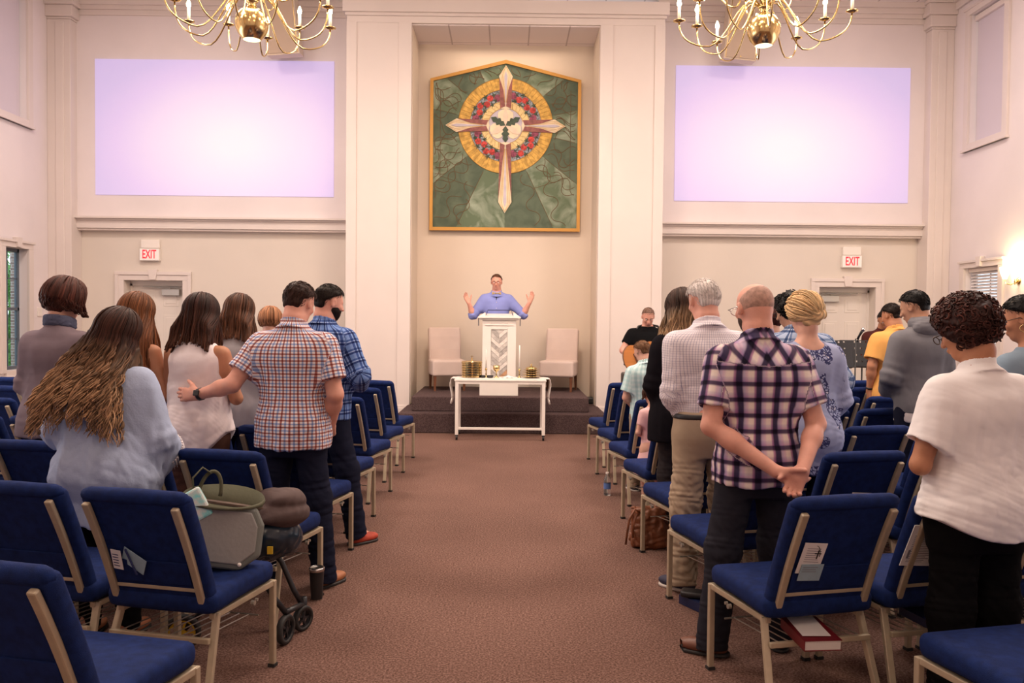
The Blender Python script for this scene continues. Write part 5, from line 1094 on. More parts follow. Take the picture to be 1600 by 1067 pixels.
        if kind == 'afro' or kind == 'updo':
            K = 14; th = r.uniform(0, 2 * np.pi, n); u = r.uniform(-.75, 1, n) if kind == 'afro' else r.uniform(-.5, 1, n); sp = np.sqrt(1 - u * u); nm = np.stack([np.cos(th) * sp, np.sin(th) * sp, u], 1); nm = nm[nm[:, 1] < .45 + .4 * nm[:, 2]]; n2 = len(nm)
            ctr = nm * np.array([hx, hy, hz * .97]) + np.array([0, -.012, .018]); tg = np.cross(nm, r.normal(size=(n2, 3))); tg /= np.linalg.norm(tg, axis=1, keepdims=True); bt = np.cross(nm, tg)
            if kind == 'afro':
                rr0 = r.uniform(.007, .016, n2)[:, None]; aa = np.linspace(0, 8.5, K)[None, :] + r.uniform(0, 6, n2)[:, None]
                loc = ctr[:, None] + tg[:, None] * (rr0 * np.cos(aa))[..., None] + bt[:, None] * (rr0 * np.sin(aa))[..., None] + nm[:, None] * (np.linspace(-.006, .010, K)[None, :] * r.uniform(.3, 1.6, n2)[:, None])[..., None]
            else:  # strands swept back and round towards a low twist
                tgt = np.array([0.03, -.105, -.05]); t = np.linspace(0, 1, K)[None, :, None]; loc = ctr[:, None] * (1 - t) + tgt * t; e = loc - np.array([0, -.012, .018]); k0 = np.sqrt(((e / np.array([hx, hy, hz]))**2).sum(-1, keepdims=True)); loc = np.array([0, -.012, .018]) + e / k0 * (1.0 + .06 * np.sin(t * 3.1) + .02 * r.normal(size=(n2, 1, 1))); loc = loc + .012 * np.sin(t * 5 + r.uniform(0, 6, (n2, 1, 1))) * bt[:, None]
            pts = s.hc + loc @ s.M.T; v, f, si, tt = tubes_np(pts, np.ones((n2, K)) * rad * r.uniform(.7, 1.2, n2)[:, None], 4); ax = r.uniform(0, 1, n2)**1.5; add(v, f, np.stack([ax[si], tt, tt * 0], 1))
        if kind == 'updo':
            def bun(P): q = hl(P); d = smin(ell(q, (.02, -.10, -.035), (.066, .036, .045)), ell(q, (.0, -.07, -.075), (.06, .035, .03)), .02); return d + .004 * np.sin(np.arctan2(q[:, 2] + .03, q[:, 0] - .02) * 3 + np.hypot(q[:, 0] - .02, q[:, 2] + .03) * 190)
            v, f = poly_mesh(bun, c - .25, c + .25, s.vox * .8); q = hl(v); ax = np.clip(.5 + .4 * np.sin(np.arctan2(q[:, 2] + .03, q[:, 0] - .02) * 3 + np.hypot(q[:, 0] - .02, q[:, 2] + .03) * 190), 0, 1); add(v, f, np.stack([ax, .5 + ax * 0, ax * 0], 1))
        return np_mesh('hair', np.concatenate(VV), np.concatenate(FF), m, s.root, np.concatenate(AA))
    def beard(s, m, full=True):
        def fn(P): q = (P - s.hc) @ s.M; d = smin(ell(q, (0, .024, -.052), (.066, .070, .062)), ell(q, (0, .05, -.092), (.036, .036, .03)), .03); d = smax(d, q[:, 2] + .035 - np.clip(np.abs(q[:, 0]) - .042, 0, .02) * 3.0, .01); d = smax(d, -ell(q, (0, .095, -.062), (.024, .03, .010)), .004); d = smax(d, -(q[:, 1] + .012), .01); return d + .002 * wob(q, 150, 3)
        v, f = poly_mesh(fn, s.hc - .2, s.hc + .2, .0055); return np_mesh('beard', v, f, m, s.root, np.stack([.3 + 0 * v[:, 0], .3 + 0 * v[:, 0], v[:, 0] * 0], 1))
    def w(s, x, y, z): return Vector((s.hc + s.M @ V(x * s.hw, y, z)).tolist())       # point given in the head's own frame
    def glasses(s, m, col=None):
        bm = bmesh.new()
        for sx in (-1, 1):
            tube(bm, [s.w(sx * (.033 + .023 * math.cos(t)), .107, -.004 + .017 * math.sin(t)) for t in [k * math.pi / 8 for k in range(17)]], .0022, 6, cap=False)
            tube(bm, [s.w(sx * .056, .105, .0), s.w(sx * .078, .09, .002), s.w(sx * .084, .0, .0), s.w(sx * .083, -.012, -.016)], .002, 6)
        tube(bm, [s.w(-.012, .107, .0), s.w(0, .112, .004), s.w(.012, .107, .0)], .002, 6); return fin(bm, 'glasses', m, s.root, smooth=True)
    def face(s, browm):
        me_ = mat('eye_white', (.8, .75, .72), .3); mi = mat('iris_dark', (.03, .02, .015), .2); ml = mat('lip', (.42, .14, .12), .5)
        for sx in (-1, 1):
            bm = bmesh.new(); bmesh.ops.create_uvsphere(bm, u_segments=14, v_segments=8, radius=.0098, matrix=Matrix.Translation(s.w(sx * .031, .0755, -.004))); e = fin(bm, 'eye', me_, s.root, smooth=True)
            bm = bmesh.new(); bmesh.ops.create_uvsphere(bm, u_segments=10, v_segments=6, radius=.0055, matrix=Matrix.Translation(s.w(sx * .031, .0808, -.006))); fin(bm, 'iris', mi, e, smooth=True)
            bm = bmesh.new(); tube(bm, [s.w(sx * .014, .094, .017), s.w(sx * .030, .092, .023), s.w(sx * .048, .078, .017)], [.003, .0042, .002], 6); fin(bm, 'eyebrow', browm, s.root, smooth=True)
        bm = bmesh.new(); tube(bm, [s.w(-.022, .090, -.062), s.w(-.010, .0985, -.061), s.w(.010, .0985, -.061), s.w(.022, .090, -.062)], [.002, .0045, .0045, .002], 8); fin(bm, 'lips', ml, s.root, smooth=True)
    def band(s, arm, t, m, rr_=.036, wd=.02, name='wristwatch', face=None):
        a = s.arms[arm]; ax = Vector(unit(a['wr'] - a['el']).tolist()); c = Vector((a['el'] + (a['wr'] - a['el']) * t).tolist()); q = Vector((0, 0, 1)).rotation_difference(ax).to_matrix().to_4x4(); bm = bmesh.new()
        lathe(bm, [(rr_ - .003, -wd / 2), (rr_, -wd / 2), (rr_, wd / 2), (rr_ - .003, wd / 2)], (0, 0, 0), 28, Matrix.Translation(c) @ q, close=False)
        o = fin(bm, name, m, s.root, smooth=True)
        if face is not None: d = Vector(face).normalized(); p = c + d * rr_; q2 = d.to_track_quat('Z', 'Y').to_matrix().to_4x4(); bm = bmesh.new(); box(bm, -.019, .019, -.017, .017, -.004, .008, Matrix.Translation(p) @ q2); fin(bm, 'watch_face', m, o, bevel=.005)
        return o
sk_fair = skin('fair_skin', (0.70, 0.40, 0.30)); sk_pink = skin('ruddy_skin', (0.73, 0.37, 0.28)); sk_tan = skin('tanned_skin', (0.50, 0.23, 0.13)); sk_olive = skin('olive_skin', (0.52, 0.28, 0.18))
so_blk = mat('shoe_sole', (.03, .03, .03), .6); so_wht = mat('white_sole', (.6, .55, .5), .6)
lth_br = mat('brown_leather', (.16, .055, .03), .45, var=.2, scale=12); lth_red = mat('red_suede', (.45, .06, .03), .7, var=.2, scale=20); lth_nv = mat('navy_canvas_shoe', (.03, .03, .06), .8); lth_blk = mat('black_shoe', (.02, .02, .02), .5); lth_tan = mat('tan_leather', (.36, .14, .06), .5, var=.2, scale=12)
navy_tr = cloth('dark_navy_denim', (.012, .014, .030)); blk_tr = cloth('black_cloth', (.006, .006, .007)); char_tr = cloth('charcoal_trousers', (.022, .022, .030)); khaki = cloth('khaki_cotton', (.40, .31, .22)); brn_skirt = cloth('brown_bottoms', (.12, .06, .045))
brown_h = hairmat('brown_hair', (.040, .016, .009), (.085, .035, .018)); dark_h = hairmat('dark_hair', (.012, .007, .005), (.02, .012, .008)); black_h = hairmat('black_hair', (.006, .005, .005), (.008, .007, .007))
W_ = (1, 1, 1)
gingham = plaid('red_blue_gingham', [(0, (.90, .86, .86)), (.27, (.36, .45, .66)), (.50, (.90, .86, .86)), (.77, (.42, .17, .15))], [(0, (.92, .88, .88)), (.27, (.40, .48, .70)), (.50, (.92, .88, .88)), (.77, (.46, .20, .18))], .037)
purple = plaid('purple_navy_plaid', [(0, (.84, .78, .75)), (.20, (.84, .78, .74)), (.30, (.40, .22, .38)), (.40, (.05, .04, .09)), (.60, (.05, .04, .10)), (.72, (.50, .44, .62)), (.84, (.66, .52, .66)), (1.0, (.84, .78, .75))], [(0, (.95, .91, .88)), (.24, (.95, .90, .86)), (.40, (.11, .08, .15)), (.56, (.10, .08, .15)), (.66, (.66, .50, .66)), (.80, (.72, .66, .76)), (1.0, (.95, .91, .88))], .073, soft=True)
blueplaid = plaid('blue_plaid', [(0, (.30, .42, .66)), (.3, (.05, .08, .20)), (.5, (.50, .60, .78)), (.6, (.10, .16, .36)), (.8, (.40, .50, .72))], [(0, (.45, .58, .82)), (.3, (.08, .12, .28)), (.5, (.8, .85, .95)), (.6, (.16, .24, .46)), (.8, (.5, .62, .84))], .066)
denimplaid = plaid('washed_blue_plaid', [(0, (.55, .62, .74)), (.3, (.10, .15, .28)), (.5, (.68, .74, .82)), (.6, (.20, .27, .42)), (.8, (.55, .62, .74))], [(0, (.70, .76, .86)), (.3, (.14, .20, .34)), (.5, (.85, .88, .92)), (.6, (.3, .38, .52)), (.8, (.7, .76, .86))], .08)
window_ck = plaid('fine_lilac_check', [(0, (.86, .83, .86)), (.82, (.42, .42, .56))], [(0, (.98, .96, .97)), (.86, (.62, .58, .68))], .0135)
flor = floral('periwinkle_floral', (.37, .42, .64), (.03, .035, .14), thr=.535)

# --- left of the aisle
p = Person(-1.92, 3.98, -6, 1.575, 'person with long curly brown hair and a pale blue blouse behind the second chair', 'f', 1.30, 1.30, (22, -22, 8), L=dict(el=(-.29, .02, 1.10), wr=(-.12, .26, 1.05)), Rr=dict(el=(.275, .02, 1.07), wr=(.21, .22, .93)), skinm=sk_fair, vox=.0065, feet=((-.10, .0, 6), (.12, .02, -6)))
p.body(); b_bl = cloth('pale_blue_gauze', (.42, .50, .68), bump=.35, bscale=90)
p.top(b_bl, hem=.62, loose=.026, flare=.035, sleeve='long', sl=.72, srad=.05, collar=False, neck=1.455, fold=.008, seed=11, forearm=.03, name='blouse')
bm = bmesh.new(); a_ = p.arms[1]; ax = Vector(unit(a_['wr'] - a_['el']).tolist()); c0 = Vector((a_['el'] + (a_['wr'] - a_['el']) * .72).tolist()); q4 = Vector((0, 0, 1)).rotation_difference(ax).to_matrix().to_4x4(); rr = random.Random(2)
lathe(bm, [(.098, -.055), (.104, -.03), (.098, 0.0), (.100, .012)], (0, 0, 0), 40, Matrix.Translation(c0) @ q4, close=False)
for k in range(40):
    a = k * math.pi / 20
    for dz in (-.05, -.03, -.01, .01): bmesh.ops.create_icosphere(bm, subdivisions=1, radius=.0065, matrix=Matrix.Translation(c0) @ q4 @ Matrix.Translation((.103 * math.cos(a), .103 * math.sin(a), dz)))
    v0 = Matrix.Translation(c0) @ q4; tube(bm, [v0 @ Vector((.10 * math.cos(a), .10 * math.sin(a), .01)), v0 @ Vector((.106 * math.cos(a + .05), .106 * math.sin(a + .05), .032))], .003, 4)
lace = mat('white_lace', (.82, .76, .76), .9, bump=.8, bscale=160); fin(bm, 'lace_cuff', lace, p.root, smooth=True)
p.trousers(blk_tr); p.shoes(mat('tan_sandal', (.45, .17, .08), .6), so_blk)
p.hair(hairmat('curly_ombre_hair', (.030, .011, .007), (.33, .20, .11), .2, .95, 2.4), 'curly', .55, .018, n=1000, curl=.013, drift=(-.10, -.01), spread=.30, seed=4, rad=.0034, back=.045)

p = Person(-2.77, 5.12, -10, 1.755, 'person in a taupe grey shirt and scarf with a brown bob, near the left window', 'f', 1.10, 1.05, (18, -18, 0), skinm=sk_fair, vox=.008)
p.body(); p.top(cloth('taupe_shirt', (.21, .165, .19)), hem=.80, loose=.025, flare=.02, sleeve='long', sl=.9, collar=False, neck=1.49, seed=3); p.trousers(blk_tr); p.shoes(lth_blk, so_blk)
p.hair(hairmat('auburn_bob_hair', (.060, .018, .012), (.050, .018, .012)), 'bob', .075, .036, n=300, wave=.010, seed=8, rad=.005, hw=.8)
def scarf(P): d = np.abs(np.hypot(P[:, 0], (P[:, 1] - .012) / 1.05) - .074) - .016; d = smax(d, np.abs(P[:, 2] - 1.50 + .2 * P[:, 1]) - .034, .02); return d + .004 * wob(P, 90, 2, True)
v, f = poly_mesh(scarf, (-.14, -.14, 1.42), (.14, .16, 1.60), .006); np_mesh('scarf', v, f, cloth('slate_scarf', (.10, .11, .17)), p.root)

p = Person(-2.28, 5.02, -4, 1.685, 'person with long straight auburn hair and a navy sleeveless top', 'f', .95, 1.0, (22, -12, 0), skinm=sk_tan, vox=.008)
p.body(); p.top(cloth('navy_satin', (.03, .035, .15), rough=.4), hem=.85, loose=.014, sleeve=None, collar=False, neck=1.45, seed=8); p.trousers(navy_tr); p.shoes(lth_blk, so_blk)
p.hair(hairmat('auburn_straight_hair', (.13, .050, .020), (.19, .065, .025), .1, .9, 2.1), 'long', .40, .014, n=300, wave=.006, spread=.10, seed=12, rad=.0045, drift=(.03, 0))

p = Person(-1.85, 4.96, -6, 1.68, 'person in a white sleeveless blouse with shoulder length dark brown hair', 'f', 1.04, 1.0, (20, -8, -4), L=dict(el=(-.22, .05, 1.13), wr=(-.05, .24, 1.10)), Rr=dict(el=(.235, .03, 1.10), wr=(.10, .26, 1.12)), skinm=sk_tan, vox=.0065)
p.body(); p.top(cloth('white_blouse', (.88, .80, .81), bump=.4, bscale=20), hem=.74, loose=.018, flare=.035, sleeve=None, collar=False, neck=1.455, fold=.008, seed=5, sidevent=.11, name='blouse'); p.trousers(brn_skirt); p.shoes(lth_tan, so_blk)
p.hair(hairmat('espresso_hair', (.028, .010, .007), (.075, .028, .015), .3, 1.0, 1.8), 'long', .235, .016, n=300, wave=.005, spread=.12, seed=21, rad=.0043, drift=(-.02, 0), back=.02)

p = Person(-1.235, 4.79, -8, 1.765, 'person in a red and blue gingham shirt with an arm round the neighbour', 'm', 1.08, 1.08, (24, -14, 0), L=dict(el=(-.31, -.13, 1.15), wr=(-.53, -.095, 1.085), dir=(-1, .10, -.02), nrm=(.1, 1, -.1), thumb=(0, 0, 1), curl=.30), Rr=dict(el=(.265, -.04, 1.10), wr=(.175, .13, .90)), skinm=sk_pink, vox=.0058, feet=((-.13, -.02, 8), (.21, -.02, -25)))
p.body(); p.top(gingham, hem=.79, loose=.022, flare=.012, sleeve='short', sl=.70, srad=.014, fold=.008, seed=31); p.trousers(navy_tr, wide=.01); p.shoes(lth_tan, so_blk)
p.hair(hairmat('dark_brown_short_hair', (.030, .012, .008), (.05, .02, .012)), 'short', vol=.010, seed=2); p.band(0, .94, m_black, .036, .022, face=(-.2, -1, .3))

p = Person(-1.26, 5.69, -25, 1.78, 'bearded person in a blue plaid shirt and red shoes, in the row beyond', 'm', 1.03, 1.05, (16, -30, 0), Rr=dict(el=(.30, .0, 1.14), wr=(.15, .22, 1.05)), skinm=sk_pink, vox=.008, feet=((-.14, -.02, 8), (.26, .06, -20)))
p.body(); p.top(blueplaid, hem=.84, loose=.028, sleeve='long', sl=.9, srad=.012, seed=14); p.trousers(navy_tr, wide=.01); p.shoes(lth_red, so_blk); p.hair(dark_h, 'short', vol=.010, seed=5); p.beard(dark_h)

p = Person(-1.92, 5.86, -5, 1.70, 'person in a pale grey top with long straight brown hair, second row beyond', 'f', 1.05, 1.05, (20, -8, 0), skinm=sk_fair, vox=.008)
p.body(); p.top(cloth('pale_grey_top', (.42, .40, .42)), hem=.80, loose=.02, sleeve='short', collar=False, neck=1.47, seed=6); p.trousers(navy_tr); p.shoes(lth_blk, so_blk)
p.hair(hairmat('chestnut_hair', (.075, .032, .018), (.12, .050, .026), .1, .9, 2.0), 'long', .24, .016, n=260, wave=.004, seed=23, rad=.0048)

p = Person(-1.95, 6.8, 0, 1.62, 'short person with strawberry blond hair, mostly hidden by others', 'f', .9, .9, (10, 0, 0), skinm=sk_fair, vox=.011)
p.body(); p.top(cloth('rust_top', (.3, .2, .15)), hem=.82, sleeve='short', collar=False, neck=1.46); p.trousers(navy_tr); p.shoes(lth_blk, so_blk); p.hair(hairmat('strawberry_hair', (.26, .12, .06), (.3, .15, .07)), 'bob', .05, .014, n=120, seed=3, rad=.005)

# --- right of the aisle
p = Person(1.18, 3.87, 4, 1.735, 'bald bearded person in a purple and navy plaid shirt with hands clasped behind', 'm', 1.02, 1.10, (12, 12, 0), hw=1.10,
           L=dict(el=(-.245, -.075, 1.075), wr=(.000, -.235, .895), dir=(.62, -.10, -.38), nrm=(0, .55, .8), thumb=(.3, -.2, 1), curl=[.35, .45, .5, .55], tcurl=.1),
           Rr=dict(el=(.260, -.07, 1.085), wr=(.115, -.262, .905), dir=(-.42, -.06, -.75), nrm=(-.2, -1, .2), thumb=(-1, 0, -.1), curl=[.55, .6, .6, .6], tcurl=.5), skinm=sk_pink, vox=.0052, feet=((-.23, -.05, 62), (.13, .02, -12))); p.yoke = True
p.body(); p.top(purple, hem=.80, loose=.022, flare=.008, sleeve='short', sl=.72, srad=.014, fold=.007, seed=41); p.trousers(char_tr, wide=.012); p.shoes(lth_br, so_blk)
p.hair(mat('grey_stubble', (.45, .27, .21), .7, var=.25, scale=60), 'stubble', seed=6); p.beard(hairmat('grey_brown_beard', (.07, .045, .035), (.1, .07, .05))); p.glasses(mat('silver_frame', (.7, .68, .66), .25, metal=1))

p = Person(1.165, 4.79, 6, 1.80, 'white haired person in a fine check shirt and khaki trousers', 'm', 1.04, 1.05, (20, 10, 0), L=dict(el=(-.205, -.0, 1.10), wr=(-.12, .2, 1.03)), Rr=dict(el=(.215, -.0, 1.10), wr=(.13, .2, 1.03)), skinm=sk_pink, vox=.006, feet=((-.15, -.06, 40), (.14, .0, -10)), hw=1.05)
p.body(); p.top(window_ck, hem=.965, loose=.017, sleeve='long', sl=.92, srad=.010, fold=.009, seed=51); p.trousers(khaki, wide=.016, fold=.008, waist=1.0); p.shoes(lth_nv, so_wht)
def beltf(P): return loft(P, catmull([(.955, 0, -.005, .172 * 1.04 + .016, .118 * 1.05 + .016), (.975, 0, -.005, .168 * 1.04 + .016, .117 * 1.05 + .016), (.99, 0, -.003, .166 * 1.04 + .016, .116 * 1.05 + .016)]))
v, f = poly_mesh(beltf, (-.25, -.2, .93), (.25, .2, 1.02), .006); np_mesh('belt', v, f, m_black, p.root)
p.hair(hairmat('white_hair', (.86, .79, .75), (.88, .82, .78), hi=1.15), 'short', vol=.011, seed=7)

p = Person(1.235, 5.70, 8, 1.76, 'person in a long black cardigan with dark to blond ombre hair', 'f', 1.08, 1.05, (18, 14, 0), L=dict(el=(-.22, .0, 1.10), wr=(-.12, .22, 1.0)), skinm=sk_fair, vox=.007)
p.body(); p.top(cloth('black_knit', (.008, .007, .010), bump=.5), hem=.72, loose=.03, flare=.03, sleeve='long', sl=.92, srad=.02, collar=False, neck=1.48, seed=9, name='cardigan'); p.trousers(cloth('dark_grey_leggings', (.035, .03, .032))); p.shoes(lth_br, so_blk)
p.hair(hairmat('ombre_hair', (.035, .016, .010), (.42, .27, .15), .35, .85, 1.9), 'long', .27, .020, n=320, wave=.014, spread=.22, seed=33, rad=.0042, drift=(-.02, 0), back=.03)

p = Person(1.26, 7.50, 12, 1.37, 'child in a light teal checked shirt standing beside the aisle', 'm', .88, .9, (22, 22, 0), hw=1.12, L=dict(el=(-.22, .02, 1.08), wr=(-.09, .20, .98)), skinm=sk_fair, vox=.009)
p.body(); p.top(plaid('teal_check', [(0, (.48, .66, .68)), (.5, (.66, .80, .80))], [(0, (.85, .95, .95)), (.5, (.98, 1, 1))], .05), hem=.82, loose=.025, sleeve='short', sl=.75, srad=.02); p.trousers(khaki); p.shoes(lth_nv, so_wht); p.hair(hairmat('light_brown_hair', (.16, .08, .04), (.18, .09, .05)), 'short', vol=.010, seed=9)
p = Person(1.18, 6.64, 20, 1.02, 'small child in a pale pink dress behind an aisle chair back', 'f', .9, .95, (20, 0, 0), skinm=sk_fair, vox=.012, hw=1.15)
p.body(); p.top(cloth('pale_pink_cotton', (.80, .50, .50)), hem=.95, loose=.015, sleeve='short', collar=False, neck=1.46, name='bodice'); p.skirt(MATS['pale_pink_cotton'], .5, 1.02, .10, 'skirt'); p.shoes(lth_nv, so_wht); p.hair(brown_h, 'bob', .06, .012, n=100, seed=4, rad=.006)

p = Person(1.80, 4.93, 6, 1.72, 'person with a blond updo in a periwinkle floral top', 'f', 1.0, 1.0, (18, 8, 0), L=dict(el=(-.225, .02, 1.12), wr=(-.08, .24, 1.08)), Rr=dict(el=(.235, .02, 1.10), wr=(.20, .22, .97)), skinm=sk_fair, vox=.006)
p.body(); p.top(flor, hem=.66, loose=.024, flare=.02, sleeve='long', sl=.85, srad=.022, collar=False, neck=1.46, backlow=.075, fold=.005, seed=61, name='blouse', forearm=.03); p.trousers(navy_tr); p.shoes(lth_blk, so_blk)
p.hair(hairmat('blond_hair', (.60, .40, .20), (.78, .56, .32), .1, .9, 1.5, .35), 'updo', vol=.022, n=420, seed=5, rad=.0038)

p = Person(2.07, 5.89, 10, 1.76, 'person with black wavy hair and glasses in a washed blue plaid shirt', 'm', 1.15, 1.1, (22, 35, 0), skinm=sk_olive, vox=.008, Rr=dict(el=(.34, -.03, 1.12), wr=(.28, .12, .93)))
p.body(); p.top(denimplaid, hem=.80, loose=.035, sleeve='long', sl=.92, srad=.03, seed=15); p.trousers(navy_tr, wide=.01); p.shoes(lth_blk, so_blk); p.hair(black_h, 'afro', vol=.022, n=160, seed=3, rad=.004); p.glasses(m_black)

p = Person(2.22, 6.88, 0, 1.67, 'person in a black top with dark hair, half hidden beyond the plaid shirt', 'f', 1, 1, (12, 0, 0), skinm=sk_fair, vox=.011)
p.body(); p.top(blk_tr, hem=.82, loose=.02, sleeve='short', collar=False, neck=1.47); p.trousers(blk_tr); p.shoes(lth_blk, so_blk); p.hair(hairmat('dark_red_hair', (.05, .012, .01), (.06, .015, .012)), 'bob', .03, .016, n=140, seed=3, rad=.005)

p = Person(3.86, 8.18, 10, 1.75, 'person in a marigold yellow short sleeved shirt near the music stands', 'm', 1.05, 1.05, (20, 18, 0), L=dict(el=(-.26, -.02, 1.12), wr=(-.235, .05, .88), dir=(0, .1, -1), thumb=(.2, 1, 0), nrm=(1, .1, 0), curl=.35), skinm=sk_tan, vox=.009)
p.body(); p.top(cloth('marigold_shirt', (.78, .40, .12)), hem=.80, loose=.032, flare=.02, sleeve='short', sl=.75, srad=.02, seed=71); p.trousers(navy_tr); p.shoes(lth_br, so_blk); p.hair(dark_h, 'short', vol=.009, seed=3); p.band(0, .92, m_black, .036, .02)
# white printed panel on the yellow shirt's shoulder
bm = bmesh.new(); prism(bm, [(-.02, 1.37), (.19, 1.39), (.17, 1.12), (.10, 1.22)], -.168, -.150); fin(bm, 'white_back_print', mat('white_print', (.85, .80, .78), .8), p.root)

p = Person(3.06, 6.08, 12, 1.80, 'young person in a grey hooded sweatshirt with short black hair', 'm', .96, 1.0, (22, 30, 0), L=dict(el=(-.25, .0, 1.12), wr=(-.12, .2, 1.0)), skinm=sk_olive, vox=.0075)
grey_h = cloth('heather_grey_fleece', (.19, .19, .21)); p.body(); p.top(grey_h, hem=.86, loose=.022, sleeve='long', sl=.95, srad=.015, collar=False, neck=1.48, seed=81, name='hooded_sweatshirt'); p.trousers(navy_tr, wide=.01); p.shoes(lth_blk, so_wht); p.hair(black_h, 'short', vol=.009, seed=13)
def hood(P): d = smin(ell(P, (0, -.075, 1.47), (.115, .055, .065)), np.abs(ell(P, (0, .0, 1.50), (.088, .09, .05))) - .012, .03); return smax(d, P[:, 1] - .03, .02) + .003 * wob(P, 60, 5, True)
v, f = poly_mesh(hood, (-.2, -.2, 1.36), (.2, .14, 1.60), .007); np_mesh('hood', v, f, grey_h, p.root)
p.top(cloth('white_undershirt', (.75, .70, .70)), hem=.80, loose=.014, sleeve=None, collar=False, neck=1.2, name='undershirt')

p = Person(4.98, 10.9, 168, 1.72, 'person in a dark red shirt reading behind the black music stands', 'm', 1.05, 1.05, (30, 0, 0), skinm=sk_tan, vox=.011)
p.body(); p.top(cloth('dark_maroon_shirt', (.07, .02, .018)), hem=.84, loose=.025, sleeve='long', sl=.9); p.trousers(navy_tr); p.shoes(lth_blk, so_blk); p.hair(dark_h, 'short', vol=.010, seed=3, recede=.3); p.glasses(m_black); p.face(dark_h)

p = Person(1.80, 3.13, 10, 1.645, 'person with short curly dark auburn hair in a white short sleeved blouse', 'f', 1.10, 1.12, (24, 26, 0), L=dict(el=(-.255, .0, 1.08), wr=(-.10, .20, 1.06)), Rr=dict(el=(.27, .0, 1.10), wr=(.1, .22, 1.05)), skinm=sk_tan, vox=.0055, hw=1.04)
p.body(); p.top(cloth('white_linen_blouse', (.90, .88, .89), bump=.3, bscale=14), hem=.80, loose=.022, flare=.02, sleeve='short', sl=.70, srad=.028, fold=.008, neck=1.462, seed=91, sidevent=.05, name='blouse'); p.trousers(blk_tr, wide=.02, ankle=.04); p.shoes(lth_blk, so_blk)
p.hair(hairmat('curly_auburn_hair', (.022, .008, .007), (.06, .02, .015), 0, 1, 2.2), 'afro', vol=.036, n=620, seed=10, rad=.0036); p.glasses(mat('dark_frame', (.05, .03, .02), .3))

p = Person(2.68, 4.19, 14, 1.70, 'person with dark hair, glasses and a gold hoop earring at the right edge', 'f', 1.0, 1.0, (18, 38, 0), skinm=sk_tan, vox=.007)
p.body(); p.top(cloth('dusty_blue_top', (.22, .30, .38)), hem=.82, loose=.02, sleeve='short', collar=False, neck=1.47); p.trousers(navy_tr); p.shoes(lth_blk, so_blk); p.hair(black_h, 'short', vol=.012, seed=3); p.glasses(mat('dark_frame', (.05, .03, .02), .3))
bm = bmesh.new(); tube(bm, [p.w(-.088, .0 + .018 * math.cos(t), -.058 + .018 * math.sin(t)) for t in [k * math.pi / 8 for k in range(17)]], .0022, 6, cap=False); fin(bm, 'hoop_earring', m_gold, p.root, smooth=True)

# --- the speaker behind the lectern, and the guitarist
p = Person(-0.155, 12.22, 180, 1.74, 'person in a blue shirt and bow tie behind the lectern with both hands raised', 'm', 1.0, 1.0, (9, -4, 0), L=dict(el=(-.395, .05, 1.15), wr=(-.49, .13, 1.33), dir=(-.35, .1, 1), nrm=(.55, .8, .1), thumb=(.8, -.5, .1), curl=.16), Rr=dict(el=(.345, .06, 1.14), wr=(.405, .14, 1.31), dir=(.45, .05, .9), nrm=(-.55, .8, .2), thumb=(-.8, -.5, .1), curl=.2), skinm=sk_pink, vox=.007, z0=.47)
p.body(); p.top(cloth('cornflower_shirt', (.24, .28, .62)), hem=.90, loose=.026, sleeve='long', sl=.12, srad=.014, seed=17); p.trousers(char_tr); p.shoes(lth_blk, so_blk); p.hair(hairmat('short_brown_hair', (.10, .045, .025), (.12, .05, .03)), 'short', vol=.006, seed=3, recede=.75); p.face(brown_h); p.glasses(mat('red_brown_frame', (.25, .05, .03), .3))
bm = bmesh.new()
for sx in (-1, 1): prism(bm, [(sx * .008, 1.463), (sx * .064, 1.488), (sx * .068, 1.463), (sx * .064, 1.438)][::sx], .086, .104)
box(bm, -.011, .011, .084, .110, 1.451, 1.475); fin(bm, 'bow_tie', mat('tan_striped_silk', (.58, .42, .22), .5, var=.5, scale=70), p.root, bevel=.004)
bm = bmesh.new(); bmesh.ops.create_uvsphere(bm, u_segments=10, v_segments=6, radius=.011, matrix=Matrix.Translation((.0, .128, 1.40))); tube(bm, [(0, .126, 1.40), (0.004, .128, 1.36)], .004, 6); fin(bm, 'clip_microphone', m_black, p.root, smooth=True)
bm = bmesh.new()
for z in (1.33, 1.24, 1.15): bmesh.ops.create_uvsphere(bm, u_segments=8, v_segments=5, radius=.006, matrix=Matrix.Translation((0, .145, z)))
fin(bm, 'shirt_button', m_white, p.root)

p = Person(1.83, 10.75, 172, 1.74, 'person in a black T-shirt playing an acoustic guitar beside the right pier', 'm', 1.1, 1.05, (34, 6, 0), Rr=dict(el=(.31, .06, 1.16), wr=(.13, .28, 1.02), dir=(-.9, .15, -.35), nrm=(0, -1, 0), thumb=(0, .2, 1), curl=.4), L=dict(el=(-.27, .08, 1.12), wr=(-.42, .26, 1.22), dir=(-.2, .1, 1), nrm=(0, -.5, 0), thumb=(0, -1, .2), curl=.6), skinm=sk_pink, vox=.007)
p.body(); p.top(cloth('black_tee', (.006, .006, .007)), hem=.84, loose=.022, sleeve='short', sl=.62, collar=False, neck=1.475); p.trousers(blk_tr); p.shoes(lth_blk, so_blk); p.hair(hairmat('grey_brown_hair', (.20, .12, .09), (.22, .13, .10)), 'short', vol=.002, seed=3, recede=.6); p.face(dark_h)
m_gt = mat('spruce_guitar_top', (.62, .24, .07), .3, var=.12, scale=3, stretch=(1, 1, 12)); m_gs = mat('guitar_side_wood', (.22, .08, .03), .3)
gt = tag(empty('acoustic_guitar', (1.83, 10.75, 0)), 'honey brown acoustic guitar held by the player in the black T-shirt', 'guitar')
G = Matrix.Translation((-.10, -.26, 1.085)) @ Matrix.Rotation(R(-24), 4, 'Y')
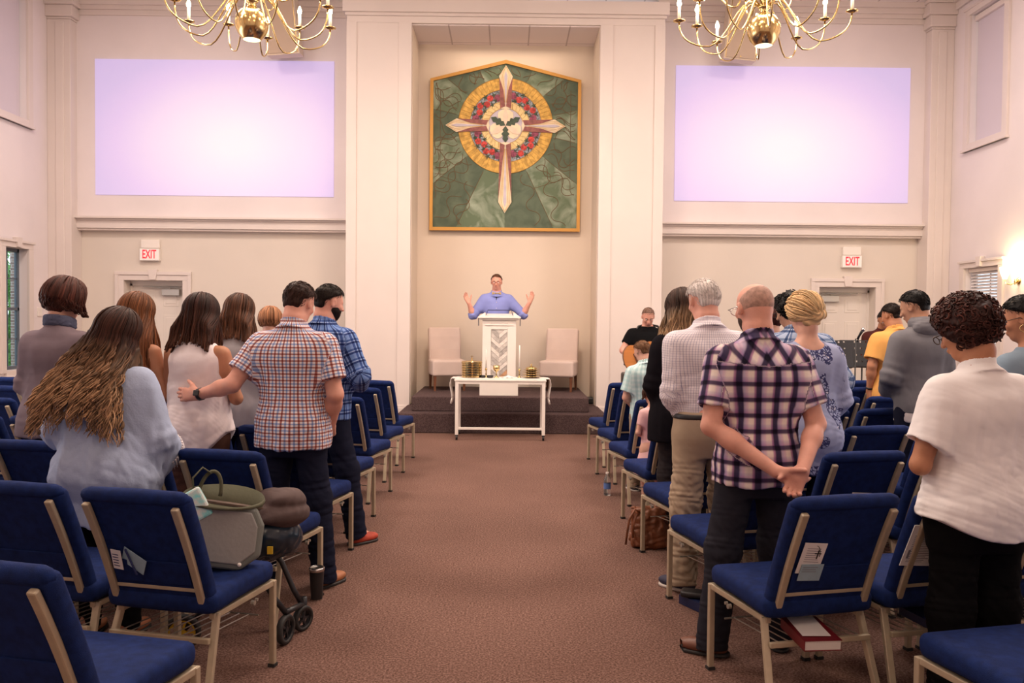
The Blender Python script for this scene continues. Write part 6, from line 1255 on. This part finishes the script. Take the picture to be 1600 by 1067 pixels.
def gout(t, k=1.0):
    # outline along local x (tail at -x, neck at +x)
    x = -.25 + .48 * t; w_ = .20 * math.sqrt(max(0, 1 - ((t - .30) / .305)**2)) if t < .30 else None
    prof = [(0, 0), (.03, .09), (.10, .155), (.22, .198), (.32, .203), (.45, .175), (.58, .132), (.66, .125), (.76, .142), (.86, .147), (.94, .12), (.985, .07), (1.0, 0)]
    for (a, b), (c, d) in zip(prof, prof[1:]):
        if a <= t <= c: return x, (b + (d - b) * (t - a) / (c - a)) * k
    return x, 0
ts = [i / 40 for i in range(41)]; ol = [gout(t) for t in ts] + [(x, -w_) for x, w_ in [gout(t) for t in ts[::-1]]][1:-1]
bm = bmesh.new(); prism(bm, [(x, z) for x, z in ol], -.05, .05, G); fin(bm, 'sides_and_back', m_gs, gt)
bm = bmesh.new(); prism(bm, [(x * .985, z * .985) for x, z in ol], -.054, -.049, G); fin(bm, 'soundboard', m_gt, gt)
bm = bmesh.new(); lathe(bm, [(0, 0), (.052, 0), (.052, .002), (0, .002)], (0, 0, 0), 28, G @ Matrix.Translation((.085, -.0555, 0)) @ Matrix.Rotation(R(90), 4, 'X')); fin(bm, 'sound_hole', m_black, gt)
bm = bmesh.new(); lathe(bm, [(.054, 0), (.064, 0), (.064, .002), (.054, .002)], (0, 0, 0), 28, G @ Matrix.Translation((.085, -.0555, 0)) @ Matrix.Rotation(R(90), 4, 'X'), close=False); fin(bm, 'rosette', m_cloth, gt)
bm = bmesh.new(); box(bm, -.105, -.080, -.062, -.054, -.085, .085, G); fin(bm, 'bridge', m_wood, gt)
bm = bmesh.new(); box(bm, .14, .64, -.068, -.045, -.027, .027, G); box(bm, .64, .78, -.062, -.044, -.036, .036, G); fin(bm, 'neck', m_wood, gt, bevel=.004)
bm = bmesh.new()
for k in range(6): z = -.020 + .008 * k; tube(bm, [G @ Vector((-.09, -.066, z)), G @ Vector((.66, -.071, z))], .0008, 4)
fin(bm, 'strings', m_wire, gt)
bm = bmesh.new(); tube(bm, [G @ Vector((-.25, 0, 0)), (-.22, -.12, 1.0), (-.20, .02, 1.28), (-.12, -.03, 1.47), (.02, .06, 1.50), (.14, .0, 1.47), (.16, -.13, 1.40), (.17, -.20, 1.25), (.20, -.24, 1.20)], .014, 6)
fin(bm, 'strap', m_black, gt, smooth=True)
# ================================================================ things on and around the chairs
def loc_mat(key): o = CH[key]; return Matrix.Translation(o.location) @ Matrix.Rotation(o.rotation_euler.z, 4, 'Z')
def place(o, key, x, y, z, rx=0, ry=0, rz=0):
    o.matrix_world = loc_mat(key) @ Matrix.Translation((x, y, z)) @ Euler((R(rx), R(ry), R(rz))).to_matrix().to_4x4(); return o
def pocket(o, key, x, z, roll):
    t = (z - .40) / .475; y = -.415 - .15 * t - .035 * t * t - .042; return place(o, key, x, y - .004, z, 21, roll)
m_pap = mat('paper', (.80, .77, .76), .8); m_cardb = mat('pale_blue_card', (.33, .47, .55), .7, var=.1, scale=20); m_ink = mat('grey_print', (.22, .21, .24), .8); m_inkd = mat('dark_blue_ink', (.02, .03, .12), .6)
def lines(parent, x0, x1, z0, z1, n, m=m_ink, h=.0022, y=-.0012, ragged=3):
    bm = bmesh.new(); rr = random.Random(n)
    for k in range(n):
        z = z1 - (z1 - z0) * (k + .5) / n; box(bm, x0, x1 - rr.random() * (x1 - x0) / ragged, y - .0006, y, z - h / 2, z + h / 2)
    return fin(bm, 'printing', m, parent)
# cards in the chair pockets
c = tag(boxo('visitor_card', m_pap, -.022, .022, -.001, .001, -.045, .045), 'small white printed card in the left front chair pocket', 'card'); lines(c, -.017, .017, -.035, .03, 5, m_inkd, .004); pocket(c, (-1, 1, 0), -.135, .60, 6)
c = tag(boxo('blue_card', m_cardb, -.055, .055, -.001, .001, -.038, .038), 'light blue card with a pen tilted in the left front chair pocket', 'card'); bm = bmesh.new(); tube(bm, [(-.045, -.006, .035), (.03, -.006, -.05)], .004, 8); fin(bm, 'pen', m_inkd, c); pocket(c, (-1, 1, 0), -.06, .60, 28)
c = tag(boxo('bulletin', m_pap, -.048, .048, -.001, .001, -.07, .07), 'white folded bulletin standing in the front right chair pocket', 'paper'); lines(c, -.03, .035, -.02, .05, 7); bm = bmesh.new(); bar(bm, (.02, -.002, .0), (.02, -.002, .04), .005, .001); bar(bm, (.006, -.002, .024), (.034, -.002, .024), .001, .005); tube(bm, [(.0 + .03 * math.cos(t), -.002, .01 + .05 * math.sin(t)) for t in [k * .2 for k in range(8)]], .0012, 4); fin(bm, 'cross_emblem', m_black, c); pocket(c, (1, 1, 0), -.105, .645, 5)
c = tag(boxo('blue_card', m_cardb, -.048, .048, -.001, .001, -.038, .038), 'pale blue card in front of the bulletin, front right chair pocket', 'card'); lines(c, -.04, .03, 0, .03, 3); pocket(c, (1, 1, 0), -.095, .585, 3); c.location -= Vector((0, .006, 0))
c = tag(boxo('bulletin', m_pap, -.075, .075, -.0015, .0015, -.095, .095), 'white printed sheet poking out sideways beside the white blouse', 'paper'); lines(c, -.055, .055, -.08, .05, 16, h=.0025); bm = bmesh.new(); box(bm, -.06, -.05, -.0025, -.0015, -.06, -.02); box(bm, -.03, .04, -.0025, -.0015, .066, .076); fin(bm, 'heading', m_ink, c); pocket(c, (1, 1, 1), -.16, .67, 4)
for key, lab in (((1, 5, 0), 'white sheet in the pocket of an aisle chair near the pier'), ((1, 3, 0), 'white folded paper in the pocket behind the black cardigan'), ((-1, 2, 3), 'white paper in a chair pocket at the left edge'), ((1, 2, 1), 'white paper in the pocket of a chair beside the floral top'), ((1, 6, 0), 'white leaflet in an aisle chair pocket by the steps')):
    if key in CH: c = tag(boxo('bulletin', m_pap, -.06, .06, -.0015, .0015, -.06, .06), lab, 'paper'); lines(c, -.045, .045, -.03, .05, 7); pocket(c, key, .02, .62, 4)
for x in (-.075, .075): c = tag(boxo('seat_label', m_pap, -.022, .022, -.001, .001, -.014, .014), 'small white label on the back of a middle row chair, %s one' % ('left' if x < 0 else 'right'), 'label'); pocket(c, (1, 4, 2), x, .78, 0)
# books
m_redb = mat('dark_red_cover', (.16, .008, .014), .45); m_page = mat('page_edges', (.74, .70, .66), .9, var=.12, scale=200, stretch=(1, 1, 30)); m_bluec = mat('navy_cover', (.012, .02, .07), .4)
def book(name, lab, w_, d_, h_, cov, white_top=False):
    e = tag(empty(name, (0, 0, 0)), lab, 'book'); t = .003
    bm = bmesh.new(); box(bm, -w_ / 2, w_ / 2, -d_ / 2, d_ / 2, 0, t); box(bm, -w_ / 2, w_ / 2, -d_ / 2, d_ / 2, h_ - t, h_); box(bm, -w_ / 2, -w_ / 2 + t, -d_ / 2, d_ / 2, 0, h_); fin(bm, 'cover', cov, e, bevel=.001)
    boxo('pages', m_page, -w_ / 2 + t, w_ / 2 - .004, -d_ / 2 + .004, d_ / 2 - .004, t, h_ - t, e); return e
place(book('hymnal', 'dark red hymn book in the rack under the front right chair', .15, .22, .042, m_redb), (1, 1, 0), -.045, -.46, .297, 3, 0, -8)
c = tag(boxo('leaflet', m_pap, -.055, .055, -.09, .09, 0, .002), 'white leaflet lying on the dark red hymn book', 'paper'); place(c, (1, 1, 0), -.05, -.45, .3435, 3, 0, -12)
e = book('hymnal', 'white edged book in the rack beside the woman in white', .15, .20, .035, m_bluec); place(e, (1, 1, 1), .02, -.40, .297, 3, 0, 5)
e = book('bible', 'thick navy book on the carpet under the chair behind the purple plaid shirt', .15, .22, .05, m_bluec); e.location = (1.075, 4.42, 0); e.rotation_euler = (0, 0, R(28))
bm = bmesh.new(); box(bm, -.07, .07, -.045, .045, 0, .035); o = fin(bm, 'black_pouch', m_black, bevel=.014, seg=3); o.location = (1.03, 4.44, .051); o.rotation_euler = (0, 0, R(-20)); tag(o, 'small black zip pouch lying on the thick navy book', 'pouch')
# tumbler
e = tag(empty('travel_tumbler', (-1.03, 4.50, 0)), 'black steel travel tumbler standing on the carpet by the aisle', 'tumbler')
bm = bmesh.new(); lathe(bm, [(0, .006), (.031, .006), (.040, .165), (.038, .170), (0, .170)], n=32); fin(bm, 'cup', m_black, e, smooth=False)
m_steel = mat('brushed_steel', (.6, .58, .56), .25, metal=1); bm = bmesh.new(); lathe(bm, [(.0, .0), (.030, .0), (.031, .008), (.0, .008)], n=32); fin(bm, 'base_ring', m_steel, e); bm = bmesh.new(); lathe(bm, [(.0405, .158), (.042, .165), (.042, .176), (.038, .180), (.036, .172), (0, .172)], n=32); fin(bm, 'rim', m_steel, e, smooth=True)
# water bottle beside a right aisle chair
m_clr = bpy.data.materials.new('clear_plastic'); m_clr.use_nodes = True; _b = m_clr.node_tree.nodes['Principled BSDF']; _b.inputs['Transmission Weight'].default_value = .9; _b.inputs['Roughness'].default_value = .08; _b.inputs['Base Color'].default_value = (.85, .9, .95, 1)
e = tag(empty('water_bottle', (.90, 7.25, 0)), 'clear plastic water bottle on the carpet by a right aisle chair', 'bottle')
bm = bmesh.new(); lathe(bm, [(0, 0), (.03, 0), (.032, .01), (.032, .13), (.028, .155), (.013, .18), (.012, .19), (0, .19)], n=20); fin(bm, 'bottle_body', m_clr, e, smooth=True); bm = bmesh.new(); lathe(bm, [(0, .188), (.015, .188), (.015, .205), (0, .205)], n=16); fin(bm, 'cap', m_white, e); bm = bmesh.new(); lathe(bm, [(.0325, .06), (.0325, .11)], n=20, close=False); fin(bm, 'paper_band', mat('blue_band', (.1, .2, .5), .5), e)
# brown leather bag
e = tag(empty('leather_tote', (1.00, 5.62, 0)), 'slouching brown leather bag on the carpet under a right aisle chair', 'bag')
def bagf(P):
    prof = catmull([(0.004, 0, 0, .125, .085), (.03, 0, 0, .135, .095), (.12, .0, 0, .13, .085), (.20, -.01, 0, .12, .065), (.27, -.015, 0, .11, .035)]); d = loft(P, prof, 2.8); return d + .006 * wob(P, 45, 4, True) + .004 * wob(P, 80, 7)
v, f = poly_mesh(bagf, (-.18, -.14, -.01), (.18, .14, .31), .006); np_mesh('bag_body', v, f, mat('cognac_leather', (.20, .065, .025), .42, var=.3, scale=14, bump=.3, bscale=60), e)
bm = bmesh.new(); tube(bm, [(-.08, -.05, .24), (-.12, -.07, .27), (-.16, -.08, .20), (-.175, -.08, .10), (-.18, -.07, .03)], .008, 6); tube(bm, [(-.07, .0, .26), (-.03, -.02, .34), (.04, -.02, .33), (.07, 0, .26)], .007, 6); tube(bm, [(-.11, -.07, .24), (-.135, -.085, .16), (-.135, -.09, .08)], .010, 6); fin(bm, 'strap', MATS['cognac_leather'], e, smooth=True)
def clf(P): return ell(P, (0, 0, 0.0), (.10, .09, .05)) + .012 * wob(P, 40, 9, True)
v, f = poly_mesh(clf, (-.15, -.14, -.0), (.15, .14, .1), .006); o = np_mesh('pink_cloth', v, f, mat('hot_pink_print', (.75, .04, .22), .8, var=.6, scale=30)); tag(o, 'hot pink patterned cloth on an aisle chair seat beside the black cardigan', 'cloth'); place(o, (1, 4, 0), -.02, -.22, .495)
# diaper bag on the left aisle chair
m_bg = mat('light_grey_canvas', (.27, .265, .255), .85, bump=.3, bscale=60); m_bgd = mat('sage_grey_trim', (.16, .175, .16), .8); m_olv = mat('olive_canvas', (.085, .085, .05), .85, bump=.3, bscale=60); m_olb = mat('brown_lining', (.09, .06, .045), .9)
e = tag(empty('diaper_bag', (0, 0, 0)), 'open light grey and olive diaper bag sitting on the left aisle chair', 'bag')
pent = [(-.17, .0), (.10, -.0), (.175, .07), (.165, .20), (.12, .27), (-.17, .27)]
bm = bmesh.new(); prism(bm, pent, -.055, .055); fin(bm, 'bag_body', m_bgd, e, bevel=.018, seg=3)
bm = bmesh.new(); prism(bm, [(-.14, .025), (.088, .025), (.148, .085), (.138, .19), (.102, .245), (-.14, .245)], -.062, -.05); fin(bm, 'front_panel', m_bg, e, bevel=.006)
bm = bmesh.new(); bmesh.ops.create_uvsphere(bm, u_segments=14, v_segments=8, radius=.009, matrix=Matrix.Translation((.095, -.060, .028))); fin(bm, 'snap_button', m_white, e, smooth=True)
bm = bmesh.new(); n = 36; rows = []
for i in range(n + 1):
    t = 2 * math.pi * i / n; x, y = -.02 + .165 * math.cos(t), .0 + .075 * math.sin(t); zt = .285 + .045 * math.sin(t) + .015 * math.cos(t)
    rows.append([bm.verts.new((x * .96, y * .85, .255)), bm.verts.new((x * 1.05, y * 1.1, zt)), bm.verts.new((x * 1.0, y * 1.0, zt + .012)), bm.verts.new((x * .9, y * .8, .26))])
for i in range(n):
    for j in range(3): bm.faces.new((rows[i][j], rows[i + 1][j], rows[i + 1][j + 1], rows[i][j + 1]))
fin(bm, 'brim', m_olv, e, smooth=True)
bm = bmesh.new(); lathe(bm, [(0, .262), (1, .262), (1, .270), (0, .272)], n=24, mt=Matrix.Diagonal((.15, .062, 1, 1))); fin(bm, 'lining', m_olb, e)
bm = bmesh.new(); tube(bm, [(-.10 + .045 * math.cos(t) + .02, .03, .29 + .10 * math.sin(t)) for t in [math.pi * k / 14 for k in range(15)]], .008, 8); sweep_rect(bm, [(-.14, .02, .28), (-.16, .02, .35), (-.13, .02, .40), (-.09, .02, .38)], .05, .006, Vector((0, 1, 0))); fin(bm, 'carry_strap', m_olv, e, smooth=True)
place(e, (-1, 1, 0), .075, -.20, .490, -8, 12, 32)
o = tag(boxo('wipes_pack', mat('teal_print_pack', (.15, .50, .50), .4, var=.8, scale=35, col2=(.75, .72, .68)), -.04, .04, -.022, .022, 0, .13, bevel=.01), 'teal and white printed wipes pack sticking out of the diaper bag', 'pack'); place(o, (-1, 1, 0), .055, -.235, .705, -10, -28, 32)
# stroller, folded, beside it
m_stf = mat('stroller_frame', (.015, .016, .02), .35); m_can = mat('mauve_brown_canopy', (.085, .055, .052), .85, bump=.3, bscale=70); m_nvp = mat('dark_navy_shell', (.015, .03, .05), .25); m_yel = mat('yellow_rim', (.75, .50, .03), .4)
e = tag(empty('stroller', (-1.16, 3.93, 0)), 'folded dark stroller with a mauve brown canopy beside the left aisle chairs', 'stroller')
def wheel(x, y, r, rim, wd=.03, rz=20):
    M = Matrix.Translation((x, y, r)) @ Matrix.Rotation(R(rz), 4, 'Z') @ Matrix.Rotation(R(90), 4, 'X'); bm = bmesh.new(); n = 32
    lathe(bm, [(r * .72, -wd / 2), (r * .93, -wd / 2), (r, -wd / 4), (r, wd / 4), (r * .93, wd / 2), (r * .72, wd / 2), (r * .70, 0), (r * .72, -wd / 2)], n=n, mt=M, close=False); w_ = fin(bm, 'wheel', m_rub, e, smooth=True)
    bm = bmesh.new(); lathe(bm, [(0, -wd / 3), (r * .18, -wd / 3), (r * .18, wd / 3), (0, wd / 3)], n=16, mt=M)
    for k in range(5): a = k * 2 * math.pi / 5; bar(bm, M @ Vector((r * .1 * math.cos(a), r * .1 * math.sin(a), 0)), M @ Vector((r * .74 * math.cos(a), r * .74 * math.sin(a), 0)), .012, .010)
    lathe(bm, [(r * .62, -wd * .3), (r * .72, -wd * .3), (r * .72, wd * .3), (r * .62, wd * .3), (r * .62, -wd * .3)], n=n, mt=M, close=False); fin(bm, 'rim', rim, w_)
wheel(.125, -.05, .070, m_stf, rz=75); wheel(.165, .12, .062, m_stf, rz=60); wheel(-.33, -.14, .085, m_yel, rz=15)
bm = bmesh.new()
for pts in ([(-.10, -.02, .50), (-.02, -.04, .36), (.07, -.05, .22), (.125, -.05, .15)], [(-.06, .12, .48), (.06, .12, .34), (.12, .12, .20), (.16, .12, .13)], [(-.33, -.11, .09), (-.2, -.08, .22), (-.04, -.04, .38), (.10, 0, .47)], [(.125, -.05, .15), (.16, .12, .13)], [(-.10, -.02, .50), (-.06, .12, .48), (.05, .14, .52)]): tube(bm, pts, .014, 8)
for x, y in ((.125, -.05), (.165, .12)): tube(bm, [(x, y + .02, .16), (x, y + .02, .07)], .016, 8)
fin(bm, 'frame', m_stf, e, smooth=True)
def seatf(P): d = smin(ell(P, (.0, .05, .50), (.17, .13, .10)), rcone(P, (-.10, .02, .42), (.10, .07, .46), .08, .07), .04); return d + .004 * wob(P, 50, 3)
v, f = poly_mesh(seatf, (-.25, -.16, .28), (.25, .25, .66), .007); np_mesh('seat_shell', v, f, m_nvp, e)
def canf(P):
    a = ell(P, (.03, .05, .60), (.185, .13, .075)); a = smax(a, .585 - P[:, 2] - .25 * (P[:, 0] + .05), .01); b = ell(P, (.07, .06, .665), (.125, .10, .055)); return smin(a, b, .012) + .003 * np.sin(np.arctan2(P[:, 2] - .55, P[:, 0] + .16) * 22) + .003 * wob(P, 45, 5)
v, f = poly_mesh(canf, (-.22, -.14, .48), (.28, .26, .76), .006); np_mesh('canopy', v, f, m_can, e)
bm = bmesh.new(); box(bm, .05, .075, -.095, -.085, .44, .475); fin(bm, 'label_tag', m_yel, e)
# music stands, microphone stands, player's cabinet
def music_stand(x, y, zt, rz, lab):
    e = tag(empty('music_stand', (x, y, 0), R(rz)), lab, 'music stand'); M = Matrix.Translation((0, 0, zt - .17)) @ Matrix.Rotation(-R(18), 4, 'X'); bm = bmesh.new(); w2, h2 = .27, .17; nx, nz = 16, 8
    xs = [-w2 + 2 * w2 * i / nx for i in range(nx + 1)]; zs = [-h2 + 2 * h2 * i / nz for i in range(nz + 1)]
    for i in range(nx):
        for j in range(nz):
            if i % 2 == 1 and j % 2 == 1 and i < nx - 1:
                cx, cz, q = (xs[i] + xs[i + 1]) / 2, (zs[j] + zs[j + 1]) / 2, .011; o_ = [(xs[i], zs[j]), (xs[i + 1], zs[j]), (xs[i + 1], zs[j + 1]), (xs[i], zs[j + 1])]; n_ = [(cx - q, cz - q), (cx + q, cz - q), (cx + q, cz + q), (cx - q, cz + q)]
                for k in range(4): pp = [o_[k], o_[(k + 1) % 4], n_[(k + 1) % 4], n_[k]]; bm.faces.new([bm.verts.new(M @ Vector((a, 0, b))) for a, b in pp])
            else: bm.faces.new([bm.verts.new(M @ Vector((a, 0, b))) for a, b in ((xs[i], zs[j]), (xs[i + 1], zs[j]), (xs[i + 1], zs[j + 1]), (xs[i], zs[j + 1]))])
    bmesh.ops.remove_doubles(bm, verts=bm.verts, dist=1e-4); o = fin(bm, 'desk', m_black, e); md = o.modifiers.new('thickness', 'SOLIDIFY'); md.thickness = .003
    bm = bmesh.new(); box(bm, -w2, w2, 0, .06, -h2 - .003, -h2, M); fin(bm, 'ledge', m_black, o)
    bm = bmesh.new(); tube(bm, [(0, .02, zt - .2), (0, .02, .25)], .010, 8); tube(bm, [(0, .02, .7), (0, .02, .2)], .014, 8); fin(bm, 'pole', m_black, e, smooth=True)
    for k in range(3): a = R(90 + 120 * k); bm = bmesh.new(); tube(bm, [(0, .02, .25), (.25 * math.cos(a), .02 + .25 * math.sin(a), .012)], .008, 6); fin(bm, 'leg', m_black, e, smooth=True)
music_stand(4.00, 10.15, 1.33, 4, 'black perforated music stand left of the microphone stand'); music_stand(4.48, 10.35, 1.33, -6, 'black perforated music stand nearest the yellow shirt')
def mic_stand(x, y, z, lab, bx=-.1):
    e = tag(empty('microphone_stand', (x, y, 0)), lab, 'microphone stand'); bm = bmesh.new(); tube(bm, [(0, 0, z - .08), (0, 0, .02)], .009, 8); tube(bm, [(bx * .3, 0, z - .12), (bx, -.02, z)], .007, 8); fin(bm, 'pole', m_black, e, smooth=True); bm = bmesh.new(); lathe(bm, [(0, 0), (.13, 0), (.13, .012), (.03, .025), (0, .025)], n=24); fin(bm, 'base', m_black, e)
    bm = bmesh.new(); d = Vector((bx * .5 + (.02 if bx > 0 else -.02), -.02, .10)).normalized(); p = Vector((bx, -.02, z)); tube(bm, [p - d * .1, p, p + d * .02], [.010, .017, .017], 10); fin(bm, 'microphone', m_black, e, smooth=True); bm = bmesh.new(); bmesh.ops.create_uvsphere(bm, u_segments=12, v_segments=8, radius=.027, matrix=Matrix.Translation(p + d * .035)); fin(bm, 'grille', m_steel, e, smooth=True)
mic_stand(4.24, 10.0, 1.43, 'black microphone stand in front of the music stands', .06); mic_stand(2.13, 10.3, 1.52, 'microphone stand to the right of the guitarist', -.12)
e = tag(boxo('amplifier', m_black, -.17, .17, -.15, .15, 0, .90, bevel=.02), 'tall black cabinet standing beside the guitarist', 'amplifier'); e.location = (1.60, 10.15, 0)
bm = bmesh.new(); box(bm, -.14, .14, -.158, -.149, .08, .82); fin(bm, 'speaker_cloth', mat('black_speaker_cloth', (.02, .02, .02), .95, bump=.4, bscale=300), e)
o = tag(boxo('stage_monitor', m_black, -.12, .12, -.08, .08, 0, .10, bevel=.02), 'low black box on the lower platform by the right pier', 'stage box'); o.location = (1.25, 12.6, .267)
o = tag(boxo('light_switch', m_white, 0, .012, -.06, .06, 0, .13, bevel=.004), 'white switch plate on the left wall by the window', 'switch'); o.location = (XL, 12.5, 1.52)
